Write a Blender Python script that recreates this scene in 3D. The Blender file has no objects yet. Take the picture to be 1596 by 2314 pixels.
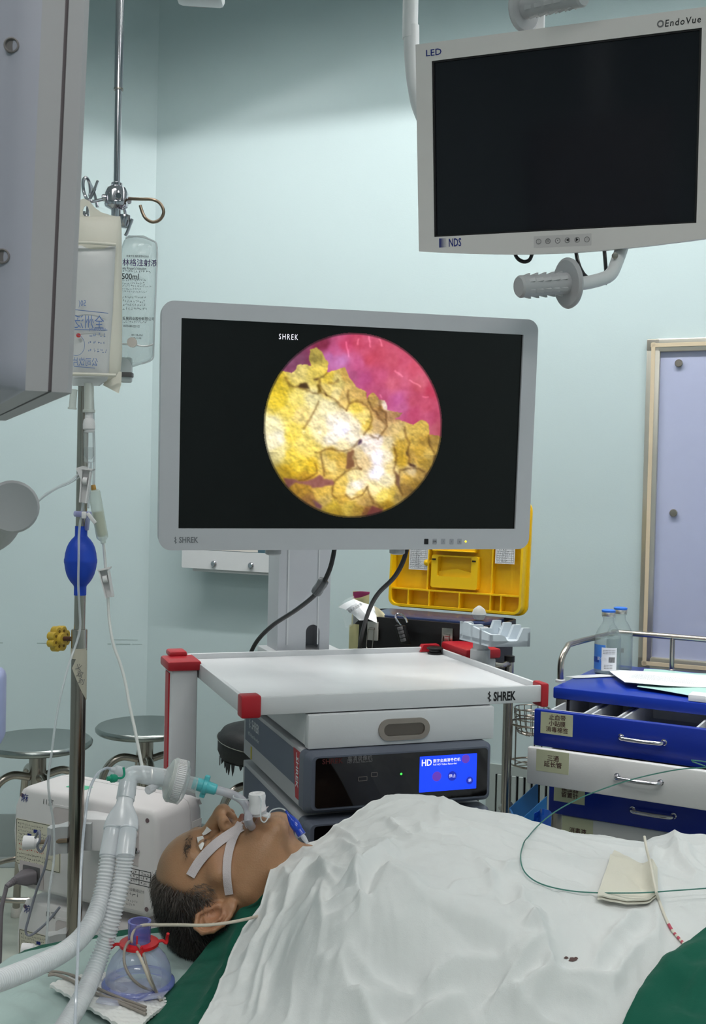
import bpy, bmesh, math, random
import numpy as np
from mathutils import Matrix, Vector
random.seed(7); rng = np.random.default_rng(7)
C = bpy.context.scene
COL = C.collection
# ---------------- camera, world, lights, exposure ----------------
F_PX = 2500.0; PITCH = .022; ROLL = .0228; EYE = np.array([0., 0., 1.42])
cr, sr, cp, sp = math.cos(ROLL), math.sin(ROLL), math.cos(PITCH), math.sin(PITCH)
cam_d = bpy.data.cameras.new('camera'); cam = bpy.data.objects.new('camera', cam_d); COL.objects.link(cam)
cam_d.sensor_fit = 'VERTICAL'; cam_d.sensor_height = 24.0; cam_d.lens = 24.0 * F_PX / 2314.0
cam_d.clip_start = .05; cam_d.dof.use_dof = True; cam_d.dof.focus_distance = 1.85; cam_d.dof.aperture_fstop = 20
_r0 = Vector((1, 0, 0)); _u0 = Vector((0, sp, cp)); _f = Vector((0, cp, -sp))
_x = cr * _r0 + sr * _u0; _y = -sr * _r0 + cr * _u0; _z = -_f
cam.matrix_world = Matrix(((_x[0], _y[0], _z[0], EYE[0]), (_x[1], _y[1], _z[1], EYE[1]), (_x[2], _y[2], _z[2], EYE[2]), (0, 0, 0, 1)))
C.camera = cam
w = bpy.data.worlds.new('world'); C.world = w; w.use_nodes = True
w.node_tree.nodes['Background'].inputs[0].default_value = (.8, .9, 1, 1)
w.node_tree.nodes['Background'].inputs[1].default_value = .05
vs_ = C.view_settings; vs_.view_transform = 'Standard'; vs_.look = 'None'; vs_.gamma = 1; vs_.use_curve_mapping = False
vs_.exposure = 0.0
C.cycles.transparent_max_bounces = 24; C.cycles.max_bounces = 8
CEIL = 3.25
LAMPS = [(-1.3, 3.0, 1.3, 5, 18, .15, -.11), (.42, 2.60, 2.6, -24.2, 50, .17, -.11), (-.9, .7, 1.2, 0, 15, .125, 0), (.9, .5, 1.2, 0, 15, .125, 0), (-.1, -1.1, 1.4, 0, 33, .07, 0)]  # last one is an added fill lamp, shallow so it reaches the upper wall
LAMP_COL = (1.0, .985, .95)

# ---------------- pixel rays (only to find real places) ----------------
def ray(px, py):
    u = px - 798.; v = 1157. - py
    U = u * cr - v * sr; V = u * sr + v * cr
    return np.array([U, F_PX * cp + V * sp, -F_PX * sp + V * cp])
def W(px, py, Y):
    d = ray(px, py); return d / d[1] * Y + EYE
def WZ(px, py, z):
    d = ray(px, py); return d / d[2] * (z - EYE[2]) + EYE
def WP(px, py, p0, n):
    d = ray(px, py); n = np.asarray(n, float); return EYE + d * (np.dot(np.asarray(p0) - EYE, n) / np.dot(d, n))
def PW(pts): return [W(*p) for p in pts]
def nrm(v): v = np.asarray(v, float); return v / np.linalg.norm(v)

# ---------------- materials ----------------
def lin(c):
    if isinstance(c, str): c = [int(c[i:i + 2], 16) for i in (0, 2, 4)]
    o = []
    for v in c[:3]:
        v = v / 255.; o.append(v / 12.92 if v <= .04045 else ((v + .055) / 1.055) ** 2.4)
    return (*o, 1)
MATS = {}
def mat(name, col, rough=.5, metal=0, var=.04, scale=30, bump=0, bscale=200, alpha=1, trans=0, ior=1.45, emit=None, estr=1, coat=0, sss=0, spec=.5, aniso=None):
    if name in MATS: return MATS[name]
    m = bpy.data.materials.new(name); m.use_nodes = True; nt = m.node_tree; N = nt.nodes; L = nt.links
    b = N['Principled BSDF']; c = lin(col)
    tc = N.new('ShaderNodeTexCoord')
    nz = N.new('ShaderNodeTexNoise'); nz.inputs['Scale'].default_value = scale; nz.inputs['Detail'].default_value = 3
    L.new(tc.outputs['Object'], nz.inputs['Vector'])
    mx = N.new('ShaderNodeMix'); mx.data_type = 'RGBA'
    mx.inputs[6].default_value = tuple(v * (1 - var) for v in c[:3]) + (1,)
    mx.inputs[7].default_value = tuple(min(1, v * (1 + var)) for v in c[:3]) + (1,)
    L.new(nz.outputs[0], mx.inputs[0]); L.new(mx.outputs[2], b.inputs['Base Color'])
    b.inputs['Roughness'].default_value = rough; b.inputs['Metallic'].default_value = metal
    b.inputs['Alpha'].default_value = alpha; b.inputs['Transmission Weight'].default_value = trans
    b.inputs['IOR'].default_value = ior; b.inputs['Coat Weight'].default_value = coat
    b.inputs['Specular IOR Level'].default_value = spec
    if sss:
        b.inputs['Subsurface Weight'].default_value = sss; b.inputs['Subsurface Scale'].default_value = .01
    if alpha < .9 and not trans:        # thin clear plastic and glass read denser where seen edge-on
        lw = N.new('ShaderNodeLayerWeight'); lw.inputs[0].default_value = .5
        pw_ = N.new('ShaderNodeMath'); pw_.operation = 'POWER'; pw_.inputs[1].default_value = 2.2; L.new(lw.outputs['Facing'], pw_.inputs[0])
        mr = N.new('ShaderNodeMapRange'); mr.inputs['To Min'].default_value = alpha * .85; mr.inputs['To Max'].default_value = min(1, alpha + .45); L.new(pw_.outputs[0], mr.inputs[0]); L.new(mr.outputs[0], b.inputs['Alpha'])
    if emit:
        b.inputs['Emission Color'].default_value = lin(emit); b.inputs['Emission Strength'].default_value = estr
    if bump:
        n2 = N.new('ShaderNodeTexNoise'); n2.inputs['Scale'].default_value = bscale; n2.inputs['Detail'].default_value = 4
        L.new(tc.outputs['Object'], n2.inputs['Vector'])
        bp = N.new('ShaderNodeBump'); bp.inputs['Strength'].default_value = bump; bp.inputs['Distance'].default_value = .002
        L.new(n2.outputs[0], bp.inputs['Height']); L.new(bp.outputs[0], b.inputs['Normal'])
    MATS[name] = m; return m
def attr_mat(name, attr, rough=.5, emit=0, sss=0, bump=0, bscale=400):
    m = mat(name, (128, 128, 128), rough=rough, bump=bump, bscale=bscale, sss=sss); N = m.node_tree.nodes; L = m.node_tree.links
    a = N.new('ShaderNodeAttribute'); a.attribute_name = attr; b = N['Principled BSDF']
    for l in list(b.inputs['Base Color'].links): L.remove(l)
    if emit:
        b.inputs['Base Color'].default_value = (.005, .005, .005, 1)
        L.new(a.outputs['Color'], b.inputs['Emission Color']); b.inputs['Emission Strength'].default_value = emit
    else: L.new(a.outputs['Color'], b.inputs['Base Color'])
    return m
def cloth_mat(name, col, rough=.9, wscale=900, bump=.25, var=.05):
    m = mat(name, col, rough=rough, var=var, scale=9, spec=.2); N = m.node_tree.nodes; L = m.node_tree.links; b = N['Principled BSDF']
    tc = N.new('ShaderNodeTexCoord'); nz = N.new('ShaderNodeTexNoise'); nz.inputs['Scale'].default_value = 60; nz.inputs['Detail'].default_value = 6
    wv = N.new('ShaderNodeTexNoise'); wv.inputs['Scale'].default_value = wscale
    L.new(tc.outputs['Object'], nz.inputs['Vector']); L.new(tc.outputs['Object'], wv.inputs['Vector'])
    ad = N.new('ShaderNodeMath'); ad.operation = 'MULTIPLY_ADD'; ad.inputs[1].default_value = .25
    L.new(wv.outputs[0], ad.inputs[0]); L.new(nz.outputs[0], ad.inputs[2])
    bp = N.new('ShaderNodeBump'); bp.inputs['Strength'].default_value = bump; bp.inputs['Distance'].default_value = .003
    L.new(ad.outputs[0], bp.inputs['Height']); L.new(bp.outputs[0], b.inputs['Normal'])
    b.inputs['Sheen Weight'].default_value = .15
    return m

# ---------------- frames and mesh builder ----------------
class Fr:
    def __init__(s, o=(0, 0, 0), x=(1, 0, 0), y=(0, 1, 0), z=(0, 0, 1)):
        s.o = np.asarray(o, float); s.x, s.y, s.z = nrm(x), nrm(y), nrm(z)
    def at(s, a, b, c): return s.o + a * s.x + b * s.y + c * s.z
    def loc(s, p):
        d = np.asarray(p) - s.o; return np.array([d @ s.x, d @ s.y, d @ s.z])
def yaw(o, deg):   # z-up frame: x along deg
    a = math.radians(deg); return Fr(o, (math.cos(a), math.sin(a), 0), (-math.sin(a), math.cos(a), 0))
WORLD = Fr()
def crom(P, n=8, closed=False):
    P = [np.asarray(p, float) for p in P]; out = []
    if len(P) < 3 and not closed: return P
    m = len(P)
    for i in range(m if closed else m - 1):
        if closed: a, b, c, d = P[(i - 1) % m], P[i], P[(i + 1) % m], P[(i + 2) % m]
        else: a, b, c, d = P[max(i - 1, 0)], P[i], P[i + 1], P[min(i + 2, m - 1)]
        for k in range(n):
            t = k / n
            out.append(.5 * ((2 * b) + (-a + c) * t + (2 * a - 5 * b + 4 * c - d) * t * t + (-a + 3 * b - 3 * c + d) * t ** 3))
    if not closed: out.append(P[-1])
    return out
class MB:
    def __init__(s): s.v = []; s.f = []
    def add(s, vs, fs):
        o = len(s.v); s.v.extend([tuple(v) for v in vs]); s.f.extend([tuple(i + o for i in f) for f in fs]); return s
    def box(s, fr, x0, x1, y0, y1, z0, z1, bev=0, seg=2):
        bm = bmesh.new()
        X = (min(x0, x1), max(x0, x1)); Y = (min(y0, y1), max(y0, y1)); Z = (min(z0, z1), max(z0, z1))
        vs = [bm.verts.new((X[i], Y[j], Z[k])) for i in (0, 1) for j in (0, 1) for k in (0, 1)]
        for f in ((0, 1, 3, 2), (4, 6, 7, 5), (0, 4, 5, 1), (2, 3, 7, 6), (0, 2, 6, 4), (1, 5, 7, 3)): bm.faces.new([vs[i] for i in f])
        if bev: bmesh.ops.bevel(bm, geom=bm.edges[:], offset=bev, segments=seg, profile=.5, affect='EDGES', clamp_overlap=True)
        bm.verts.index_update()
        s.add([fr.at(*v.co) for v in bm.verts], [[v.index for v in f.verts] for f in bm.faces]); bm.free(); return s
    def tube(s, pts, r, n=10, sm=6, closed=False, caps=True):
        P = crom(pts, sm, closed) if sm > 1 else [np.asarray(p, float) for p in pts]
        m = len(P); R = r if callable(r) else (lambda t: r)
        T = []
        for i in range(m):
            a = P[(i - 1) % m] if (i > 0 or closed) else P[0]; b = P[(i + 1) % m] if (i < m - 1 or closed) else P[-1]
            T.append(nrm(b - a + 1e-12))
        up = np.array([0, 0, 1.]) if abs(T[0][2]) < .9 else np.array([1., 0, 0])
        N = nrm(np.cross(T[0], up)); vs = []
        for i in range(m):
            N = nrm(N - T[i] * (N @ T[i])); B = np.cross(T[i], N); rr = R(i / max(1, m - 1))
            for k in range(n):
                a = 2 * math.pi * k / n; vs.append(P[i] + rr * (math.cos(a) * N + math.sin(a) * B))
        fs = []
        for i in range(m if closed else m - 1):
            j = (i + 1) % m
            for k in range(n): fs.append((i * n + k, i * n + (k + 1) % n, j * n + (k + 1) % n, j * n + k))
        if caps and not closed: fs.append(tuple(range(n - 1, -1, -1))); fs.append(tuple((m - 1) * n + k for k in range(n)))
        return s.add(vs, fs)
    def lathe(s, prof, o, ax=(0, 0, 1), n=24, sx=1, xdir=None, caps=True):
        ax = nrm(ax); t = np.array(xdir if xdir is not None else ((1, 0, 0) if abs(ax[0]) < .9 else (0, 1, 0)), float)
        X = nrm(t - ax * (t @ ax)); Y = np.cross(ax, X); o = np.asarray(o, float); vs = []
        for r, h in prof:
            for k in range(n):
                a = 2 * math.pi * k / n; vs.append(o + ax * h + max(r, 1e-5) * (math.cos(a) * X * sx + math.sin(a) * Y))
        m = len(prof); fs = []
        for i in range(m - 1):
            for k in range(n): fs.append((i * n + k, i * n + (k + 1) % n, (i + 1) * n + (k + 1) % n, (i + 1) * n + k))
        if caps: fs.append(tuple(range(n - 1, -1, -1))); fs.append(tuple((m - 1) * n + k for k in range(n)))
        return s.add(vs, fs)
    def prism(s, poly, fr, z0, z1):
        n = len(poly); vs = [fr.at(p[0], p[1], z0) for p in poly] + [fr.at(p[0], p[1], z1) for p in poly]
        fs = [tuple(range(n - 1, -1, -1)), tuple(range(n, 2 * n))] + [(i, (i + 1) % n, n + (i + 1) % n, n + i) for i in range(n)]
        return s.add(vs, fs)
    def frame(s, fr, outer, inner, z0, z1):      # plate with a hole, outlines of equal length
        n = len(outer); vs = [fr.at(*p, z) for z in (z0, z1) for p in list(outer) + list(inner)]; fs = []
        for i in range(n):
            j = (i + 1) % n
            fs += [(i, n + i, n + j, j), (2 * n + i, 2 * n + j, 3 * n + j, 3 * n + i), (i, j, 2 * n + j, 2 * n + i), (n + i, 3 * n + i, 3 * n + j, n + j)]
        return s.add(vs, fs)
    def grid(s, P, closed_u=False):
        nu = len(P); nv = len(P[0]); vs = [p for r in P for p in r]; fs = []
        for i in range(nu if closed_u else nu - 1):
            for j in range(nv - 1):
                k = (i + 1) % nu; fs.append((i * nv + j, k * nv + j, k * nv + j + 1, i * nv + j + 1))
        return s.add(vs, fs)
    def sheet(s, P, th=.001, nor=(0, 0, 1)):     # a grid with thickness
        P = np.asarray(P, float); s.grid(P); s.grid((P - np.asarray(nor) * th)[:, ::-1])
        nu, nv = P.shape[:2]
        b = [P[i, 0] for i in range(nu)] + [P[-1, j] for j in range(1, nv)] + [P[i, -1] for i in range(nu - 2, -1, -1)] + [P[0, j] for j in range(nv - 2, 0, -1)]
        b = np.array(b); s.grid(np.stack([b, b - np.asarray(nor) * th], 1), closed_u=True); return s
def rrect(x0, x1, y0, y1, r, n=5):
    out = []
    for cx, cy, a0 in ((x1 - r, y0 + r, -90), (x1 - r, y1 - r, 0), (x0 + r, y1 - r, 90), (x0 + r, y0 + r, 180)):
        for k in range(n + 1):
            a = math.radians(a0 + 90 * k / n); out.append((cx + r * math.cos(a), cy + r * math.sin(a)))
    return out
ROOTM = {}
def fix_normals(me):
    bm = bmesh.new(); bm.from_mesh(me); bmesh.ops.recalc_face_normals(bm, faces=bm.faces); bm.to_mesh(me); bm.free()
def root_of(o):
    while o.parent: o = o.parent
    return o
def link_mesh(name, me, parent, label=None, kind=None):
    o = bpy.data.objects.new(name, me); COL.objects.link(o)
    if parent is not None:
        M = ROOTM.get(root_of(parent).name)
        if M is not None: me.transform(M.inverted())
        o.parent = parent
    if label: o['label'] = label
    if kind: o['kind'] = kind
    return o
def part(name, mb, m, parent=None, ang=35, label=None, kind=None, recalc=True):
    me = bpy.data.meshes.new(name); me.from_pydata([tuple(map(float, v)) for v in mb.v], [], mb.f); me.update()
    if recalc: fix_normals(me)
    me.materials.append(m); me.polygons.foreach_set('use_smooth', [True] * len(me.polygons)); me.set_sharp_from_angle(angle=math.radians(ang))
    return link_mesh(name, me, parent, label, kind)
def tag(o, label, cat, group=None, kind=None):
    o['label'] = label; o['category'] = cat
    if group: o['group'] = group
    if kind: o['kind'] = kind
    return o
def thing(name, label, cat, loc=(0, 0, 0), rz=0, group=None):
    o = bpy.data.objects.new(name, None); COL.objects.link(o); o.empty_display_size = .05
    o.location = tuple(map(float, loc)); o.rotation_euler = (0, 0, rz)
    ROOTM[o.name] = Matrix.Translation(Vector(tuple(map(float, loc)))) @ Matrix.Rotation(rz, 4, 'Z')
    return tag(o, label, cat, group)
def solo(name, mb, m, label, cat, group=None, kind=None, ang=35):   # a thing that is one mesh: origin moved to its base
    o = part(name, mb, m, None, ang); me = o.data
    co = np.empty(len(me.vertices) * 3); me.vertices.foreach_get('co', co); co = co.reshape(-1, 3)
    b = Vector((float(co[:, 0].mean()), float(co[:, 1].mean()), float(co[:, 2].min())))
    me.transform(Matrix.Translation(-b)); o.location = b
    ROOTM[o.name] = Matrix.Translation(b)
    return tag(o, label, cat, group, kind)
def struct(name, mb, m, label=None, ang=30):
    o = part(name, mb, m, None, ang); o['kind'] = 'structure'
    if label: o['label'] = label
    return o
_fc = {}
def text(body, p, x, up, h, m, parent, name='lettering', align='LEFT', xs=1, bold=0, lift=.0004, spacing=1, valign='CENTER', mirror=False, line=1.0, shear=0):
    cu = bpy.data.curves.new('t', 'FONT'); cu.body = body; cu.size = 1; cu.align_x = align; cu.align_y = valign; cu.offset = bold
    cu.space_character = spacing; cu.space_line = line; cu.resolution_u = 2; cu.shear = shear
    ob = bpy.data.objects.new('t', cu); COL.objects.link(ob)
    me = bpy.data.meshes.new_from_object(ob.evaluated_get(bpy.context.evaluated_depsgraph_get()))
    bpy.data.objects.remove(ob); bpy.data.curves.remove(cu)
    n = len(me.vertices)
    if n == 0: return None
    x = nrm(x); up = nrm(np.asarray(up) - x * (np.asarray(up) @ x)); z = np.cross(x, up)
    co = np.empty(n * 3); me.vertices.foreach_get('co', co); co = co.reshape(-1, 3)
    s = -1 if mirror else 1
    wco = np.asarray(p) + np.outer(co[:, 0] * h * xs * s, x) + np.outer(co[:, 1] * h, up) + z * lift
    me.vertices.foreach_set('co', wco.ravel()); me.update(); me.name = name
    me.materials.clear(); me.materials.append(m)
    return link_mesh(name, me, parent)
def facing(fr_x, fr_n, o):   # frame with x right, y up, z out of the face
    x = nrm(fr_x); n = nrm(np.asarray(fr_n) - x * (np.asarray(fr_n) @ x)); return Fr(o, x, np.cross(n, x), n)
def scribble(fr, x0, x1, y0, y1, rows, m, parent, name='small_print', fill=.9, hgt=.5, z=.0004, cw=.6, seed=1, kind='stuff'):
    """rows of small print: many tiny dark strokes too small to read"""
    r = random.Random(seed); mb = MB(); dy = (y1 - y0) / rows
    for i in range(rows):
        y = y1 - (i + .5) * dy; x = x0; end = x0 + (x1 - x0) * (fill if i % 3 else min(1, fill + .1)) * r.uniform(.75, 1)
        while x < end:
            wd = dy * cw * r.uniform(.5, 1.1)
            for q in range(3):
                a = x + wd * r.uniform(0, .6); b = y + dy * hgt * r.uniform(-.5, .4)
                if r.random() < .5: mb.add([fr.at(a, b, z), fr.at(a + wd * .5, b, z), fr.at(a + wd * .5, b + dy * .1, z), fr.at(a, b + dy * .1, z)], [(0, 1, 2, 3)])
                else: mb.add([fr.at(a, b, z), fr.at(a + wd * .14, b, z), fr.at(a + wd * .14, b + dy * hgt * .6, z), fr.at(a, b + dy * hgt * .6, z)], [(0, 1, 2, 3)])
            x += wd * 1.35
    return part(name, mb, m, parent, kind=kind, recalc=False)

# ---------------- common materials ----------------
M_white = mat('white_enamel', (206, 208, 211), rough=.35, var=.02, bump=.05, bscale=300)
M_plast = mat('white_plastic', (226, 224, 226), rough=.42, var=.02, bump=.04)
M_bezel = mat('light_grey_plastic', (192, 194, 200), rough=.45, var=.02, bump=.04)
M_cream = mat('cream_plastic', (206, 202, 196), rough=.45, var=.02, bump=.04)
M_steel = mat('brushed_steel', (176, 168, 160), rough=.24, metal=1, var=.06, scale=12)
M_chrome = mat('chrome', (200, 198, 205), rough=.1, metal=1, var=.03)
M_rust = mat('worn_steel', (150, 132, 115), rough=.3, metal=1, var=.3, scale=60)
M_black = mat('black_plastic', (24, 22, 24), rough=.4, var=.1)
M_cable = mat('black_cable', (26, 25, 28), rough=.5, var=.1)
M_red = mat('red_plastic', (176, 32, 44), rough=.4, var=.05, bump=.05)
M_blueprint = mat('blue_print', (20, 60, 160), rough=.6)
M_ink = mat('black_print', (22, 22, 26), rough=.6)
M_redink = mat('red_print', (190, 60, 55), rough=.6)
M_greyink = mat('grey_print', (110, 108, 110), rough=.6)
M_white_ink = mat('white_print', (225, 228, 232), rough=.6)
M_clear = mat('clear_plastic', (225, 232, 232), rough=.12, alpha=.32, var=.02, spec=.8)
M_clear2 = mat('frosted_plastic', (226, 228, 234), rough=.28, alpha=.72, var=.02, spec=.7)
M_paper = mat('white_paper', (232, 234, 238), rough=.8, var=.02, bump=.05)
M_handle = mat('grey_plastic', (176, 177, 180), rough=.45, var=.03)

# ---------------- the room ----------------
M_wall = mat('pale_teal_paint', (184, 200, 203), rough=.42, var=.03, scale=1.2, bump=.10, bscale=220, spec=.35)
M_floor = mat('pale_green_vinyl', (168, 174, 165), rough=.35, var=.06, scale=6)
M_ceil = mat('ceiling_paint', (205, 210, 210), rough=.7, var=.02)
M_base = mat('grey_baseboard', (128, 138, 138), rough=.35, var=.04)
T_B = .45; C1 = np.array([-.755, 3.77 + .45 * .755])          # corner between the two far walls
dB = nrm([1, -T_B, 0]); nB = nrm([-T_B, -1, 0])
dL = nrm([-1, -.085, 0]); nL = nrm([.085, -1, 0])
FB = Fr((C1[0], C1[1], 0), dB, -nB)                           # x along the wall, y into the wall
FL = Fr((C1[0], C1[1], 0), dL, -nL)
struct('wall_back', MB().box(FB, -.05, 3.1, 0, .12, 0, CEIL), M_wall)
struct('wall_left', MB().box(FL, -.05, 2.2, 0, .12, 0, CEIL), M_wall)
pr = FB.at(3.05, 0, 0); pl = FL.at(2.15, 0, 0)
struct('wall_right', MB().box(Fr(), pr[0], pr[0] + .12, -2.4, pr[1] + .1, 0, CEIL), M_wall)
struct('wall_side', MB().box(Fr(), pl[0] - .12, pl[0], -2.4, pl[1] + .1, 0, CEIL), M_wall)
struct('wall_rear', MB().box(Fr(), pl[0] - .1, pr[0] + .1, -2.5, -2.38, 0, CEIL), M_wall)
struct('floor', MB().box(Fr(), pl[0] - .2, pr[0] + .2, -2.5, 4.4, -.1, 0), M_floor)
def cove(fr, x0, x1):
    prof = [(-.001, 0), (-.05, 0), (-.05, .004), (-.03, .01), (-.016, .03), (-.012, .17), (-.008, .185), (-.001, .185)]
    mb = MB(); n = len(prof); vs = [fr.at(x, p[0], p[1]) for x in (x0, x1) for p in prof]
    return mb.add(vs, [(i, (i + 1) % n, n + (i + 1) % n, n + i) for i in range(n)] + [tuple(range(n)), tuple(range(2 * n - 1, n - 1, -1))])
struct('baseboard_back', cove(FB, 0, 2.9), M_base); struct('baseboard_left', cove(FL, 0, 2.1), M_base)
# ceiling with recesses for the lamps
mb = MB(); holes = []
M_emit = mat('lamp_diffuser', (255, 255, 255), rough=.6, emit=(255, 252, 244), estr=1)
struct('ceiling', MB().box(Fr(), pl[0] - .2, pr[0] + .2, -2.5, 4.4, CEIL + .0, CEIL + .1), M_ceil)
for i, (lx, ly, ln, deg, pw, dp, off) in enumerate(LAMPS):
    fr = yaw((lx, ly, CEIL), deg); wd = .32
    t = thing('ceiling_light', ['recessed linear ceiling light above the grey side monitor', 'recessed linear ceiling light above the blue trolley', 'ceiling light over the head end of the table', 'ceiling light over the foot end of the table', 'added fill light on the ceiling behind the camera'][i], 'light', (lx, ly, CEIL - dp))
    h = MB(); o = [(-ln / 2 - .02, -wd / 2 - .02), (ln / 2 + .02, -wd / 2 - .02), (ln / 2 + .02, wd / 2 + .02), (-ln / 2 - .02, wd / 2 + .02)]
    n_ = [(-ln / 2, -wd / 2), (ln / 2, -wd / 2), (ln / 2, wd / 2), (-ln / 2, wd / 2)]
    h.frame(fr, o, n_, -dp, 0); part('lamp_housing', h, M_ceil, t)
    part('diffuser', MB().box(fr, -ln / 2, ln / 2, -wd / 2, wd / 2, -.012, -.004), M_emit, t)
    ld = bpy.data.lights.new('lamp', 'AREA'); ld.shape = 'RECTANGLE'; ld.size = ln - .04; ld.size_y = .05 if off else wd - .04; ld.energy = pw; ld.color = LAMP_COL
    lo = bpy.data.objects.new('lamp_tube', ld); COL.objects.link(lo); lo.parent = t; _a = math.radians(deg); lo.location = (-off * math.sin(_a), off * math.cos(_a), dp - (.02 if dp > .03 else .014)); lo.rotation_euler = (0, 0, math.radians(deg))
# return-air grille low on the back wall, beyond the trolley
def on_wall(px, py): return FB.loc(WP(px, py, FB.o, nB))
a = on_wall(1136, 1748); b = on_wall(1330, 1990)
gz0, gz1 = .19, a[2] ; gx0, gx1 = a[0] - .02, a[0] + .62
M_grille = mat('grey_green_enamel', (150, 160, 158), rough=.4)
g = struct('trim_1', MB().frame(Fr(FB.at(0, 0, 0), FB.x, FB.z, nB), rrect(gx0 - .03, gx1 + .03, gz0 - .02, gz1 + .03, .004, 1), rrect(gx0, gx1, gz0, gz1, .002, 1), 0, .012), M_grille, 'grey metal air grille frame low on the pale teal wall')
part('backing', MB().box(FB, gx0, gx1, -.003, -.001, gz0, gz1), M_black, g)
k = gx0 + .006
while k < gx1:
    part('slat', MB().box(FB, k, k + .016, -.014, -.004, gz0, gz1, .002, 1), M_grille, g); k += .0235
# thin scuffed seam in the paint of the far wall
M_scuff = mat('scuff', (146, 162, 162), rough=.8)
mb = MB(); q = 2.1
z_s = FL.loc(WP(200, 1455, FL.o, nL))[2]
x = .02
while x < 1.1:
    l_ = random.uniform(.01, .09)
    if random.random() < .6: mb.box(FL, x, x + l_, -.0006, 0, z_s + random.uniform(-.002, .002), z_s + .0022)
    x += l_ + random.uniform(.005, .03)
part('scuff_line', mb, M_scuff, bpy.data.objects['wall_left'], kind='stuff')
mb = MB().box(FL, .035, .13, -.0006, 0, z_s + .016, z_s + .0175); part('scuff_mark', mb, M_scuff, bpy.data.objects['wall_left'])
# ================= whiteboard and wall box =================
def wallpt(px, py, off=0): return WP(px, py, FB.o + nB * off, nB)
M_alu = mat('champagne_aluminium', (196, 192, 182), rough=.32, metal=.75, var=.04)
M_tan = mat('beige_inlay', (200, 184, 158), rough=.5)
M_board = mat('lilac_glass_board', (172, 178, 206), rough=.12, var=.02, coat=.3)
bl = FB.loc(wallpt(1465, 768)); bb = FB.loc(wallpt(1444, 1510))
bx0 = (bl[0] + bb[0]) / 2; bz1 = bl[2]; bz0 = bb[2]; bx1 = bx0 + 1.5; fwid = .04
wb = thing('notice_board', 'large pale lilac board in a champagne aluminium frame on the wall behind the trolley', 'notice board', FB.at(bx0, 0, bz0))
part('board_panel', MB().box(FB, bx0 + fwid * .8, bx1 - fwid * .8, -.008, -.001, bz0 + fwid * .8, bz1 - fwid * .8), M_board, wb)
for (x0, x1, z0, z1, v) in ((bx0, bx0 + fwid, bz0, bz1, 1), (bx1 - fwid, bx1, bz0, bz1, 1), (bx0, bx1, bz1 - fwid, bz1, 0), (bx0, bx1, bz0, bz0 + fwid, 0)):
    mb = MB(); fr_ = part('frame_bar', MB().box(FB, x0, x1, -.022, -.001, z0, z1, .004), M_alu, wb)
    if v: part('inlay', MB().box(FB, x0 + .014, x0 + .026, -.0235, -.02, z0 + .012, z1 - .012, .0005, 1), M_tan, fr_)
    else: part('inlay', MB().box(FB, x0 + .012, x1 - .012, -.0235, -.02, z0 + .014, z0 + .026, .0005, 1), M_tan, fr_)
for i, (px, py) in enumerate(((1536, 822), (1524, 1159))):
    p = FB.loc(wallpt(px, py)); mb = MB().lathe([(.0115, 0), (.0115, .009), (.010, .0105), (0.0, .0105)], FB.at(p[0], -.008, p[2]), nB, 20)
    solo('round_magnet', mb, M_steel, ['small round grey magnet near the top of the lilac board', 'small round grey magnet halfway down the lilac board'][i], 'magnet', 'magnets on the lilac board')
# wall-mounted cabinet with two locks, half hidden behind the big screen
wx = [FB.loc(WP(px, py, FB.o + nB * .09, nB)) for px, py in ((414, 1282), (646, 1296), (414, 1240))]
x0, x1, z0 = wx[0][0], wx[1][0] , wx[0][2]
bxm = thing('wall_cabinet', 'shallow white wall box with two round locks, half hidden behind the lit screen', 'wall cabinet', FB.at(x0, 0, z0))
part('housing', MB().box(FB, x0 + .035, x1 + .03, -.085, 0, z0 - .012, z0 + .42, .004), M_white, bxm)
o_ = rrect(x0, x1, z0, z0 + .42, .006, 3); i_ = rrect(x0 + .045, x1 - .06, z0 + .065, z0 + .38, .006, 3)
FBo = Fr(FB.o, FB.x, FB.z, nB)
part('door', MB().frame(FBo, o_, i_, .087, .1), M_white, bxm)
part('window_pane', MB().box(FB, x0 + .04, x1 - .05, -.09, -.087, z0 + .06, z0 + .385), mat('dark_glass', (70, 96, 108), rough=.1), bxm)
part('paper_strip', MB().box(FB, x0 + .05, x1 - .11, -.092, -.0905, z0 + .067, z0 + .075), M_cream, bxm)
for px, py in ((484, 1274), (568, 1278)):
    p = FB.loc(WP(px, py, FB.o + nB * .1, nB)); part('lock', MB().lathe([(.011, 0), (.011, .006), (.008, .009), (0, .009)], FB.at(p[0], -.1, p[2]), nB, 20), M_chrome, bxm)

# ================= monitor with the lit endoscope picture =================
d0 = 1.98
P0 = W(416, 719, d0); P1 = W(1187, 757, d0 * 1.084); P3 = W(397, 1194, d0 * 1.0121)
sx = nrm(P1 - P0); sn = nrm(np.cross(sx, -nrm(P3 - P0))); sw = np.linalg.norm(P1 - P0); sh = np.linalg.norm(P3 - P0)
S = facing(sx, sn, (P0 + P1 + P3 + (P1 + P3 - P0)) / 4)     # x right, y up, z to the viewer
hw, hh = sw / 2, sh / 2
def s_loc(px, py): return S.loc(WP(px, py, S.o, S.z))
mo = thing('surgical_monitor', 'large white-framed monitor showing a round yellow and pink endoscope picture', 'monitor', S.at(0, -hh - .05, -.03))
tl = s_loc(372, 679); br = s_loc(1190, 1243); tr = s_loc(1219, 723); bl_ = s_loc(352, 1240)
ox0, ox1, oy1, oy0 = (tl[0] + bl_[0]) / 2, (tr[0] + br[0]) / 2, (tl[1] + tr[1]) / 2, (br[1] + bl_[1]) / 2
out_o = rrect(ox0, ox1, oy0, oy1, .022, 8); inn = rrect(-hw, hw, -hh, hh, .001, 8)
mb = MB(); mb.frame(S, out_o, inn, -.012, .004)
bzl = part('front_bezel', mb, M_bezel, mo)
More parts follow.
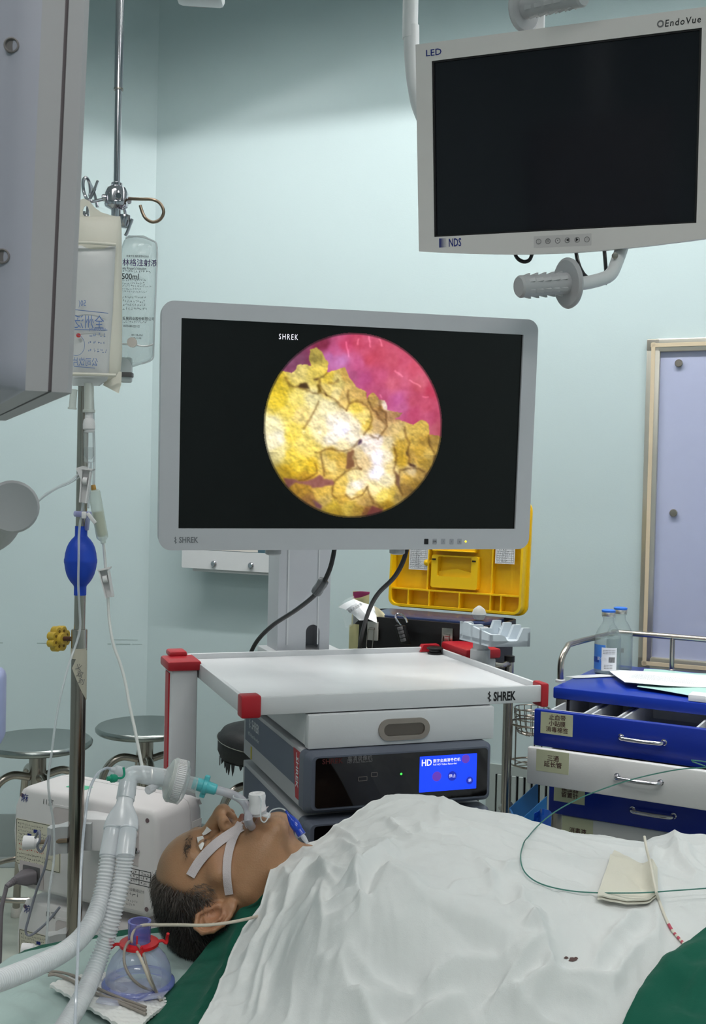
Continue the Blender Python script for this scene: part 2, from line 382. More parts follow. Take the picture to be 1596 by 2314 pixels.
mb = MB().prism(rrect(ox0 + .001, ox1 - .001, oy0 + .001, oy1 - .001, .022, 8), S, -.045, -.012); mb.prism(rrect(ox0 + .06, ox1 - .06, oy0 + .05, oy1 - .05, .03, 6), S, -.085, -.045)
part('rear_housing', mb, M_white, mo)
part('screen', MB().box(S, -hw, hw, -hh, hh, -.006, -.0015), mat('black_screen', (7, 8, 8), rough=.22, var=.1), mo)
M_scrtext = mat('screen_text', (230, 228, 238), emit=(225, 222, 235), estr=.9)
p = s_loc(652, 762); text('SHREK', S.at(p[0], p[1], 0), S.x, S.y, .0145, M_scrtext, mo, align='CENTER', xs=.7, bold=0, spacing=1.3)
# the round picture: one flat image on the screen, coloured per vertex
c0 = s_loc(598, 962); c1 = s_loc(998, 962); ct = s_loc(804, 748); cb = s_loc(804, 1174)
ccx, ccy, crad = (c0[0] + c1[0]) / 2, (ct[1] + cb[1]) / 2, ((c1[0] - c0[0]) + (ct[1] - cb[1])) / 4
Nr = 330; g_ = np.linspace(-1, 1, Nr); GX, GY = np.meshgrid(g_, g_)
def vnoise(X, Y, s, seed):
    r = np.random.default_rng(seed); n = 64; G = r.random((n, n)); x = X * s + 100.3; y = Y * s + 57.1
    xi = np.floor(x).astype(int); yi = np.floor(y).astype(int); fx = x - xi; fy = y - yi; fx = fx * fx * (3 - 2 * fx); fy = fy * fy * (3 - 2 * fy)
    a = G[xi % n, yi % n]; b = G[(xi + 1) % n, yi % n]; c = G[xi % n, (yi + 1) % n]; d = G[(xi + 1) % n, (yi + 1) % n]
    return (a * (1 - fx) + b * fx) * (1 - fy) + (c * (1 - fx) + d * fx) * fy
def fbm(X, Y, s, seed, o=4): return sum(vnoise(X, Y, s * 2 ** k, seed + k) * .5 ** k for k in range(o)) / sum(.5 ** k for k in range(o))
def blur_(A, n):
    for _ in range(n): A = (A + np.roll(A, 1, 0) + np.roll(A, -1, 0) + np.roll(A, 1, 1) + np.roll(A, -1, 1)) / 5
    return A
WXx = GX + .035 * (fbm(GX, GY, 9, 3) - .5) + .02 * (fbm(GX, GY, 24, 21) - .5); WYy = GY + .035 * (fbm(GX, GY, 9, 13) - .5) + .02 * (fbm(GX, GY, 24, 31) - .5)
CXp = 789 + WXx * 768; CYp = 838 - WYy * 812      # the picture's own drawing frame, y down
STONE = """100,450,200,170,40;300,380,225,205,120;440,230,170,150,70;460,380,225,200,90;560,420,225,195,70;640,440,225,205,120;700,400,200,160,80;150,560,225,195,50;150,650,235,205,60;300,620,245,225,120;420,620,245,232,170;230,720,245,220,100;330,760,250,225,140;100,850,250,240,190;160,950,252,244,215;100,1000,250,240,200;160,1080,248,232,160;280,880,250,225,100;250,950,250,222,90;350,1000,252,228,120;420,1050,252,225,110;250,1100,245,215,80;330,1200,240,205,60;430,1200,235,195,50;250,1260,205,165,35;380,1290,195,150,40;560,540,235,210,120;620,560,240,220,150;700,580,225,190,110;560,680,252,240,190;600,800,255,244,225;700,780,255,240,210;480,800,250,235,180;500,900,253,236,180;600,950,255,245,225;680,870,255,244,250;760,940,252,240,215;700,1020,250,232,180;800,680,248,215,90;860,760,250,225,130;900,830,245,210,90;800,850,255,240,210;800,560,220,180,100;860,600,205,165,90;940,600,190,150,80;1000,680,185,140,75;1040,660,235,215,200;1020,720,180,135,80;1130,730,180,135,90;980,830,210,175,120;1050,880,215,180,120;1150,860,215,185,120;1200,900,220,190,110;1300,860,215,180,85;1380,850,210,175,80;1400,950,190,150,60;1300,950,215,178,80;1200,1000,205,165,60;1180,1060,200,160,50;1200,1130,200,160,45;1350,1050,200,160,60;1300,1100,195,155,70;1440,1080,215,180,90;1400,1150,200,160,60;1500,960,165,130,60;1300,1230,215,190,140;1280,1300,220,175,75;1380,1260,200,160,80;1250,1400,170,130,60;1350,1350,175,135,50;900,980,250,235,225;1000,960,252,238,230;1080,980,240,220,170;900,1050,250,235,215;850,1090,240,215,160;880,1150,235,205,150;1000,1100,255,245,250;1080,1100,250,235,200;1120,1200,240,215,150;1000,1250,255,246,250;1060,1300,250,235,190;980,1380,252,232,170;1060,1450,250,225,110;1130,1450,235,200,80;1100,1540,205,160,40;1180,1450,205,170,90;800,1280,245,225,160;820,1350,252,240,225;780,1400,250,235,190;700,1320,240,205,100;680,1400,235,195,85;850,1430,235,200,110;560,1150,235,205,120;600,1200,240,215,130;560,1250,230,190,90;680,1120,215,175,70;600,1100,220,185,80;680,1180,215,175,80;520,1430,225,185,80;560,1500,225,190,100;350,1400,200,150,50;620,1550,225,190,60;750,1550,235,200,80;700,1480,225,180,70;900,1500,205,165,90;850,1580,200,160,60;420,1500,170,120,60;640,1600,210,170,50;930,1600,150,95,50"""
PINK = """600,200,200,90,140;560,260,190,110,170;300,280,120,60,90;700,150,205,70,110;650,280,200,120,180;800,120,200,70,100;800,300,205,90,140;900,250,205,75,100;1000,200,205,80,105;1100,250,205,85,110;1200,250,205,80,110;1300,300,205,75,100;1350,450,210,95,115;1450,500,195,60,90;1000,400,200,80,120;1100,450,210,95,120;1000,550,190,80,120;1150,600,205,100,160;1300,600,205,90,120;1400,650,205,85,115;1300,700,200,80,120;1450,750,190,75,110;1200,660,200,100,150;850,420,195,85,140;760,400,180,85,130;500,130,130,40,70;1500,850,190,90,110"""
def idw(txt, p):
    num = 0; den = 1e-9
    for t in txt.split(';'):
        x, y, r, g, b_ = map(float, t.split(',')); w_ = 1 / (((CXp - x) ** 2 + (CYp - y) ** 2) / 1e4 + .02) ** p; num = num + w_[..., None] * np.array([r, g, b_]); den = den + w_
    return num / den[..., None]
def inpoly(txt):
    P = [tuple(map(float, q.split(','))) for q in txt.split()]; c = np.zeros(GX.shape, bool)
    for (x0, y0), (x1, y1) in zip(P, P[1:] + P[:1]):
        if y0 != y1: c ^= ((CYp > y0) != (CYp > y1)) & (CXp < (x1 - x0) * (CYp - y0) / (y1 - y0) + x0)
    return c
def stroke(txt, w_):
    P = [np.array(list(map(float, q.split(',')))) for q in txt.split()]; best = np.full(GX.shape, 1e9)
    for a_, b_ in zip(P[:-1], P[1:]):
        d_ = b_ - a_; t = np.clip(((CXp - a_[0]) * d_[0] + (CYp - a_[1]) * d_[1]) / (d_ @ d_), 0, 1); best = np.minimum(best, np.hypot(CXp - a_[0] - t * d_[0], CYp - a_[1] - t * d_[1]))
    return np.exp(-(best / w_) ** 2)
st = inpoly('180,375 230,400 270,370 300,320 350,315 400,330 385,270 395,190 450,160 490,200 520,260 545,300 540,380 600,370 640,345 690,335 720,380 745,430 790,500 840,510 880,545 880,600 900,560 940,535 970,560 990,600 1040,610 1065,650 1070,690 1150,705 1200,715 1170,745 1130,770 1170,775 1220,790 1260,800 1300,810 1360,765 1410,775 1440,810 1445,890 1540,905 1700,900 1700,1800 -100,1800 -100,375')
stone = idw(STONE, 2.2); pink = idw(PINK, 1.6)
for q_ in ('470,640 440,720 400,800 350,870', '540,570 610,600 660,650 715,700', '715,700 740,650 800,620 870,640 920,700 940,790 920,860 880,910', '460,1080 540,1050 620,1050 700,1060 780,1040 840,960', '540,380 480,430 480,500 540,570', '720,530 725,600 735,640', '880,545 900,620 960,700 1010,770 1060,820', '1060,830 1000,950 930,920', '1220,840 1230,920 1270,980 1260,1060 1270,1110 1270,1160', '1130,1000 1160,1100 1150,1200 1160,1330 1220,1440', '1440,900 1450,980 1500,1080 1480,1180 1420,1260', '850,1210 820,1190 800,1120 780,1060', '910,1370 930,1440 980,1520 1050,1560', '620,1330 700,1260 760,1210 850,1210', '730,1440 780,1480 860,1450 910,1370', '200,440 230,500 330,520 420,560 540,570', '1180,1280 1200,1220 1330,1200 1400,1230', '500,1080 530,1200 540,1280', '460,1180 480,1250 400,1300 340,1330', '620,1340 610,1440 640,1480', '640,440 600,480 560,470', '1000,620 1000,690 1060,720 1060,800'):
    stone = stone * (1 - .38 * stroke(q_, 11)[..., None] * np.array([.7, .85, 1.]))
cr_ = fbm(GX, GY, 16, 99); c2_ = fbm(GX, GY, 34, 98); gy_, gx_ = np.gradient(fbm(GX, GY, 11, 7) * .05 + cr_ * .03 + c2_ * .012, g_, g_)
stone = stone * np.clip(1.01 + .20 * (gx_ * .5 + gy_), .8, 1.12)[..., None] * (1 - .30 * np.clip(.42 - cr_, 0, 1)[..., None] * 2) + (c2_[..., None] - .5) * 26
pink = pink + (fbm(GX, GY, 7, 51)[..., None] - .5) * np.array([40, 50, 56]) + (fbm(GX, GY, 26, 52)[..., None] - .5) * 22
for q_ in ('890,60 905,140', '980,70 1000,130', '1120,340 1180,400', '1250,420 1360,475', '700,120 715,240', '1000,560 1010,580', '1380,560 1420,570', '800,80 798,130'): pink = pink + 44 * stroke(q_, 7)[..., None]
img = np.where(st[..., None], stone, pink)
for q_, col_ in (('190,1300 280,1310 340,1335 450,1300 500,1270 540,1310 610,1310 625,1362 540,1372 430,1392 420,1370 300,1350 240,1400', (150, 92, 84)), ('330,480 385,470 400,530 300,515', (70, 46, 20)), ('415,430 475,425 470,450 440,448', (80, 52, 24)), ('462,490 482,490 500,560 460,560', (110, 84, 20)), ('842,955 862,960 850,1000 820,1010', (84, 60, 84)), ('735,1070 800,1050 785,1100 800,1190 720,1222', (136, 92, 60)), ('1270,1160 1335,1180 1330,1195 1270,1185', (70, 40, 30)), ('1238,1050 1250,1060 1268,1105 1245,1085', (60, 36, 24)), ('440,1480 480,1500 530,1540 520,1575 470,1540', (140, 90, 96)), ('960,1550 1060,1570 1040,1640 900,1660', (136, 66, 60)), ('1150,1230 1180,1260 1200,1400 1160,1330', (120, 84, 60))):
    m_ = blur_(inpoly(q_).astype(float), 4)[..., None]; img = img * (1 - m_) + m_ * (np.array(col_) + (c2_[..., None] - .5) * 30)
for x, y, r in ((350, 895, 16), (490, 905, 16), (880, 815, 12), (680, 870, 60), (990, 1120, 60), (990, 1250, 50)): img = img + np.exp(-((CXp - x) ** 2 + (CYp - y) ** 2) / r ** 2)[..., None] * np.array([30, 36, 60])
R_ = np.hypot(GX, GY); img = blur_(img, 1) * np.clip((1.0 - R_) / .03, .45, 1)[..., None] * (1 - .25 * np.clip((R_ - .8) / .2, 0, 1)[..., None] * (GY < -.3)[..., None])
img = np.clip(img, 0, 255) / 255.; imgl = np.where(img <= .04045, img / 12.92, ((img + .055) / 1.055) ** 2.4)
idx = -np.ones(GX.shape, int); inside = R_ <= 1.0; idx[inside] = np.arange(inside.sum())
VX = np.stack([GX[inside], GY[inside]], 1); Q = np.stack([idx[:-1, :-1], idx[:-1, 1:], idx[1:, 1:], idx[1:, :-1]], -1).reshape(-1, 4); Q = Q[(Q >= 0).all(1)]
me = bpy.data.meshes.new('endoscope_picture'); V3 = S.o + np.outer(ccx + VX[:, 0] * crad, S.x) + np.outer(ccy + VX[:, 1] * crad * 1.0, S.y) - S.z * .0008
me.from_pydata([], [], []); me.vertices.add(len(V3)); me.vertices.foreach_set('co', V3.ravel()); me.loops.add(Q.size); me.polygons.add(len(Q))
me.polygons.foreach_set('loop_start', np.arange(0, Q.size, 4)); me.polygons.foreach_set('loop_total', np.full(len(Q), 4)); me.loops.foreach_set('vertex_index', Q.ravel()); me.update()
at_ = me.color_attributes.new('picture', 'FLOAT_COLOR', 'POINT'); at_.data.foreach_set('color', np.concatenate([imgl[inside], np.ones((len(V3), 1))], 1).ravel())
me.materials.append(attr_mat('picture_light', 'picture', emit=1.0, rough=.3)); link_mesh('endoscope_picture', me, mo)
# marks on the bezel
M_btn = mat('button_grey', (160, 162, 170), rough=.5)
for i, px in enumerate((962, 981, 1000, 1019, 1037)):
    p = s_loc(px, 1223); part('button', MB().prism(rrect(p[0] - .0042, p[0] + .0042, p[1] - .0052, p[1] + .0052, .001, 2), S, .004, .0048), M_ink if i == 0 else M_btn, mo)
    if i: text(['OK', '/', '/', 'o'][i - 1], S.at(p[0], p[1], .0048), S.x, S.y, .0055, M_ink, mo, align='CENTER')
p = s_loc(1051, 1223); part('power_light', MB().lathe([(.002, 0), (.002, .001), (0, .0015)], S.at(p[0], p[1], .004), S.z, 12), mat('yellow_lamp', (240, 220, 60), emit=(250, 225, 60), estr=1.2), mo)
p = s_loc(404, 1220); text('SHREK', S.at(p[0], p[1], .004), S.x, S.y, .015, mat('faded_print', (120, 124, 130), rough=.6), mo, xs=.78, bold=.02)
def snake(fr, x, y, z, h, m, parent):      # staff-and-snake emblem
    mb = MB().tube([fr.at(x, y - h / 2, z), fr.at(x, y + h / 2, z)], h * .03, 6, 1)
    mb.tube([fr.at(x + h * (.1 + .08 * (1 - t / 14)) * math.sin(t * .95), y - h * .42 + h * .84 * t / 14, z) for t in range(15)], h * .035, 6, 3)
    return part('emblem', mb, m, parent)
p = s_loc(396, 1220); snake(S, p[0], p[1], .0042, .013, MATS['faded_print'], mo)
for px, py in ((622, 1245), (905, 1244)):  # rubber feet under the frame
    p = s_loc(px, py); part('mount_foot', MB().lathe([(.015, 0), (.015, .02), (.012, .022)], S.at(p[0], oy0 + .010, -.02), -S.y, 20), M_handle, mo)

# ================= equipment cart =================
zc = 1.05
K = yaw(WZ(552, 1577, zc), 19.4); cw_, cd_ = .592, .52     # x along the front, y to the back
def k_loc(px, py, y): return K.loc(WP(px, py, K.at(0, y, 0), K.y))   # on a plane y = const of the cart
cart = thing('equipment_cart', 'white equipment cart with red corner caps carrying the recorders and the big monitor', 'cart', K.at(cw_ / 2, cd_ / 2, -zc), math.radians(19.4))
lip = .032
mb = MB()
mb.box(K, 0, cw_, 0, cd_, -lip, -.012, .003); 
shelf = part('top_shelf', mb, M_white, cart)
for x0, x1, y0, y1 in ((0, cw_, -.002, .006), (0, cw_, cd_ - .006, cd_ + .002), (-.002, .006, 0, cd_), (cw_ - .006, cw_ + .002, 0, cd_)):
    part('rim', MB().box(K, x0, x1, y0, y1, -lip, 0, .002), M_white, shelf)
# corner caps
for (x, y, w_, d_, zt, zb) in ((0, 0, .030, .026, .004, -.036), (cw_, 0, .010, .034, .004, -.042)):
    sx_ = 1 if x == 0 else -1
    mb = MB().box(K, x - sx_ * .006, x + sx_ * w_, y - .006, y + d_, zb, zt, .004)
    part('corner_cap', mb, M_red, cart)
mb = MB().prism([(cw_ - .045, -.01), (cw_ + .01, -.01), (cw_ + .002, .006), (cw_ - .037, .006)], Fr(K.at(0, cd_, 0), K.x, K.z, -K.y), -.006, .012); part('corner_cap', mb, M_red, cart)
# left post with red strip and cap
lf = k_loc(377, 1516, cd_ - .14); 
px0 = -.060; pw_ = .056; py0 = cd_ - .14; pd_ = .075
post = part('post', MB().box(K, px0, px0 + pw_, py0, py0 + pd_, -zc + .08, -.012, .006), M_white, cart)
part('strip', MB().box(K, px0 - .003, px0 + .001, py0 + .012, py0 + .050, -.8, -.02, .001, 1), M_red, post)
mb = MB().box(K, px0 - .008, px0 + pw_ + .006, py0 - .006, py0 + pd_ + .012, -.014, .006, .005); mb.box(K, px0 + .008, px0 + pw_ - .01, py0 + pd_ - .01, py0 + pd_ + .04, .003, .016, .005)
part('post_cap', mb, M_red, cart)
# right rear bracket with red cover, plastic instrument holder
mb = MB().box(K, cw_ + .012, cw_ + .10, cd_ - .14, cd_ - .0, -.010, .012, .005); part('bracket_cover', mb, M_red, cart)
part('bracket', MB().box(K, cw_ + .012, cw_ + .09, cd_ - .135, cd_ - .01, -.06, -.010, .004), M_white, cart)
part('rear_post', MB().box(K, cw_ - .06, cw_ + .0, cd_ - .08, cd_ - .01, -zc + .1, -.03, .005), M_white, cart)
M_hold = mat('pale_grey_abs', (205, 214, 222), rough=.35, var=.01)
hc = W(1086, 1468, 2.43)
hold = part('holder_stem', MB().lathe([(.022, -.03), (.022, .0), (.017, .004), (.016, .05)], hc, n=24), M_handle, cart)
HF = Fr(W(1034, 1452, 2.46), nrm([1, -.28, 0]), nrm([.28, 1, 0]))     # long axis away to the right
hl = .17; hd = .115
mb = MB()
prof = [(0, -.01), (0, .052), (.045, .052), (.062, .028), (.09, .030), (.105, .046), (.125, .046), (.125, -.005), (.11, -.012)]
FH = Fr(W(1108, 1462, 2.36), nrm([.97, .2, 0]), nrm([-.45, .89, 0]))
def holder():
    mb = MB(); w_, l_ = .090, .122
    FX_ = Fr(FH.o, FH.x, FH.z, FH.y); FY_ = Fr(FH.o, FH.y, FH.z, FH.x)
    mb.prism([(0, 0), (w_, 0), (w_, l_), (0, l_)], Fr(FH.o, FH.x, FH.y, FH.z), 0, .012)
    mb.prism([(0, .004), (l_, .004), (l_, .041), (l_ * .72, .041), (l_ * .6, .036), (0, .026)], FY_, 0, .006)
    arc = [(.050 + .015 * math.cos(t), .020 - .010 * math.sin(t)) for t in np.linspace(0, math.pi, 7)]
    for y, hl_, hr_ in ((0, .026, .040), (.034, .036, .043), (.070, .039, .044), (.110, .041, .044)):
        mb.prism([(0, 0), (w_, 0), (w_, hr_), (w_ - .016, hr_), (w_ - .024, .022)] + arc + [(.032, .022), (.024, hl_), (.0, hl_)], FX_, y, y + .008)
    mb.prism([(0, 0), (l_, 0), (l_, .030), (l_ * .5, .018), (0, .030)], FY_, w_ - .006, w_)
    return mb
part('instrument_holder', holder(), M_hold, cart, ang=20)
# column with a slot, foot plate
cpos = K.loc(WP(700, 1465, K.at(0, cd_ - .03, 0), K.y))
cxm = cpos[0]; cwd = .123; cyb = cd_ + .03
KC = Fr(K.at(cxm, cyb, -.01), K.x, K.z, -K.y)
h_ = .52
def slot(x0, x1, z0, z1):  # outline of an arch-topped slot
    r = (x1 - x0) / 2; return [(x0, z0), (x1, z0)] + [((x0 + x1) / 2 + r * math.cos(a), z1 - r + r * math.sin(a)) for a in np.linspace(0, math.pi, 12)]
a_ = slot(.005, .038, -.0, .065); n_ = len(a_)
outl = [(-cwd / 2, -.0), (cwd / 2, -.0)] + [(cwd / 2 - cwd * t, .14) for t in np.linspace(0, 1, 12)]
mb = MB(); mb.frame(KC, outl, a_, .0, .012); mb.box(KC, -cwd / 2, cwd / 2, .14, h_, 0, .012, 0)
mb.box(KC, -cwd / 2, -cwd / 2 + .012, 0, h_, -.07, 0); mb.box(KC, cwd / 2 - .012, cwd / 2, 0, h_, -.07, 0); mb.box(KC, -cwd / 2, cwd / 2, 0, h_, -.078, -.07)
col_ = part('column', mb, M_bezel, cart)
part('groove', MB().box(KC, -.041, -.037, .02, h_, .012, .0135), M_white, col_); part('groove', MB().box(KC, cwd / 2 - .03, cwd / 2 - .027, .02, h_, .012, .0135), M_white, col_)
part('foot_plate', MB().box(KC, -cwd / 2 - .02, cwd / 2 + .03, -.01, .006, -.09, .02, .003), M_white, cart)
# arm that holds the screen off the column
ac = S.at(-.02, -.05, -.085); ae = KC.at(0, .40, .012)
mb = MB().tube([ae, (ae + ac) / 2 + np.array([0, 0, .005]), ac], .022, 14, 4); mb.box(S, -.07, .03, -.10, .0, -.095, -.085, .003)
part('screen_arm', mb, M_handle, cart)
# drawer box under the top
a = k_loc(652, 1616, -.0); b = k_loc(1116, 1598, 0)
dx0 = K.loc(WP(696, 1700, K.at(0, -.01, 0), K.y))[0]; dx1 = K.loc(WP(1116, 1690, K.at(0, -.01, 0), K.y))[0]
dzb = K.loc(WP(1116, 1674, K.at(0, -.01, 0), K.y))[2]; dzb2 = K.loc(WP(700, 1690, K.at(0, -.01, 0), K.y))[2]
dz0 = (dzb + dzb2) / 2
part('drawer_case', MB().box(K, dx0 + .01, dx1 - .002, .03, cd_ - .05, dz0, -lip, .002), M_white, cart)
dr = part('drawer', MB().box(K, dx0, dx1, -.01, .012, dz0, -lip - .002, .003), M_white, cart)
part('side_panel', MB().box(K, dx0, dx0 + .01, .01, .47, dz0 + .004, -lip - .002, .001), M_white, dr)
hc_ = K.loc(WP(913, 1647, K.at(0, -.01, 0), K.y)); KH = Fr(K.at(hc_[0], -.01, hc_[2]), K.x, K.z, -K.y)
mb = MB().frame(KH, rrect(-.050, .050, -.0195, .0195, .0193, 8), rrect(-.040, .040, -.011, .011, .0108, 8), 0, .004)
part('recessed_handle', mb, mat('satin_nickel', (158, 148, 140), rough=.35, metal=.9), dr); part('handle_cup', MB().prism(rrect(-.040, .040, -.011, .011, .0108, 8), KH, .0002, .0012), mat('shadow_grey_metal', (105, 98, 92), rough=.3, metal=.8), dr)
p = K.loc(WP(1105, 1583, K.at(0, -.002, 0), K.y)); KT = Fr(K.at(0, -.002, 0), K.x, K.z, -K.y)
p = K.loc(WP(1140, 1574, K.at(0, -.002, 0), K.y)); text('SHREK', KT.at(p[0], p[2], 0), K.x, K.z, .0235, M_ink, cart, align='CENTER', xs=.66, bold=.035, lift=.0006)
p = K.loc(WP(1106, 1574, K.at(0, -.002, 0), K.y)); snake(KT, p[0], p[2], .0006, .020, M_ink, cart)
for zz in (-.385, -.68, -.93): part('lower_shelf', MB().box(K, 0, cw_ - .03, .02, cd_ - .03, zz - .02, zz, .003), M_white, cart)
for x, y in ((.03, .05), (cw_ - .05, .05), (.03, cd_ - .05), (cw_ - .05, cd_ - .05)):
    c_ = part('caster', MB().lathe([(.0, -.012), (.045, -.012), (.05, -.006), (.05, .006), (.045, .012), (0, .012)], K.at(x, y, -zc + .05), K.x, 20), M_black, cart)
    part('caster_fork', MB().box(K, x - .02, x + .02, y - .02, y + .02, -zc + .098, -.93 - .02, .002), M_steel, c_)
for x in (px0 + .02, cw_ - .06): part('upright', MB().box(K, x, x + .05, cd_ - .04, cd_ - .012, -zc + .1, -.03, .003), M_white, cart)
pk_ = WZ(983, 1478, zc - .012); pk_[2] = zc - .0115
solo('rubber_stopper', MB().lathe([(.017, 0), (.0175, .003), (.013, .006), (.013, .009), (.019, .012), (.019, .0145), (.016, .016), (0, .015)], pk_, n=28), M_black, 'small black round rubber stopper standing near the rear corner of the cart top', 'stopper')
# cables from the screen down behind the cart
yb = KC.at(0, 0, 0)[1]
solo('screen_cable', MB().tube([W(760, 1200, 2.16), W(754, 1252, 2.17), W(742, 1295, 2.19), W(716, 1340, 2.22), W(670, 1378, 2.3), W(618, 1412, 2.42), W(584, 1445, 2.5), W(566, 1478, 2.54), W(560, 1510, 2.56)], .0048, 10), M_cable, 'black cable with a clear clip curving down past the grey column', 'cable', 'black screen cables')
solo('screen_cable', MB().tube([W(924, 1200, 2.2), W(916, 1255, 2.21), W(893, 1302, 2.24), W(856, 1340, 2.3), W(836, 1375, 2.36), W(820, 1425, 2.5), W(812, 1470, 2.6), W(808, 1500, 2.62)], .0048, 10), M_cable, 'black cable hanging in front of the black and yellow case', 'cable', 'black screen cables')
cdir = nrm(W(712, 1342, 2.22) - W(736, 1306, 2.2)); o = W(723, 1326, 2.21)
mb = MB().lathe([(.005, -.021), (.0105, -.017), (.0115, -.010), (.0105, 0), (.0115, .010), (.0105, .017), (.005, .021)], o, cdir, 14)
part('cable_clip', mb, mat('smoky_plastic', (110, 112, 116), rough=.15, alpha=.75), bpy.data.objects['screen_cable'])

# ---------------- the recorders ----------------
M_dkgrey = mat('slate_plastic', (92, 98, 112), rough=.4, var=.03)
M_gloss = mat('gloss_black_panel', (12, 11, 13), rough=.06, var=.1, coat=.5)
M_case = mat('powder_grey_case', (186, 186, 190), rough=.5, bump=.08, bscale=500)
def recorder(name, label, ztl, zbl, ytop, ybot):
    pass
def rec_loc(px, py): return K.loc(WP(px, py, K.at(0, -.03, 0), K.y))
a = rec_loc(690, 1700); b = rec_loc(1104, 1680); c = rec_loc(690, 1838); d = rec_loc(1115, 1812)
rx0, rx1 = a[0], (b[0] + d[0]) / 2 + .002; rz1 = (a[2] + b[2]) / 2; rz0 = (c[2] + d[2]) / 2
def make_rec(z0, z1, label, full):
    t = thing('video_recorder' if full else 'light_source', label, 'recorder' if full else 'medical device', K.at((rx0 + rx1) / 2, .2, z0 - 0), math.radians(19.4))
    part('case', MB().box(K, rx0 + .004, rx1 - .004, 0, .43, z0 + .002, z1 - .002, .002), M_case, t)
    R = Fr(K.at(0, -.03, 0), K.x, K.z, -K.y)
    w_ = rx1 - rx0; h = z1 - z0
    mb = MB().prism(rrect(rx0, rx1, z0, z1, .012, 6), R, -.034, -.008)
    o1 = rrect(rx0, rx1, z0, z1, .012, 6); o2 = rrect(rx0 + .010, rx1 - .010, z0 + .009, z1 - .005, .010, 6)
    n = len(o1); vs = [R.at(*p, -.008) for p in o1] + [R.at(*p, .008) for p in o2]; mb.add(vs, [(i, (i + 1) % n, n + (i + 1) % n, n + i) for i in range(n)] + [tuple(range(n, 2 * n))])
    fp = part('front_frame', mb, M_dkgrey, t)
    part('front_panel', MB().prism(rrect(rx0 + .017, rx1 - .014, z0 + .013, z1 - .008, .006, 5), R, .008, .0095), M_gloss, t)
    return t, R
vr, R = make_rec(rz0, rz1, 'grey video recorder with a lit blue touch screen on the cart', True)
def rl(px, py): q = R.loc(WP(px, py, R.at(0, 0, .0095), R.z)); return q
q = [rl(946, 1710), rl(1078, 1702), rl(950, 1790), rl(1076, 1782)]
sx0, sx1, sz1, sz0 = (q[0][0] + q[2][0]) / 2, (q[1][0] + q[3][0]) / 2, (q[0][1] + q[1][1]) / 2, (q[2][1] + q[3][1]) / 2
ts = part('touch_screen', MB().prism(rrect(sx0, sx1, sz0, sz1, .001, 2), R, .0096, .0102), mat('blue_display', (20, 50, 230), rough=.2, emit=(22, 66, 240), estr=1.0, scale=40, var=.2), vr)
for (fx, fy, r, col, tx) in ((.30, .42, .10, 0, ''), (.57, .40, .10, 1, '停止'), (.88, .24, .08, 1, '单'), (.80, .86, .09, 0, '')):
    c_ = R.at(sx0 + fx * (sx1 - sx0), sz0 + fy * (sz1 - sz0), .0103); part('icon', MB().lathe([(r * .09, 0), (r * .09, .0002), (0, .0003)], c_, R.z, 20), mat('icon_red', (90, 60, 170), emit=(110, 60, 190), estr=.6) if col == 0 else mat('icon_blue', (20, 40, 150), emit=(24, 44, 170), estr=.9), ts)
    if tx: text(tx, c_, R.x, R.y, .007, M_scrtext, ts, align='CENTER', lift=.0006)
text('HD', R.at(sx0 + .003, sz1 - .012, .0103), R.x, R.y, .0165, M_scrtext, ts, bold=.02, xs=.85, lift=.0003)
text('数字全高清录像机', R.at(sx0 + .026, sz1 - .0095, .0103), R.x, R.y, .0068, M_scrtext, ts, bold=.015, lift=.0003)
text('Full HD Video Recorder', R.at(sx0 + .026, sz1 - .016, .0103), R.x, R.y, .0048, M_scrtext, ts, bold=.01, lift=.0003)
q = rl(785, 1716); M_dimp = mat('dim_print', (120, 118, 120), rough=.6); text('高清录像机', R.at(q[0], q[1], .0096), R.x, R.y, .0095, M_dimp, vr, lift=.0003)
q = rl(785, 1723); text('HD Video Recorder', R.at(q[0], q[1], .0096), R.x, R.y, .0058, M_dimp, vr, lift=.0003)
q = rl(728, 1722); text('SHREK', R.at(q[0], q[1], .0096), R.x, R.y, .013, mat('dim_red_print', (70, 16, 16), rough=.6), vr, lift=.0003, bold=.02)
q = rl(907, 1749); part('status_light', MB().lathe([(.002, 0), (.0015, .001)], R.at(q[0], q[1], .0095), R.z, 10), mat('green_lamp', (40, 255, 60), emit=(60, 255, 70), estr=2.5), vr)
for px, py, w_ in ((846, 1750, .012), (820, 1760, .017)):
    q = rl(px, py); part('usb_port', MB().frame(R, rrect(q[0] - w_ / 2, q[0] + w_ / 2, q[1] - .004, q[1] + .004, .001, 2), rrect(q[0] - w_ / 2 + .001, q[0] + w_ / 2 - .001, q[1] - .003, q[1] + .003, .0008, 2), .0094, .0100), mat('port_rim', (120, 112, 108), rough=.4, metal=.5), vr)
# printed side of the case
SD = Fr(K.at(rx0 + .004, 0, 0), -K.y, K.z, -K.x)   # x toward the front
h = rz1 - rz0
part('side_decal', MB().box(SD, -.415, -.035, rz0 + .035, rz1 - .010, 0, .0006), mat('slate_print', (100, 108, 126), rough=.5), vr)
rd = part('red_decal', MB().prism([(-.035, rz0 + .014), (-.003, rz0 + .014), (-.003, rz1 - .008), (-.053, rz1 - .008)], SD, .0004, .0010), mat('red_print_plate', (176, 34, 46), rough=.5), vr)
text('SHREK', SD.at(-.36, rz1 - .032, .0008), SD.x, SD.y, .026, M_white_ink, vr, xs=.8, bold=.02); text('HD Video Recorder', SD.at(-.39, rz1 - .055, .0008), SD.x, SD.y, .011, M_white_ink, vr)
snake(SD, -.375, rz1 - .032, .0012, .02, M_white_ink, vr)
text('SHREK', SD.at(-.026, rz0 + .062, .0012), -SD.y + SD.x * .0, SD.x, .021, M_white_ink, vr, align='CENTER', bold=.02, xs=.9)
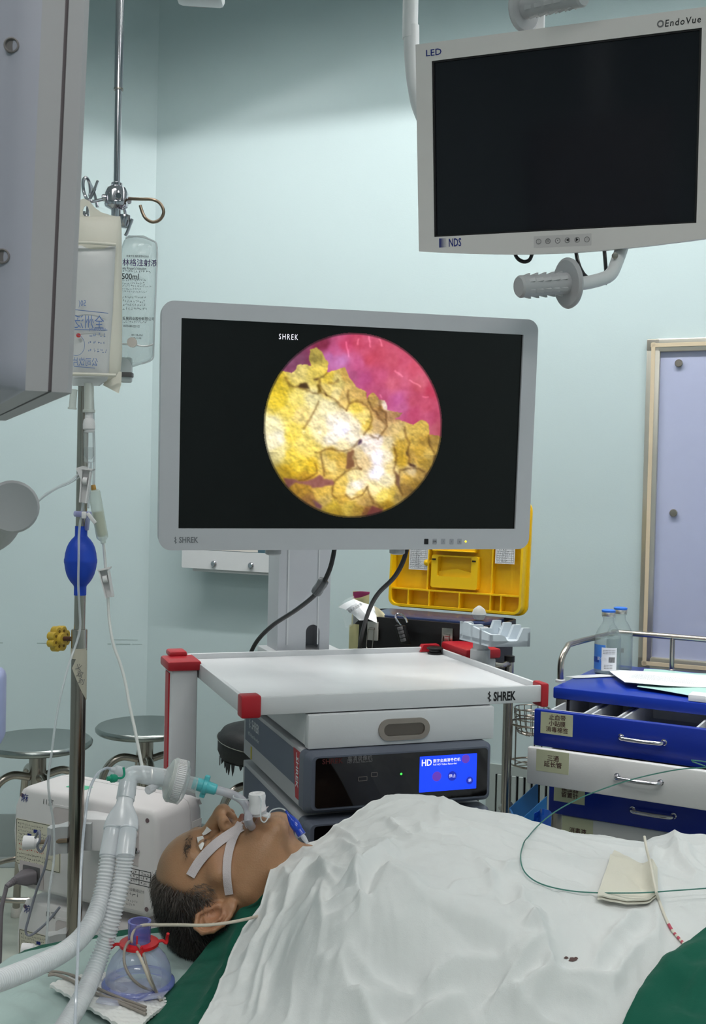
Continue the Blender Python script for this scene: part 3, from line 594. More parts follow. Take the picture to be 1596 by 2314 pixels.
snake(SD, -.030, rz1 - .018, .0014, .012, M_white_ink, vr)
part('sticker', MB().box(SD, -.368, -.358, rz0 + .004, rz0 + .030, 0, .0006), mat('yellow_sticker', (206, 190, 60), rough=.6), vr)
for x in (rx0 + .03, rx1 - .03):
    for y in (.03, .33): part('rubber_foot', MB().lathe([(.010, 0), (.012, .009)], K.at(x, y, rz0 - .009), n=14), M_black, vr)
ls, R2 = make_rec(rz0 - .012 - h, rz0 - .011, 'grey lower device on the cart, half hidden by the sheet', False)
z1_ = rz0 - .011
part('side_decal', MB().box(SD, -.415, -.035, z1_ - .09, z1_ - .012, 0, .0006), MATS['slate_print'], ls)
part('cable_port', MB().lathe([(.012, 0), (.012, .006), (.008, .007)], R2.at(rx1 - .05, z1_ - .03, .0095), R2.z, 20), M_steel, ls)
solo('light_cable', MB().tube([R2.at(rx1 - .05, z1_ - .03, .016), R2.at(rx1 - .03, z1_ - .02, .05), R2.at(rx1 + .03, z1_ - .04, .06), R2.at(rx1 + .05, z1_ - .14, .03)], .006, 10), M_handle, 'short grey cable plugged into the lower device on the cart', 'cable')
# flat shelf under the second device is the cart's own
# ================= ceiling-hung monitor =================
d0 = 2.2
P0 = W(968, 140, d0); P1 = W(1576, 65, d0 * .9044); P3 = W(992, 535, d0 * 1.0217)
sx = nrm(P1 - P0); sn = nrm(np.cross(sx, -nrm(P3 - P0))); sw = np.linalg.norm(P1 - P0); sh = np.linalg.norm(P3 - P0)
S2 = facing(sx, sn, (P1 + P3) / 2); hw, hh = sw / 2, sh / 2
def n_loc(px, py): return S2.loc(WP(px, py, S2.o, S2.z))
nd = thing('pendant_monitor', 'switched-off white monitor with black glass hanging from a white arm at the top', 'monitor', S2.at(0, -hh - .04, -.03))
tl = n_loc(931, 103); bl_ = n_loc(958, 569); bm_ = n_loc(1250, 573)
x0 = (tl[0] + bl_[0]) / 2; x1 = hw - (x0 + hw) * -1 if False else -x0; y1 = tl[1]; y0 = bl_[1] + .001; drop = .016
bot = [(x0 + (x1 - x0) * t, y0 - drop * math.sin(math.pi * t)) for t in np.linspace(0, 1, 17)]
top_ = [(x1 - (x1 - x0) * t, y1) for t in np.linspace(0, 1, 17)]
inn = [(-hw + 2 * hw * t, -hh) for t in np.linspace(0, 1, 17)] + [(hw - 2 * hw * t, hh) for t in np.linspace(0, 1, 17)]
M_nds = mat('warm_white_plastic', (214, 210, 208), rough=.45, var=.02, bump=.04)
part('front_bezel', MB().frame(S2, bot + top_, inn, -.02, .004), M_nds, nd)
mb = MB().prism(bot + top_, S2, -.035, -.0195); mb.prism(rrect(x0 + .05, x1 - .05, y0 + .03, y1 - .03, .03, 5), S2, -.075, -.035); part('rear_housing', mb, M_nds, nd)
part('screen', MB().box(S2, -hw, hw, -hh, hh, -.008, -.002), mat('dark_glass_panel', (17, 18, 25), rough=.12, var=.02, spec=.5), nd)
for q_ in ((-hw, -hw + .004, -hh, hh), (-hw, hw, -hh, -hh + .003), (-hw, hw, hh - .003, hh), (hw - .004, hw, -hh, hh)):
    part('gasket', MB().box(S2, q_[0], q_[1], q_[2], q_[3], -.003, .0015), M_black, nd)
M_navy = mat('navy_print', (24, 40, 120), rough=.6)
p = n_loc(982, 120); text('LED', S2.at(p[0], p[1], .004), S2.x, S2.y, .017, M_navy, nd, align='CENTER', bold=.012, xs=1.15)
p = n_loc(1544, 50); text('EndoVue', S2.at(p[0], p[1], .004), S2.x, S2.y, .0165, M_ink, nd, align='CENTER', bold=.012, xs=.9, spacing=1.2, shear=.1)
p = n_loc(1494, 55); part('round_logo', MB().frame(Fr(S2.at(p[0], p[1], .0042), S2.x, S2.y, S2.z), [(.0062 * math.cos(a), .0062 * math.sin(a)) for a in np.linspace(.5, 6.0, 20)], [(.0036 * math.cos(a), .0036 * math.sin(a)) for a in np.linspace(.5, 6.0, 20)], 0, .0003), M_greyink, nd)
p = n_loc(1030, 549); text('NDS', S2.at(p[0], p[1], .004), S2.x, S2.y, .022, M_navy, nd, align='CENTER', bold=.02, xs=.62)
p = n_loc(1003, 549); mb = MB()
for i in range(7):
    for j in range(9):
        s_ = .0011 * (1 - .1 * i); cx_, cy_ = p[0] - .007 + i * .0022, p[1] - .008 + j * .002
        mb.add([S2.at(cx_ + a * s_, cy_ + b * s_ * .9, .0043) for a, b in ((-1, -1), (1, -1), (1, 1), (-1, 1))], [(0, 1, 2, 3)])
part('halftone_logo', mb, M_navy, nd, kind='stuff', recalc=False)
a = n_loc(1208, 555); b = n_loc(1338, 533)
part('button_strip', MB().box(S2, a[0], b[0], (a[1] + b[1]) / 2 - .011, (a[1] + b[1]) / 2 + .011, .004, .0043), mat('strip_grey', (196, 192, 192), rough=.4), nd)
for i, px in enumerate((1219, 1240, 1262, 1284, 1306, 1328)):
    p = n_loc(px, 546 - (px - 1219) * .045)
    cc = Fr(S2.at(p[0], p[1], .0043), S2.x, S2.y, S2.z)
    bt = part('button', MB().frame(cc, [(.0052 * math.cos(a), .0052 * math.sin(a)) for a in np.linspace(0, 6.28, 17)[:-1]], [(.0043 * math.cos(a), .0043 * math.sin(a)) for a in np.linspace(0, 6.28, 17)[:-1]], 0, .0005), M_greyink, nd)
    text(['▯', '▤', '•', '◀', '▶', '◌'][i], cc.o, S2.x, S2.y, .007, M_ink, bt, align='CENTER', lift=.0006)
# white yoke tube rising behind the screen, handles above and below
M_arm = mat('white_arm', (214, 216, 218), rough=.35, var=.02)
D = 2.34
top_pt = W(928, -40, D)
mb = MB().tube([np.array([top_pt[0], top_pt[1], CEIL - .02]), W(928, 10, D), W(930, 60, D), W(931, 120, D), W(938, 190, D), W(952, 250, D), W(985, 300, D), W(1080, 330, D - .02), W(1250, 335, D - .06)], .0165, 18)
part('yoke_tube', mb, M_arm, nd)
mb = MB().tube([S2.at(0, 0, -.075), S2.at(0, 0, -.17)], .03, 16, 1); part('pivot', mb, M_arm, nd)
def sterile_handle(root, a, b, flange, r0):
    """ribbed grip from a (free end) to b (flange centre)"""
    ax = nrm(b - a); L_ = np.linalg.norm(b - a)
    side = nrm(np.cross(ax, (0, 0, 1))); up = np.cross(side, ax)
    g = part('grip', MB().lathe([(0, 0), (r0 * .86, .0), (r0, .004), (r0 * .92, L_ * .5), (r0 * .98, L_)], a, ax, 20), M_handle, root)
    for k in range(5):
        for q_ in range(6):
            an = q_ * math.pi / 3 + .4; dr_ = side * math.cos(an) + up * math.sin(an); o = a + ax * (L_ * (.16 + .165 * k)) + dr_ * r0 * .9
            fr = Fr(o, ax, np.cross(ax, dr_), dr_)
            part('fin', MB().add([fr.at(-.009, -.003, 0), fr.at(-.009, .003, 0), fr.at(.006, .004, .0), fr.at(.006, -.004, 0), fr.at(.007, .0035, .0045), fr.at(.007, -.0035, .0045)], [(0, 1, 4, 5), (0, 3, 2, 1), (3, 5, 4, 2), (0, 5, 3), (1, 2, 4)]), M_handle, g)
    f = part('flange', MB().lathe([(r0 * .9, -.003), (flange * .9, -.004), (flange, .0), (flange * .97, .004), (flange * .6, .007), (r0 * .9, .012), (r0 * .8, .016)], b, ax, 32), M_handle, root)
    return ax
a, b = W(1172, 648, 2.02), W(1283, 640, 2.06); ax = sterile_handle(nd, a, b, .047, .0205)
mb = MB().tube([b + ax * .01, W(1320, 640, 2.07), W(1362, 630, 2.09), W(1382, 618, 2.1), W(1395, 590, 2.12), W(1408, 550, 2.15), W(1412, 500, 2.19)], .0125, 16); part('handle_arm', mb, M_arm, nd)
p = W(1390, 578, 2.1); part('screw', MB().lathe([(.006, 0), (.006, .0015), (.004, .002)], p, nrm(EYE - p), 14), M_steel, nd)
b, a = W(1186, 18, 2.12), W(1320, -12, 2.02); ax = sterile_handle(nd, a, b, .045, .021)
mb = MB().box(Fr(W(1212, 66, 2.2), nrm([1, -.35, -.25]), (0, 0, 1), nrm(np.cross(nrm([1, -.35, -.25]), (0, 0, 1)))), -.017, .017, -.06, .05, -.006, .006, .003); part('handle_bracket', mb, M_arm, nd)
p = W(1203, 48, 2.17); part('screw', MB().lathe([(.0045, 0), (.0045, .0015), (.003, .002)], p, nrm(EYE - p), 14), M_steel, nd)
for pts in (((1160, 545, 2.24), (1166, 578, 2.23), (1182, 591, 2.22), (1198, 586, 2.22), (1206, 560, 2.23)), ((1300, 540, 2.2), (1304, 580, 2.2), (1314, 610, 2.18), (1330, 628, 2.15), (1372, 640, 2.13)), ((1364, 540, 2.18), (1367, 575, 2.18), (1370, 612, 2.14))):
    part('cable', MB().tube(PW(pts), .0038, 8), M_cable, nd)
# white fitting just below the ceiling, only its underside in view
p = W(452, 8, 2.6); lampx = nrm([1, .1, 0])
cl = thing('ceiling_bracket', 'white and brown ceiling fitting peeking in at the top edge beside the hanging rod', 'bracket', (p[0], p[1], p[2]))
F5 = Fr(p, lampx, (0, 1, 0)); 
part('end_block', MB().box(F5, -.055, .055, -.03, .03, .0, .1, .012), M_white, cl)
part('brown_sleeve', MB().box(F5, -.032, .012, -.034, .034, .004, .11, .004), mat('brown_plastic', (130, 108, 104), rough=.4), cl)
part('knob', MB().lathe([(.014, 0), (.018, .004), (.018, .02)], F5.at(.026, -.034, .02), (0, -1, 0), 20), M_white, cl)
part('drop_tube', MB().tube([F5.at(0, 0, .09), np.array([p[0], p[1], CEIL])], .018, 14, 1), M_white, cl)

# ================= grey monitor seen edge-on, close on one side =================
Yc = .85; az = nrm([.028, 0, 1]); aN = nrm([.917, .4, 0]); bN = nrm([-.4, .917, 0])
cpt = W(164, 888, Yc)
LM = Fr(cpt, aN, bN, az)     # x toward the back of the set, y away along the screen
lm = thing('side_monitor', 'big grey monitor seen edge-on, hanging close to the camera beside the drip rod', 'monitor', LM.at(-.03, .2, 0))
M_lm = mat('grey_monitor_shell', (166, 165, 168), rough=.5, var=.02)
M_lmf = mat('lilac_grey_bezel', (166, 167, 180), rough=.4, var=.02)
dl = lambda px, py: LM.loc(WP(px, py, cpt, bN))
g0 = dl(57, 872)[0]; g1 = dl(112, 884)[0]
part('rear_shell', MB().prism([(g1 + .0015, 0), (-.004, 0), (0, .004), (0, .46), (g1 + .0015, .46)], LM, 0, .62), M_lm, lm)
part('seam', MB().box(LM, g1 - .002, g1 + .002, .0012, .46, .0012, .62), mat('seam_shadow', (96, 88, 92), rough=.7), lm)
part('mid_shell', MB().prism([(g0, 0), (g1 - .0012, 0), (g1 - .0012, .46), (g0, .46)], LM, 0, .62), M_lm, lm)
# front bezel: side wall turning toward the screen
bz = [(g0, .0), (g0 - .008, .001), (g0 - .018, .005), (g0 - .027, .014), (g0 - .032, .026), (g0 - .034, .06), (g0 - .034, .46), (g0, .46)]
def bez():
    mb = MB(); n = len(bz); zs = [.020, .008, .002, 0][::-1]; lev = []
    for z, sc in ((.0, .72), (.004, .86), (.011, .95), (.022, 1.0), (.62, 1.0)):
        lev.append([LM.at(g0 + (p[0] - g0) * sc, p[1] + (1 - sc) * .03 * (p[0] < g0 - .0001), z) for p in bz])
    vs = [q for l in lev for q in l]; fs = [(i * n + j, i * n + (j + 1) % n, (i + 1) * n + (j + 1) % n, (i + 1) * n + j) for i in range(len(lev) - 1) for j in range(n)]
    return mb.add(vs, fs + [tuple(range(n)), tuple(range(len(lev) * n - 1, (len(lev) - 1) * n - 1, -1))])
part('front_bezel', bez(), M_lmf, lm, ang=50)
for px, py in ((49, 101), (28, 577)):
    best = None
    q = LM.loc(WP(px, py, LM.at(g0 - .022, .009, 0), nrm(bN * 1 - aN * -.45)))
    o = LM.at(g0 - .02, .006, q[2]); nn = nrm(-bN - aN * .45)
    part('screw_hole', MB().lathe([(.0058, -.002), (.0058, .0012), (.0048, .0014), (.0040, -.0004), (0, -.0006)], o, nn, 20), mat('screw_recess', (112, 108, 108), rough=.6), lm)
a = W(28, 1146, .98); ax = nrm(EYE + np.array([.02, 0, -.2]) - a); ax = nrm([.30, -.95, -.02])
part('hanger', MB().box(LM, -.055, -.02, .2, .26, .55, 1.5, .004), M_arm, lm)
hn = part('grip', MB().lathe([(0, .0), (.0215, 0), (.0235, -.003), (.0235, -.012), (.0215, -.030), (.022, -.09), (.020, -.10), (0, -.1)], a, ax, 28), M_handle, lm)
q0 = a - ax * .06
part('handle_arm', MB().tube([q0 + (0, 0, -.012), W(20, 1172, 1.03), W(4, 1205, 1.06), W(-40, 1225, 1.08), W(-95, 1190, 1.08), W(-115, 1050, 1.08), W(-110, 940, 1.08), LM.at(-.03, .3, .03)], .0125, 14), M_handle, lm)
o = W(3, 1600, .72)
solo('lilac_panel', MB().box(Fr(o, (1, .2, 0), (-.2, 1, 0)), -.07, .002, -.015, .015, -.024, .026, .006, 3), mat('lilac_plastic', (158, 166, 206), rough=.5), 'blurred lilac plastic panel edge peeking in beside the steel stool', 'panel')
bpy.data.objects['lilac_panel']
# ================= ceiling drip rod with hooks =================
YR = 2.0; rodp = W(268, 200, YR)
rod = thing('drip_rod', 'chrome drip rod hanging from the ceiling with curled steel hooks', 'drip rod', (rodp[0], rodp[1], CEIL - .001))
X0, Y0 = rodp[0], rodp[1]
zj = rodp[2] - .001; zh = W(270, 450, YR)[2]
part('upper_tube', MB().lathe([(.0078, 0), (.0078, CEIL - zj - .002)], (X0, Y0, zj), n=20), M_chrome, rod)
part('lower_tube', MB().lathe([(.0060, 0), (.0060, zj - zh + .01)], (X0, Y0, zh), n=20), M_chrome, rod)
part('joint_ring', MB().lathe([(.006, -.002), (.0086, -.002), (.0086, .001), (.006, .001)], (X0, Y0, zj), n=20), M_steel, rod)
hub = part('hub', MB().lathe([(.007, .030), (.010, .028), (.010, .023), (.016, .020), (.0205, .010), (.0205, -.006), (.0215, -.009), (.020, -.014), (.012, -.018), (.009, -.019), (.009, -.05), (.008, -.052)], (X0, Y0, zh), n=28), M_chrome, rod)
for a in range(4):
    an = a * math.pi / 2 + .35; d_ = np.array([math.cos(an), math.sin(an), 0]); part('socket', MB().lathe([(.0065, .012), (.0065, .0235), (.005, .026)], np.array([X0, Y0, zh]), d_, 14), M_chrome, hub)
hk = [[(292, 449, 2.0), (318, 450, 1.99), (345, 451, 1.985), (362, 460, 1.985), (370, 478, 1.985), (363, 495, 1.985), (346, 502, 1.985), (330, 494, 1.985), (322, 480, 1.985), (317, 464, 1.985)],
      [(248, 449, 2.0), (230, 451, 1.99), (209, 455, 1.98), (197, 450, 1.97), (189, 432, 1.97), (188, 410, 1.97), (194, 401, 1.97), (201, 410, 1.98), (204, 428, 1.985), (203, 444, 1.985)],
      [(221, 410, 2.0), (214, 428, 1.99), (204, 448, 1.98), (199, 468, 1.965), (197, 486, 1.955), (192, 489, 1.955), (189, 478, 1.955)],
      [(203, 414, 2.02), (212, 434, 2.03), (217, 452, 2.03), (220, 468, 2.03)],
      [(280, 470, 2.02), (284, 484, 2.03), (288, 498, 2.03), (284, 508, 2.02), (277, 505, 2.0)],
      [(299, 495, 1.99), (294, 508, 1.99), (288, 524, 1.99), (283, 533, 1.99)]]
for h in hk: part('hook', MB().tube(PW(h), .0029, 9, 5), M_rust if h is hk[0] else M_chrome, rod)
part('lower_hub', MB().lathe([(.006, .012), (.011, .010), (.012, .0), (.010, -.010), (.005, -.012)], W(282, 500, 2.005), n=20), M_chrome, rod)

# ================= floor drip stand =================
YS = 1.95; sp_ = W(187, 1000, YS); XS, YSS = sp_[0], sp_[1]
zof = lambda py: W(187, py, YS)[2]
stand = thing('drip_stand', 'steel floor drip stand with a yellow lobed clamping knob', 'drip stand', (XS, YSS, 0))
part('inner_pole', MB().lathe([(.0098, 0), (.0098, 1.66 - zof(1440))], (XS, YSS, zof(1440)), n=24), M_steel, stand)
part('outer_pole', MB().lathe([(.0134, 0), (.0134, zof(1480) - .08)], (XS, YSS, .08), n=28), mat('stainless_steel', (158, 148, 140), rough=.2, metal=1, var=.05), stand)
part('collar', MB().lathe([(.0140, 0), (.0140, .046), (.0132, .048), (.0105, .048)], (XS, YSS, zof(1483)), n=28), M_steel, stand)
part('hub', MB().lathe([(.02, 0), (.04, .01), (.04, .05), (.02, .06)], (XS, YSS, .05), n=24), M_steel, stand)
for k in range(5):
    a = 2 * math.pi * k / 5 + .9; e = np.array([XS + .27 * math.cos(a), YSS + .27 * math.sin(a), .058]); lg = part('leg', MB().tube([(XS, YSS, .09), (XS + .14 * math.cos(a), YSS + .14 * math.sin(a), .08), e], .011, 10), M_steel, stand)
    part('caster', MB().lathe([(0, -.01), (.026, -.01), (.028, 0), (.026, .01), (0, .01)], (e[0], e[1], .028), (-math.sin(a), math.cos(a), 0), 16), M_black, lg)
# yellow lobed knob on its rusty screw
kc = W(134, 1443, 1.968); ka = nrm(W(174, 1444, 1.946) - kc); M_yk = mat('yellow_plastic', (206, 172, 62), rough=.45, var=.06)
part('knob_screw', MB().tube([kc, W(176, 1444, 1.946)], .0042, 10, 1), mat('rusty_screw', (84, 52, 40), rough=.7, var=.3, scale=200), stand)
part('knob_nut', MB().lathe([(.007, -.003), (.007, .003)], W(168, 1444, 1.950), ka, 6), M_rust, stand)
ks = Fr(kc, nrm(np.cross(ka, (0, 0, 1))), (0, 0, 1), ka)
lob = [((.0190 + .0048 * abs(math.sin(4 * a)) ** .6) * math.cos(a), (.0190 + .0048 * abs(math.sin(4 * a)) ** .6) * math.sin(a)) for a in np.linspace(0, 2 * math.pi, 65)[:-1]]
mb = MB(); lv = [(-.010, .90), (-.008, 1.0), (.004, 1.0), (.006, .9)]
vs = [ks.at(p[0] * s_, p[1] * s_, z) for z, s_ in lv for p in lob]; n = len(lob)
mb.add(vs, [(i * n + j, i * n + (j + 1) % n, (i + 1) * n + (j + 1) % n, (i + 1) * n + j) for i in range(3) for j in range(n)] + [tuple(range(n)), tuple(range(3 * n, 4 * n))]); mb.lathe([(.012, .005), (.0095, .012), (.005, .012)], kc, ka, 20)
yk = part('knob', mb, M_yk, stand)
for k in range(8):
    a = k * math.pi / 4 + .39; part('knob_pit', MB().lathe([(.0026, 0), (.0026, .0004)], ks.at(.0145 * math.cos(a), .0145 * math.sin(a), .0059), ka, 10), mat('yellow_pit', (120, 92, 30), rough=.8), yk)
# torn paper tape on the pole
tape = thing('paper_tape', 'torn cream paper tape with handwriting stuck round the steel pole', 'tape', (XS, YSS, zof(1560)))
def wrap(pts, r, m_, name, parent):   # strip on the cylinder: pts (angle deg, z) quads
    mb = MB(); P = []
    for (a0, a1, z) in pts: P.append([np.array([XS + r * math.cos(math.radians(a0 + (a1 - a0) * t)), YSS + r * math.sin(math.radians(a0 + (a1 - a0) * t)), z]) for t in np.linspace(0, 1, 9)])
    mb.grid(P); return part(name, mb, m_, parent, recalc=True)
M_tape = mat('cream_tape', (200, 194, 178), rough=.85, bump=.2, bscale=300)
wrap([(-175, -20, zof(1464)), (-178, -18, zof(1472)), (-178, -30, zof(1487))], .0146, M_tape, 'band', tape)
wrap([(-60, -8, zof(1468)), (-95, -5, zof(1486)), (-128, -3, zof(1508)), (-95, -2, zof(1530)), (-55, -2, zof(1560)), (-12, -2, zof(1580))], .0149, M_tape, 'torn_end', tape)
fr = Fr((XS, YSS - .0155, zof(1512)), (1, 0, 0), (0, 0, 1), (0, -1, 0))
for k, ch in enumerate('义双刘'): text(ch, (XS - .002 + .0022 * k, YSS - .0156, zof(1503 + 16 * k)), (1, 0, -.3), (.3, 0, 1), .012, M_greyink, tape)
# clamp on the pole (holds the white devices)
M_cast = mat('cast_aluminium', (186, 188, 190), rough=.45, metal=.05, var=.05)

# blue rubber bulb pushed onto the pole
zb = zof(1267)
solo('rubber_bulb', MB().lathe([(.0103, .060), (.0108, .061), (.0108, .044), (.0126, .0415), (.0168, .037), (.0210, .031), (.0245, .023), (.0270, .013), (.0281, .004), (.0288, .002), (.0288, -.003), (.0281, -.005), (.0268, -.014), (.0242, -.024), (.0206, -.032), (.0162, -.0385), (.0122, -.043), (.0108, -.046), (.0108, -.061), (.0103, -.060)], (XS, YSS, zb), n=40),
     mat('blue_rubber', (24, 70, 190), rough=.5, var=.05), 'blue oval rubber squeeze bulb pushed onto the steel drip pole', 'rubber bulb', ang=50)

# ================= infusion bags and lines =================
def pillow(rows, Y, th, m, name, parent, nu=14, nv=26, seam=.0006):
    rows = sorted(rows); ys = np.array([r[0] for r in rows], float); mb = MB(); F, Bk = [], []
    for j in range(nv):
        v = j / (nv - 1); y = ys[0] + (ys[-1] - ys[0]) * v; xl = np.interp(y, ys, [r[1] for r in rows]); xr = np.interp(y, ys, [r[2] for r in rows]); Ff, Bb = [], []
        for i in range(nu):
            u = i / (nu - 1); p = W(xl + (xr - xl) * u, y, Y); b = th * (math.sin(math.pi * u) ** .6) * (min(1, v * 7, (1 - v) * 7 + .02) ** .5) + seam
            Ff.append(p - np.array([0, b, 0])); Bb.append(p + np.array([0, b, 0]))
        F.append(Ff); Bk.append(Bb[::-1])
    P = [a + b for a, b in zip(F, Bk)]; n = len(P[0]); vs = [q for r in P for q in r]
    fs = [(j * n + k, j * n + (k + 1) % n, (j + 1) * n + (k + 1) % n, (j + 1) * n + k) for j in range(nv - 1) for k in range(n)] + [tuple(range(n)), tuple((nv - 1) * n + k for k in range(n - 1, -1, -1))]
    mb.add(vs, fs); return part(name, mb, m, parent, ang=60)
M_cov = mat('milky_cover', (228, 224, 212), rough=.5, var=.03, alpha=.96)
M_fluid = mat('clear_bag', (226, 232, 234), rough=.18, alpha=.55, spec=.8)
M_bag2 = mat('clear_soft_bag', (214, 230, 232), rough=.12, alpha=.38, spec=.9)
YB = 1.93
bag = thing('infusion_bag', 'drip bag with blue print inside a milky cream cover beside the grey monitor edge', 'infusion bag', W(215, 880, YB))
pillow([(489, 168, 272), (520, 167, 275), (560, 166, 275), (700, 163, 276), (800, 160, 276), (845, 158, 272), (862, 160, 262), (866, 205, 240)], YB, .016, M_cov, 'cover', bag)
# hanging tab with a hole for the hook
tabo = [W(x, y, YB) for x, y in ((169, 492), (172, 470), (179, 453), (190, 449), (203, 455), (213, 468), (229, 480), (252, 487), (272, 491))]
hole = [W(x, y, YB) for x, y in ((187, 484), (188, 474), (190, 468), (195, 464), (199, 468), (202, 478), (203, 488), (200, 491), (194, 492))]
FT = Fr((0, YB, 0), (1, 0, 0), (0, 0, 1), (0, -1, 0)); mb = MB()
mb.frame(FT, [FT.loc(p)[:2] for p in tabo], [FT.loc(p)[:2] for p in hole], -.001, .001); part('hanging_tab', mb, M_cov, bag)
part('cover_fin', MB().sheet([[W(250, 840, YB), W(275, 840, YB - .003)], [W(238, 862, YB), W(274, 868, YB - .008)], [W(232, 870, YB), W(268, 889, YB - .010)]], .001, (0, -1, 0)), M_cov, bag)
inn = pillow([(555, 166, 262), (580, 165, 260), (700, 160, 255), (800, 158, 248), (843, 157, 246), (868, 160, 240), (872, 165, 225)], YB - .012, .010, mat('milky_bag', (232, 233, 236), rough=.3, alpha=.85), 'fluid_bag', bag)
for y in (548, 845): part('welded_seam', MB().tube([W(160, y + 0, YB - .0245), W(210, y + 1, YB - .026), W(262, y + 5 if y < 600 else y + 3, YB - .018)], .0028, 8, 3), M_cov, bag)
FTb = Fr((0, YB - .0265, 0), (1, 0, 0), (0, 0, 1), (0, -1, 0)); M_bl = mat('blue_faded_print', (96, 124, 180), rough=.6)
def bp(px, py): return FTb.loc(W(px, py, YB - .0265))
for s_, px, py, h_ in (('全州泛舟', 236, 731, .025), ('GLUCOSE INJ', 240, 745, .007), ('50(', 195, 686, .014), ('公司饮片', 222, 820, .016)):
    q = bp(px, py); text(s_, FTb.at(q[0], q[1], 0), FTb.x, FTb.y, h_, M_bl, inn, mirror=True, xs=.7, lift=.0008)
for a, b in (((168, 700), (245, 708)), ((168, 745), (243, 746)), ((168, 828), (215, 832))):
    qa, qb = bp(*a), bp(*b); part('printed_line', MB().tube([FTb.at(qa[0], qa[1], .001), FTb.at(qb[0], qb[1], .001)], .0006, 5, 1), M_bl, inn)
q = bp(178, 758); part('printed_badge', MB().prism(rrect(q[0] - .004, q[0] + .0035, q[1] - .0035, q[1] + .0035, .003, 4), FTb, .0008, .0012), M_redink, inn)
c_ = bp(172, 780); part('printed_ring', MB().tube([FTb.at(c_[0] + .015 * math.cos(a), c_[1] + .018 * math.sin(a), .001) for a in np.linspace(-1.9, 1.5, 12)], .0004, 5, 2), M_bl, inn)
for y0_, y1_ in ((752, 766), (770, 782), (788, 800)):
    qa, qb = bp(200, y1_), bp(243, y0_); scribble(FTb, qa[0], qb[0], qa[1], qb[1], 1, M_bl, inn, seed=y0_, z=.0012)
# ports, drip chamber and the line down the pole
for (x, y0_, y1_, r_, dx_) in ((201, 866, 932, .0085, 0), (167, 880, 925, .0060, -4)):
    a, b = W(x, y0_, YB - .01), W(x + dx_, y1_, YB - .01); ax = nrm(b - a); L_ = np.linalg.norm(b - a)
    part('port', MB().lathe([(r_ * 1.1, 0), (r_, .004), (r_, L_ * .9), (r_ * 1.25, L_ * .91), (r_ * 1.25, L_), (r_ * .8, L_)], a, ax, 18), mat('clear_port', (216, 220, 214), rough=.2, alpha=.7), bag)
dset = thing('drip_set', 'drip chamber and clear line running down in front of the steel pole', 'infusion line', W(200, 1045, YB))
a, b = W(201, 930, YB - .01), W(202, 1046, YB - .01); ax = nrm(b - a); L_ = np.linalg.norm(b - a)
part('spike', MB().lathe([(.007, 0), (.007, .012), (.0085, .013), (.0095, .016), (.0105, .022), (.0105, .030), (.008, .032), (.008, .036)], a, ax, 20), M_plast, dset)
part('drip_chamber', MB().lathe([(.0092, .034), (.0092, L_ - .012), (.0095, L_ - .010), (.0088, L_ - .002), (.004, L_)], a, ax, 22), mat('clear_tube_plastic', (206, 212, 214), rough=.06, alpha=.22, spec=.9), dset)
part('fluid_level', MB().lathe([(.0080, .062), (.0080, L_ - .012), (.004, L_ - .006)], a, ax, 20), mat('clear_fluid', (150, 160, 164), rough=.05, alpha=.22, spec=.8), dset)
TUBE = mat('clear_line', (224, 230, 234), rough=.12, alpha=.62, spec=.9)
TUBE2 = mat('milky_line', (222, 224, 222), rough=.3, alpha=.9)
part('line', MB().tube(PW([(202, 1044, 1.92), (200, 1060, 1.915), (194, 1100, 1.91), (186, 1150, 1.912), (179, 1200, 1.915), (178, 1260, 1.912), (177, 1320, 1.915), (180, 1380, 1.925), (181, 1420, 1.928), (172, 1455, 1.92), (156, 1500, 1.9), (140, 1560, 1.88), (126, 1630, 1.87), (117, 1700, 1.86), (109, 1760, 1.86), (113, 1810, 1.87), (121, 1860, 1.88), (122, 1940, 1.88), (112, 2010, 1.86), (108, 2080, 1.85), (104, 2150, 1.85)]), .0021, 8, 5), TUBE, dset)
part('line', MB().tube(PW([(205, 1046, 1.925), (203, 1100, 1.925), (199, 1148, 1.918)]), .0024, 8, 5), TUBE, dset)
# roller clamp: a channel with a flared lip and a wheel
def roller(a, b, wd, parent, m_, flare=True, tilt=0):
    ax = nrm(b - a); L_ = np.linalg.norm(b - a); n_ = np.array([0, -1, 0.]); n_ = nrm(n_ - ax * (n_ @ ax)); s_ = np.cross(n_, ax)
    fr = Fr((a + b) / 2, s_, ax, n_); mb = MB()
    mb.prism([(-wd * .45, -L_ / 2), (wd * .45, -L_ / 2), (wd * .36, L_ / 2), (-wd * .3, L_ / 2)], fr, -.006, -.002)
    mb.prism([(-wd * .5, -L_ / 2), (-wd * .38, -L_ / 2), (-wd * .22, L_ / 2), (-wd * .34, L_ / 2)], fr, -.006, .007); mb.prism([(wd * .38, -L_ / 2), (wd * .5, -L_ / 2), (wd * .40, L_ / 2), (wd * .28, L_ / 2)], fr, -.006, .007)
    if flare: mb.prism([(-wd * .62, -L_ / 2 - .001), (wd * .75, -L_ / 2 - .002), (wd * .62, -L_ / 2 + .0015), (-wd * .5, -L_ / 2 + .0015)], fr, -.007, .009)
    rc = part('roller_clamp', mb, m_, parent)
    part('wheel', MB().lathe([(.0065, -wd * .22), (.0065, wd * .22)], fr.at(0, -L_ * .15, .003), s_, 16), m_, rc)
roller(W(197, 1060, 1.905), W(188, 1136, 1.905), .017, dset, M_plast)
o = W(190, 1066, 1.93); part('side_valve', MB().prism([(-.014, .006), (-.002, .010), (.010, .008), (.006, -.004), (-.002, -.02)], Fr(o, (1, 0, 0), (0, 0, 1), (0, -1, 0)), -.003, .003), M_plast, dset)
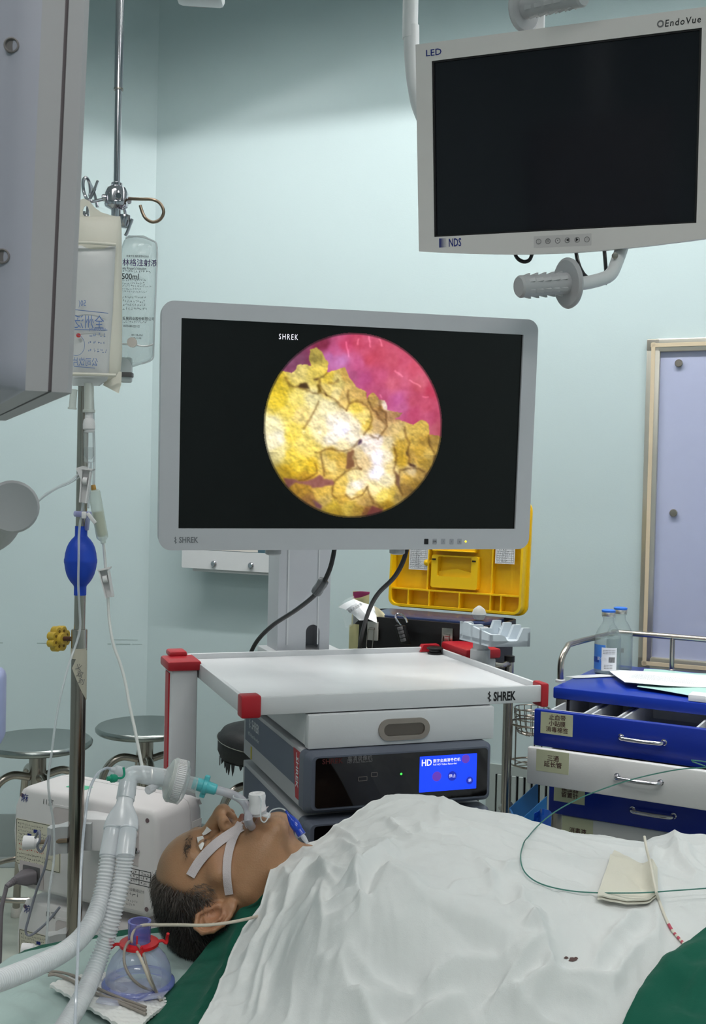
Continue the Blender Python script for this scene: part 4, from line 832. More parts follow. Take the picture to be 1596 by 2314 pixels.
part('extension_line', MB().tube(PW([(176, 1072, 1.92), (160, 1086, 1.91), (136, 1098, 1.9), (110, 1112, 1.89), (90, 1128, 1.885), (78, 1140, 1.88)]), .0019, 8, 5), TUBE, dset)
part('extension_line', MB().tube(PW([(180, 1078, 1.925), (158, 1092, 1.915), (130, 1104, 1.905), (104, 1120, 1.89), (84, 1136, 1.885), (76, 1142, 1.88)]), .0012, 8, 5), TUBE, dset)
a, b = W(80, 1136, 1.88), W(63, 1149, 1.88); part('luer_cap', MB().lathe([(.0022, -.006), (.003, 0), (.0035, .004), (.0055, .006), (.0055, .012), (.004, .014)], a, nrm(b - a), 14), M_plast, dset)
tap = part('stopcock', MB().tube(PW([(170, 1161, 1.915), (182, 1162, 1.912), (206, 1163, 1.912)]), .0052, 14, 3), mat('lilac_clear_plastic', (170, 172, 222), rough=.2, alpha=.7), dset)
part('tap_lever', MB().box(Fr(W(190, 1164, 1.9)), -.004, .004, -.003, .003, -.006, .006, .002), M_plast, tap); part('tap_lever', MB().box(Fr(W(206, 1170, 1.905), nrm([1, 0, -1.2]), (0, 1, 0), nrm([1.2, 0, 1])), -.010, .012, -.003, .003, -.003, .003, .001), M_plast, tap)
part('bulb_inlet', MB().tube([W(199, 1168, 1.93), W(196, 1196, 1.945)], .004, 12, 1), mat('lilac_clear_plastic', (0, 0, 0)), dset)
# the second bag with the readable print
b2 = thing('infusion_bag', 'clear soft infusion bag with black Chinese print hanging behind the cream one', 'infusion bag', W(312, 830, 2.03))
pillow([(532, 290, 325), (540, 282, 346), (556, 276, 356), (600, 270, 355), (700, 270, 351), (788, 270, 347), (806, 272, 345), (824, 276, 330), (830, 280, 300)], 2.03, .014, M_bag2, 'bag', b2)
part('bag_edge', MB().tube(PW([(284, 538, 2.015), (310, 534, 2.015), (343, 543, 2.015), (355, 560, 2.015), (353, 640, 2.015), (349, 740, 2.015), (347, 790, 2.015), (344, 812, 2.015), (320, 822, 2.015)]), .0016, 8, 4), TUBE, b2)
part('bag_seam', MB().tube(PW([(277, 777, 2.012), (300, 779, 2.008), (330, 782, 2.008), (346, 778, 2.012)]), .0016, 8, 4), mat('bright_seam', (236, 238, 240), rough=.1), b2)
FX = Fr((0, 2.0145, 0), (1, 0, 0), (0, 0, 1), (0, -1, 0))
def xp(px, py): return FX.loc(W(px, py, 2.0145))
for s_, px, py, h_, m_, xs in (('林格注射液', 277, 594, .0135, mat('purple_print', (58, 40, 92), rough=.6), .95), ("ate Ringer's Injection", 277, 606, .0068, M_ink, .75), ('500ml', 275, 625, .0150, M_ink, .85), ('爱思药业股份有限公司', 277, 720, .0066, M_ink, .88), ('0573-80122112', 279, 737, .0055, M_ink, .85), ('18111B-2A2', 296, 757, .0045, M_ink, .95), ('2020-11-02', 295, 764, .0045, M_ink, .95), ('批准文号 国药准字H20063', 286, 579, .0045, M_ink, .78)):
    q = xp(px, py); text(s_, FX.at(q[0], q[1], 0), FX.x, FX.y, h_, m_, b2, xs=xs, lift=.0006, bold=.01)
for i, (y0_, y1_, rows) in enumerate(((611, 618, 1), (630, 644, 2), (645, 662, 3), (670, 702, 4), (725, 731, 1))):
    qa, qb = xp(277, y1_), xp(341, y0_); scribble(FX, qa[0], qb[0], qa[1], qb[1], rows, M_ink, b2, seed=i, z=.0008, hgt=.6)
part('port_block', MB().box(Fr(W(284, 830, 2.03)), -.010, .012, -.008, .008, -.028, .018, .004), mat('milky_port', (220, 226, 228), rough=.3, alpha=.85), b2)
part('port_band', MB().box(Fr(W(284, 847, 2.025)), -.010, .013, -.009, .009, -.004, .004, .001), M_greyink, b2)
part('port_plug', MB().lathe([(.006, 0), (.007, .008), (.009, .010), (.009, .016)], W(302, 776, 2.004), (0, -1, 0), 16), mat('pearl_plug', (232, 222, 216), rough=.2), b2)
# second line: glass chamber with an amber cap, clamp, thick milky line
l2 = thing('drip_set', 'second drip line with a tilted glass chamber, amber cap and milky tube', 'infusion line', W(244, 1345, 1.95))
a, b = W(212, 1106, 1.95), W(234, 1228, 1.95); ax = nrm(b - a); L_ = np.linalg.norm(b - a)
part('upper_line', MB().tube(PW([(209, 860, 1.99), (211, 950, 1.975), (213, 1030, 1.96), (212, 1098, 1.95)]), .0024, 8, 4), TUBE, l2)
part('amber_cap', MB().lathe([(.004, -.008), (.0045, -.006), (.0045, 0), (.0035, .002)], a, ax, 14), mat('amber_plastic', (206, 158, 84), rough=.4), l2)
part('glass_chamber', MB().lathe([(.008, .001), (.0105, .004), (.0105, L_ - .014), (.010, L_ - .010), (.0045, L_ - .004), (.0045, L_)], a, ax, 22), mat('pale_glass', (214, 226, 214), rough=.06, alpha=.42, spec=1), l2)
part('filter_core', MB().lathe([(.0085, .040), (.0088, L_ - .016), (.004, L_ - .012)], a, ax, 18), mat('cream_filter', (222, 220, 194), rough=.6, alpha=.8), l2)
part('milky_line', MB().tube(PW([(234, 1226, 1.95), (237, 1260, 1.948), (240, 1300, 1.945), (244, 1350, 1.94), (247, 1400, 1.93), (256, 1455, 1.91), (272, 1500, 1.88), (284, 1545, 1.86), (292, 1590, 1.83), (303, 1640, 1.8), (313, 1690, 1.77), (322, 1735, 1.74), (330, 1760, 1.72)]), .0026, 8, 5), TUBE2, l2)
roller(W(235, 1286, 1.935), W(248, 1350, 1.935), .018, l2, M_plast)

# ================= steel stools =================
M_seat = mat('stool_steel', (150, 156, 154), rough=.26, metal=1, var=.06, scale=8)
def stool(px, py, Y, r_px, lab, rot, black=False):
    p = W(px, py, Y); h = p[2]; R_ = r_px * Y / F_PX
    t = thing('steel_stool' if not black else 'padded_stool', lab, 'stool', (p[0], p[1], 0), 0)
    if not black: part('seat', MB().lathe([(0, -.006), (R_ * .90, -.004), (R_ * .96, -.003), (R_, -.010), (R_ * .995, -.018), (R_ * .96, -.024), (R_ * .90, -.024), (R_ * .86, -.018), (0, -.018)], (p[0], p[1], h), n=56), M_seat, t, ang=50)
    else:
        mb = MB(); prof = [(0, .0), (R_ * .6, .0), (R_ * .9, -.008), (R_, -.028), (R_ * 1.0, -.07), (R_ * .93, -.095), (R_ * .8, -.10), (0, -.10)]
        mb.lathe(prof, (p[0], p[1], h), n=40); part('cushion', mb, mat('black_vinyl', (28, 28, 30), rough=.55, bump=.5, bscale=60, var=.2), t, ang=50)
        part('wire_tie', MB().tube([(p[0] + R_ * 1.01 * math.cos(a), p[1] + R_ * 1.01 * math.sin(a), h - .028 - .02 * k / 8) for k, a in enumerate(np.linspace(-3.3, -1.9, 9))], .0016, 6, 3), M_steel, t)
        for k in range(16):
            a = rng.uniform(-3.4, -1.6); q = np.array([p[0] + R_ * .95 * math.cos(a), p[1] + R_ * .95 * math.sin(a), h - .092]); l_ = rng.uniform(.012, .035); wv = rng.uniform(.003, .008)
            tt = np.array([-math.sin(a), math.cos(a), 0]); part('torn_strip', MB().prism([(-wv, 0), (wv, 0), (wv * .6, -l_ * .6), (-.001, -l_), (-wv * .7, -l_ * .5)], Fr(q, tt, (0, 0, 1), np.cross(tt, (0, 0, 1))), -.001, .001), MATS['black_vinyl'], t)
        h -= .07
    part('seat_stem', MB().lathe([(.024, -.12), (.024, -.03)], (p[0], p[1], h), n=20), M_black if black else mat('dark_steel', (96, 92, 88), rough=.4, metal=.8), t)
    part('column', MB().lathe([(.026, -.36), (.026, -.055), (.022, -.053)], (p[0], p[1], h), n=24), M_steel, t)
    ring = []
    for k in range(4):
        a = rot + k * math.pi / 2; d_ = np.array([math.cos(a), math.sin(a), 0]); b0 = np.array([p[0], p[1], 0.])
        lg = part('leg', MB().tube([b0 + d_ * .025 + (0, 0, h - .115), b0 + d_ * .08 + (0, 0, h - .105), b0 + d_ * .125 + (0, 0, h - .135), b0 + d_ * .15 + (0, 0, h - .21), b0 + d_ * .185 + (0, 0, h * .4), b0 + d_ * .22 + (0, 0, .03)], .0125, 12, 6), M_steel, t)
        part('rubber_foot', MB().lathe([(.014, 0), (.0155, .004), (.0155, .03), (.013, .034)], b0 + d_ * .2225, n=14), M_cream, lg)
    part('foot_ring', MB().tube([(p[0] + .195 * math.cos(a), p[1] + .195 * math.sin(a), .20) for a in np.linspace(0, 2 * math.pi, 25)[:-1]], .0085, 10, 2, closed=True), M_steel, t)
    return t
s1 = stool(86, 1669, 3.38, 122, 'round steel stool nearest the drip stand, half behind the white devices', .55); s1['group'] = 'steel stools by the wall'
s2 = stool(330, 1637, 3.68, 113, 'round steel stool standing just behind the red-striped cart post', .35); s2['group'] = 'steel stools by the wall'
stool(606, 1640, 3.3, 113, 'stool with a torn black vinyl cushion behind the recorders', .45, True)

# ================= two white devices clamped to the stand =================
YD = 2.12; D_ = yaw(W(40, 1775, YD), -27); 
def dplane(px, py): return D_.loc(WP(px, py, D_.o, D_.y))
fw = dplane(356, 1840)[0]; fh = -(dplane(340, 2074)[2] + dplane(52, 2014)[2]) / 2; dp_ = .17
M_dev = mat('warm_white_abs', (226, 221, 222), rough=.45, var=.02, bump=.06, bscale=500)
M_lab = mat('cream_label', (214, 208, 190), rough=.6)
M_rec = mat('recess_grey', (200, 190, 190), rough=.5)
def device(lab, full=True):
    fw_ = fw; t = thing('infusion_device', lab, 'medical device', D_.at(fw_ / 2, dp_ / 2, -fh), math.radians(-27), 'white devices clamped to the drip stand')
    # barrel outline with bowed ends
    def outline(g): return [(x, z) for x, z in [(-.012 + g, -fh * .45), (-.008 + g, -fh * .2), (.0 + g, -.02 - g), (.006 + g, -.008 - g), (.02, 0 - g), (fw_ - .02, 0 - g), (fw_ - .006 - g, -.006 - g), (fw_ - g, -.02 - g), (fw_ - g + .003, -fh * .5), (fw_ - g, -fh + .02 + g), (fw_ - .008 - g, -fh + .006 + g), (fw_ - .022, -fh + g), (.03, -fh + g), (.014 + g, -fh + .006 + g), (.004 + g, -fh + .02 + g), (-.008 + g, -fh * .7)]]
    DX = Fr(D_.o, D_.x, D_.z, D_.y); mb = MB(); lv = [(.0, .010), (.003, .003), (.010, 0), (.10, 0)]; n = 16
    rings = [[DX.at(p[0], p[1], y) for p in outline(g)] for y, g in lv]
    vs = [q for r in rings for q in r]; mb.add(vs, [(i * n + j, i * n + (j + 1) % n, (i + 1) * n + (j + 1) % n, (i + 1) * n + j) for i in range(3) for j in range(n)] + [tuple(range(n)), tuple(range(3 * n, 4 * n))])
    part('rear_housing', mb, M_dev, t, ang=60)
    mb = MB(); lv = [(.1015, .0), (.13, .004), (.16, .018), (.168, .03)]
    rings = [[DX.at(p[0], p[1], y) for p in outline(g)] for y, g in lv]; vs = [q for r in rings for q in r]
    mb.add(vs, [(i * n + j, i * n + (j + 1) % n, (i + 1) * n + (j + 1) % n, (i + 1) * n + j) for i in range(3) for j in range(n)] + [tuple(range(n)), tuple(range(3 * n, 4 * n))]); part('front_housing', mb, M_dev, t, ang=60)
    FA = Fr(D_.o, D_.x, D_.z, -D_.y)
    for x, z in ((.012, -.017), (fw_ - .022, -.019), (fw_ - .02, -fh + .018), (.018, -fh + .02)): part('screw_hole', MB().lathe([(.0042, 0), (.0042, .0006), (.003, .0003), (0, .0001)], FA.at(x, z, .0), FA.z, 14), mat('screw_dark', (120, 100, 104), rough=.6), t)
    a = dplane(125, 1822); b = dplane(238, 1884)
    part('grip_recess', MB().frame(FA, rrect(.085, .26, a[2] - .046, a[2] + .004, .012, 5), rrect(.090, .255, a[2] - .042, a[2] - .0, .010, 5), -.001, .0014), M_dev, t)
    part('recess_back', MB().prism(rrect(.090, .255, a[2] - .042, a[2] - .0, .010, 5), FA, .0002, .0008), M_rec, t)
    q = dplane(240, 1850); scribble(FA, .175, .205 + .01, q[2] - .006, q[2] + .008, 2, M_ink, t, seed=5, z=.0016)
    a = dplane(37, 1848); lz1 = a[2]; lz0 = lz1 - .088; lx0 = a[0]; lx1 = lx0 + .112
    lb = part('warning_label', MB().box(FA, lx0, lx1, lz0, lz1, 0, .0006), M_lab, t)
    part('label_border', MB().frame(FA, rrect(lx0 + .001, lx1 - .001, lz0 + .001, lz1 - .001, .002, 2), rrect(lx0 + .0018, lx1 - .0018, lz0 + .0018, lz1 - .0018, .0018, 2), .0006, .0009), M_ink, lb)
    scribble(FA, lx0 + .005, lx1 - .03, lz1 - .045, lz1 - .006, 6, M_ink, lb, seed=8, z=.001); scribble(FA, lx0 + .008, lx1 - .035, lz1 - .062, lz1 - .045, 2, M_redink, lb, seed=9, z=.001); scribble(FA, lx0 + .004, lx1 - .01, lz0 + .003, lz1 - .063, 3, M_ink, lb, seed=10, z=.001)
    for i, (x, z) in enumerate(((.045, -.018), (.03, -.028), (.05, -.036))): part('redaction_block', MB().box(FA, lx0 + x, lx0 + x + .010, lz1 + z - .003, lz1 + z + .003, .0009, .0012), M_navy, lb)
    q = dplane(55, 1804); text('麻', FA.at(q[0] - .008, q[2], .0005), D_.x, FA.y, .018, M_navy, t, shear=.15)
    q = dplane(103, 1812); text('11室', FA.at(q[0] - .008, q[2], .0005), D_.x, FA.y, .014, M_greyink, t, shear=.1)
    # ports at the other end
    a = dplane(306, 1868); b = dplane(326, 1930)
    part('port_panel', MB().box(FA, fw_ - .062, fw_ - .040, -.105, -.030, 0, .0012, .0006, 1), M_rec, t)
    part('port_button', MB().lathe([(.009, 0), (.009, .003), (.006, .004)], FA.at(fw_ - .051, -.048, .001), FA.z, 18), M_dev, t)
    part('serial_port', MB().box(FA, fw_ - .061, fw_ - .043, -.082, -.072, .001, .005, .001, 1), M_black, t); part('port_screw', MB().lathe([(.002, 0), (.002, .006)], FA.at(fw_ - .039, -.077, .001), FA.z, 8), M_chrome, t)
    for r_ in range(4): part('table_line', MB().box(FA, fw_ - .075, fw_ - .012, -.112 - r_ * .009, -.1112 - r_ * .009, .0, .0006), M_ink, t)
    for x in (.012, .038, .062): part('table_line', MB().box(FA, fw_ - x - .0004, fw_ - x + .0004, -.139, -.1112, .0, .0006), M_ink, t)
    scribble(FA, fw_ - .034, fw_ - .014, -.138, -.113, 3, M_ink, t, seed=20, z=.0007); scribble(FA, fw_ - .058, fw_ - .042, -.138, -.113, 3, M_ink, t, seed=21, z=.0007)
    part('asset_sticker', MB().box(FA, fw_ - .080, fw_ - .026, -fh + .012, -.141, 0, .0005), mat('sticker_white', (222, 216, 214), rough=.6), t)
    q = FA.at(fw_ - .072, -.150, .0008); text('资产(设备)登记卡', q, D_.x, FA.y, .0062, M_greyink, t); scribble(FA, fw_ - .074, fw_ - .034, -.166, -.154, 1, M_greyink, t, seed=3, z=.0007); scribble(FA, fw_ - .077, fw_ - .034, -fh + .016, -fh + .030, 2, M_greyink, t, seed=4, z=.0007)
    FS = Fr(D_.at(fw_ + .0035, 0, 0), D_.y, D_.z, D_.x)
    part('side_sticker', MB().box(FS, .105, .135, -.115, -.045, -.0018, -.0010), mat('sticker_white', (0, 0, 0)), t)
    return t, FA
dv, FA = device('upper white device clamped to the drip stand, grey plug in its back')
part('green_sticker', MB().box(Fr(D_.at(0, 0, .0002), D_.x, D_.y, D_.z), .085, .130, .040, .065, 0, .0005), mat('green_sticker', (90, 190, 150), rough=.6), dv)
# mains inlet, plug and cable
a = dplane(72, 1977); sx_, sz_ = a[0], a[2]
inl = part('mains_inlet', MB().frame(FA, rrect(sx_ - .030, sx_ + .030, sz_ - .024, sz_ + .024, .003, 3), rrect(sx_ - .022, sx_ + .022, sz_ - .017, sz_ + .017, .002, 3), -.0005, .0016), M_rec, dv)
part('inlet_back', MB().prism(rrect(sx_ - .022, sx_ + .022, sz_ - .017, sz_ + .017, .002, 3), FA, .0003, .001), M_greyink, dv)
M_plug = mat('grey_rubber', (122, 116, 122), rough=.6, var=.05)
pl_ = thing('power_cable', 'grey mains plug and cable in the back of the upper white device', 'cable', FA.at(sx_, sz_ - .05, .02))
PF = Fr(FA.at(sx_ + .004, sz_ - .001, .001), nrm(FA.z + D_.x * -.4), nrm(np.cross(FA.y, nrm(FA.z + D_.x * -.4))), FA.y)
mb = MB(); lv = [(0, .016, .0125), (.018, .016, .0125), (.030, .009, .009), (.036, .0065, .0065)]; rings = []
for x, a_, b_ in lv: rings.append([PF.at(x, p[0], p[1]) for p in rrect(-a_, a_, -b_, b_, min(a_, b_) * .5, 4)])
n = len(rings[0]); mb.add([q for r in rings for q in r], [(i * n + j, i * n + (j + 1) % n, (i + 1) * n + (j + 1) % n, (i + 1) * n + j) for i in range(3) for j in range(n)] + [tuple(range(n)), tuple(range(3 * n, 4 * n))])
part('plug', mb, M_plug, pl_)
q = PF.at(.034, 0, 0); dirn = nrm(W(22, 1998, 2.06) - q)
mb = MB()
for k in range(6): mb.lathe([(.0062 - k * .0004, k * .0048), (.0074 - k * .0005, k * .0048 + .001), (.0074 - k * .0005, k * .0048 + .0032), (.0058 - k * .0004, k * .0048 + .0045)], q, dirn, 14)
part('strain_relief', mb, M_plug, pl_)
e = q + dirn * .028; part('cord', MB().tube([e, W(12, 2016, 2.05), W(4, 2050, 2.04), W(1, 2100, 2.03), W(-1, 2170, 2.03), W(-8, 2260, 2.02), W(-20, 2330, 2.0)], .0040, 10, 5), M_plug, pl_)
# lower device: a copy with its own print
def copy_tree(o, parent=None, skip=()):
    c = o.copy(); COL.objects.link(c); c.parent = parent
    for ch in [x for x in COL.objects if x.parent == o]:
        if ch.name.split('.')[0] not in skip: copy_tree(ch, c)
    return c
dv2 = copy_tree(dv, None, ('green_sticker', 'mains_inlet', 'inlet_back'))
lo_ = W(56, 2026, YD + .01) - W(40, 1775, YD); dv2.location = dv.location + Vector((lo_[0] - .008, .01, lo_[2])); ROOTM[dv2.name] = Matrix.Translation(dv2.location) @ Matrix.Rotation(math.radians(-27), 4, 'Z')
dv2['label'] = 'lower white device clamped to the drip stand, under its twin'
def stand_clamp(py, dzl, lab):
    z = zof(py); t = thing('pole_clamp', lab, 'clamp', (XS, YSS, z - .02), 0, 'clamps on the drip stand')
    mb = MB(); fr = Fr((XS, YSS, z), (1, 0, 0), (0, 1, 0))
    mb.prism([(-.049, -.008), (-.040, -.014), (-.034, -.008), (-.027, -.002), (-.0145, .0), (-.0145, .0175), (.022, .0175), (.022, .030), (-.022, .030), (-.034, .012), (-.047, .008)], fr, -.025, .023); part('clamp_body', mb, M_cast, t, ang=40)
    part('clamp_screw', MB().tube([(XS - .068, YSS - .006, z - .004), (XS - .0142, YSS - .002, z - .001)], .004, 10, 1), M_rust, t)
    a = np.array([XS - .09, YSS - .010, z - .004]); part('clamp_knob', MB().lathe([(.012, 0), (.0125, .002), (.011, .02), (.0075, .024), (.0075, .028)], a, (1, .1, 0), 18), M_plast, t)
    part('mount_block', MB().box(fr, .0, .05, .03, .085, -.03, .028, .003), M_plast, t)
    return t
stand_clamp(1898, 0, 'grey cast clamp with white knob on the pole at the upper device'); stand_clamp(2140, 0, 'grey cast clamp with white knob on the pole at the lower device')
solo('sensor_lead', MB().tube(PW([(80, 1893, 1.885), (88, 1878, 1.875), (90, 1898, 1.87), (84, 1912, 1.875), (92, 1925, 1.88), (100, 1912, 1.88), (107, 1895, 1.885), (112, 1890, 1.885), (109, 1920, 1.88), (101, 1962, 1.88), (88, 1996, 1.89), (76, 2034, 1.9), (64, 2078, 1.9), (58, 2104, 1.9), (66, 2114, 1.9), (84, 2104, 1.9), (110, 2080, 1.9), (135, 2050, 1.9)]), .0022, 8, 5), mat('blue_grey_cable', (136, 138, 150), rough=.5), 'thin blue-grey lead looped over the clamp knob and hanging in a bend', 'cable')
# ================= blue treatment trolley =================
ZT = .95; T = yaw(WZ(1250, 1552, ZT), -28.5); tw, td = .68, .44
M_bl_ = mat('blue_enamel', (20, 52, 160), rough=.28, var=.03, bump=.05)
M_blfront = mat('blue_drawer_enamel', (16, 44, 148), rough=.32, var=.03, bump=.08)
M_wfront = mat('white_drawer_enamel', (214, 214, 214), rough=.4, var=.02, bump=.08)
tr = thing('treatment_trolley', 'blue and white drawer trolley with steel rail and Chinese drawer labels', 'trolley', T.at(tw / 2, td / 2, -ZT), math.radians(-28.5))
lipz = T.loc(WP(1250, 1578, T.o, T.y))[2]
part('top_panel', MB().box(T, 0, tw, 0, td, lipz, 0, .004), M_bl_, tr)
part('left_side', MB().box(T, .006, .02, .012, td - .01, -.80, lipz, .002), M_steel, tr); part('right_side', MB().box(T, tw - .02, tw - .006, .012, td - .01, -.80, lipz, .002), M_steel, tr)
part('back_panel', MB().box(T, .01, tw - .01, td - .02, td - .01, -.80, lipz, .002), M_bl_, tr)
part('base_panel', MB().box(T, .006, tw - .006, .012, td - .01, -.82, -.79, .002), M_bl_, tr)
part('corner_post', MB().box(T, .006, .034, .004, .03, -.80, lipz, .002), M_steel, tr); part('corner_post', MB().box(T, tw - .034, tw - .006, .004, .03, -.80, lipz, .002), M_steel, tr)
for x, y in ((.04, .05), (tw - .05, .05), (.04, td - .05), (tw - .05, td - .05)):
    c_ = part('caster', MB().lathe([(0, -.012), (.048, -.012), (.05, 0), (.048, .012), (0, .012)], T.at(x, y, -ZT + .05), T.x, 20), M_black, tr)
    part('caster_fork', MB().box(T, x - .02, x + .02, y - .02, y + .02, -ZT + .09, -.82, .003), M_steel, c_)
# rail
rb = T.loc(WZ(1267, 1541, ZT)); rp = [T.at(rb[0], rb[1], 0), T.at(rb[0], rb[1], .05), T.at(rb[0] + .005, rb[1] + .03, .083), T.at(rb[0] + .01, rb[1] + .07, .09), T.at(.035, td - .08, .092), T.at(.045, td - .04, .092), T.at(.085, td - .022, .092), T.at(tw - .06, td - .022, .092), T.at(tw - .03, td - .05, .09), T.at(tw - .02, .08, .085), T.at(tw - .02, .05, .0)]
part('rail', MB().tube(rp, .0078, 14, 6), M_steel, tr)
for x in (.19, tw - .14): part('rail_post', MB().lathe([(.010, 0), (.010, .004), (.0065, .006), (.0065, .09)], T.at(x, td - .022, 0), n=16), M_steel, tr)
part('rail_foot', MB().lathe([(.0125, 0), (.0125, .005), (.010, .007)], T.at(rb[0], rb[1], 0), n=18), M_white, tr)
def drawer(pull, ptl, pbl, m, lab_lines, hx, hy, tray=False, ltxt=None, x0=None):
    n0 = T.at(0, -pull, 0); a = T.loc(WP(*ptl, n0, T.y)); b = T.loc(WP(*pbl, n0, T.y)); z1, z0 = a[2], b[2]
    xx = .0 if x0 is None else x0
    d = part('drawer', MB().box(T, xx, tw - .0 - xx, -pull, -pull + .018, z0, z1, .004), m, tr)
    mb = MB(); mb.box(T, xx + .02, xx + .026, -pull + .018, td - .06 - pull * .5, z0 + .008, z1 - .02); mb.box(T, tw - xx - .026, tw - xx - .02, -pull + .018, td - .06 - pull * .5, z0 + .008, z1 - .02); mb.box(T, xx + .02, tw - xx - .02, -pull + .018, td - .06 - pull * .5, z0 + .006, z0 + .010)
    part('drawer_box', mb, M_wfront, d)
    FD = Fr(T.at(0, -pull, 0), T.x, T.z, -T.y)
    lx, ly = FD.loc(WP(lab_lines[1][0], lab_lines[1][1], FD.o, FD.z))[:2]; lw, lh = .076, .049
    lbp = part('drawer_label', MB().box(FD, lx, lx + lw, ly - lh, ly, 0, .0008), mat('label_sage', (196, 198, 166), rough=.6), d)
    ln = lab_lines[0]; k = len(ln); hh_ = .0134 if k == 3 else .0142
    for i, s_ in enumerate(ln):
        yy = ly - lh / 2 + ((k - 1) / 2 - i) * .0140
        text(s_, FD.at(lx + lw * .52, yy, .001), FD.x, FD.y, hh_, M_maroon, d, align='CENTER', bold=.012, lift=.0003)
    hp = FD.loc(WP(hx, hy, FD.o, FD.z)); hl = .047
    h_ = part('handle', MB().tube([FD.at(hp[0] - hl, hp[1], 0), FD.at(hp[0] - hl, hp[1], .012), FD.at(hp[0] - hl + .01, hp[1], .020), FD.at(hp[0], hp[1], .023), FD.at(hp[0] + hl - .01, hp[1], .020), FD.at(hp[0] + hl, hp[1], .012), FD.at(hp[0] + hl, hp[1], 0)], .0048, 12, 5), M_chrome, d)
    for s_ in (-1, 1): part('handle_rose', MB().lathe([(.007, 0), (.007, .0012), (.005, .002)], FD.at(hp[0] + s_ * hl, hp[1], 0), FD.z, 16), M_chrome, h_)
    return d, z0, z1, FD
M_maroon = mat('maroon_print', (74, 36, 38), rough=.6)
P1_, P2_ = .135, .175
d1, z0, z1, FD1 = drawer(P1_, (1218, 1603), (1218, 1686), M_blfront, (['止血带', '小贴膜', '消毒棉签'], (1223, 1608)), 1452, 1671)
# white trays standing in the open top drawer
mb = MB(); 
for (x0, x1, y0, y1, hh_) in ((.028, .11, -.10, .2, .0), (.115, .18, -.07, .2, -.006), (.19, .36, -.10, .2, -.004), (.37, .63, -.10, .2, -.010)):
    g = MB(); o_ = rrect(x0, x1, y0, y1, .004, 2); i_ = rrect(x0 + .005, x1 - .005, y0 + .005, y1 - .005, .003, 2)
    g.frame(T, o_, i_, z0 + .012, z1 - .004 + hh_); g.prism(i_, T, z0 + .012, z0 + .03); part('tray', g, M_white, d1)
d2, *_ = drawer(P2_, (1210, 1690), (1209, 1773), M_wfront, (['三通', '延长管'], (1213, 1692)), 1444, 1761)
d3, *_ = drawer(.012, (1248, 1758), (1247, 1838), M_blfront, (['输血器', '留置针'], (1253, 1763)), 1476, 1836)
d4, *_ = drawer(.002, (1270, 1841), (1271, 1920), M_wfront, (['', '消毒液'], (1271, 1843)), 1500, 1930, x0=.03)
p0 = T.at(0, 0, 0)
part('door_leaf', MB().box(T, .03, tw - .03, .002, .016, -.78, -.43, .003), M_wfront, tr)
# ---- things on the trolley top
def bottle(px, py, Y, lab, front):
    p = WZ(px, py, ZT); b = thing('glass_bottle', lab, 'bottle', p + (0, 0, 0), 0, 'saline bottles on the trolley')
    G = mat('bottle_glass', (150, 168, 168), rough=.03, alpha=.14, spec=1, var=0)
    h = .155; r = .0345; prof = [(r * .9, 0), (r, .006), (r, .088), (r * .96, .100), (r * .72, .118), (r * .46, .132), (r * .40, .138), (r * .40, .146), (r * .48, .147), (r * .48, .152), (r * .40, .153)]
    part('glass_body', MB().lathe(prof, p, n=36), G, b, ang=50)
    part('liquid', MB().lathe([(r * .86, .003), (r * .95, .008), (r * .95, .090), (r * .93, .094)], p, n=32), mat('water', (150, 170, 172), rough=.02, alpha=.22, spec=.6, var=0), b)
    part('metal_ring', MB().lathe([(r * .46, .150), (r * .5, .152), (r * .5, .160), (r * .46, .162)], p, n=28), M_alu, b)
    part('blue_cap', MB().lathe([(r * .50, .161), (r * .52, .163), (r * .52, .166), (r * .4, .1675), (0, .1675)], p, n=28), mat('blue_cap_plastic', (52, 118, 220), rough=.4), b)
    def lbl(a0, a1, z0, z1, m_, nm, rr):
        mb = MB(); mb.grid([[p + np.array([rr * math.cos(math.radians(a)), rr * math.sin(math.radians(a)), z]) for z in (z0, z1)] for a in np.linspace(a0, a1, 13)]); return part(nm, mb, m_, b)
    if front:
        lbl(-178, -112, .014, .078, mat('blue_label', (70, 130, 214), rough=.5), 'blue_label', r + .0004); wl = lbl(-128, -62, .012, .072, M_paper, 'white_label', r + .0008)
        lbl(-178, -140, .032, .046, mat('label_dark_blue', (30, 74, 170), rough=.5), 'name_band', r + .0009)
        text('氯化钠', p + np.array([-r - .002 + .006, -r * .74, .043]), nrm([.5, -.6, 0]), (0, 0, 1), .010, M_white_ink, b, lift=.003)
        for k in range(16):
            a = -98 + k * 1.7; lbl(a, a + (1.1 if k % 3 else .6), .034, .048, M_ink, 'barcode_bar', r + .0011)
        for k in range(3):
            for j in range(9): lbl(-122 + j * 6, -122 + j * 6 + 4, .064 - k * .004, .0655 - k * .004, M_greyink, 'print_dash', r + .0011)
        for k in range(3):
            for j in range(6): lbl(-116 + j * 6, -116 + j * 6 + 4, .026 - k * .004, .0275 - k * .004, M_greyink, 'print_dash', r + .0011)
    else:
        for k in range(12): lbl(-120 + k * 3, -120 + k * 3 + 1.6, .050, .062, M_greyink, 'print_dash', r + .0008)
    return b
bottle(1372, 1522, 2.6, 'front glass bottle with blue cap and white barcode label on the trolley', True); bottle(1399, 1513, 2.7, 'rear glass bottle with blue cap, mostly behind the labelled one', False)
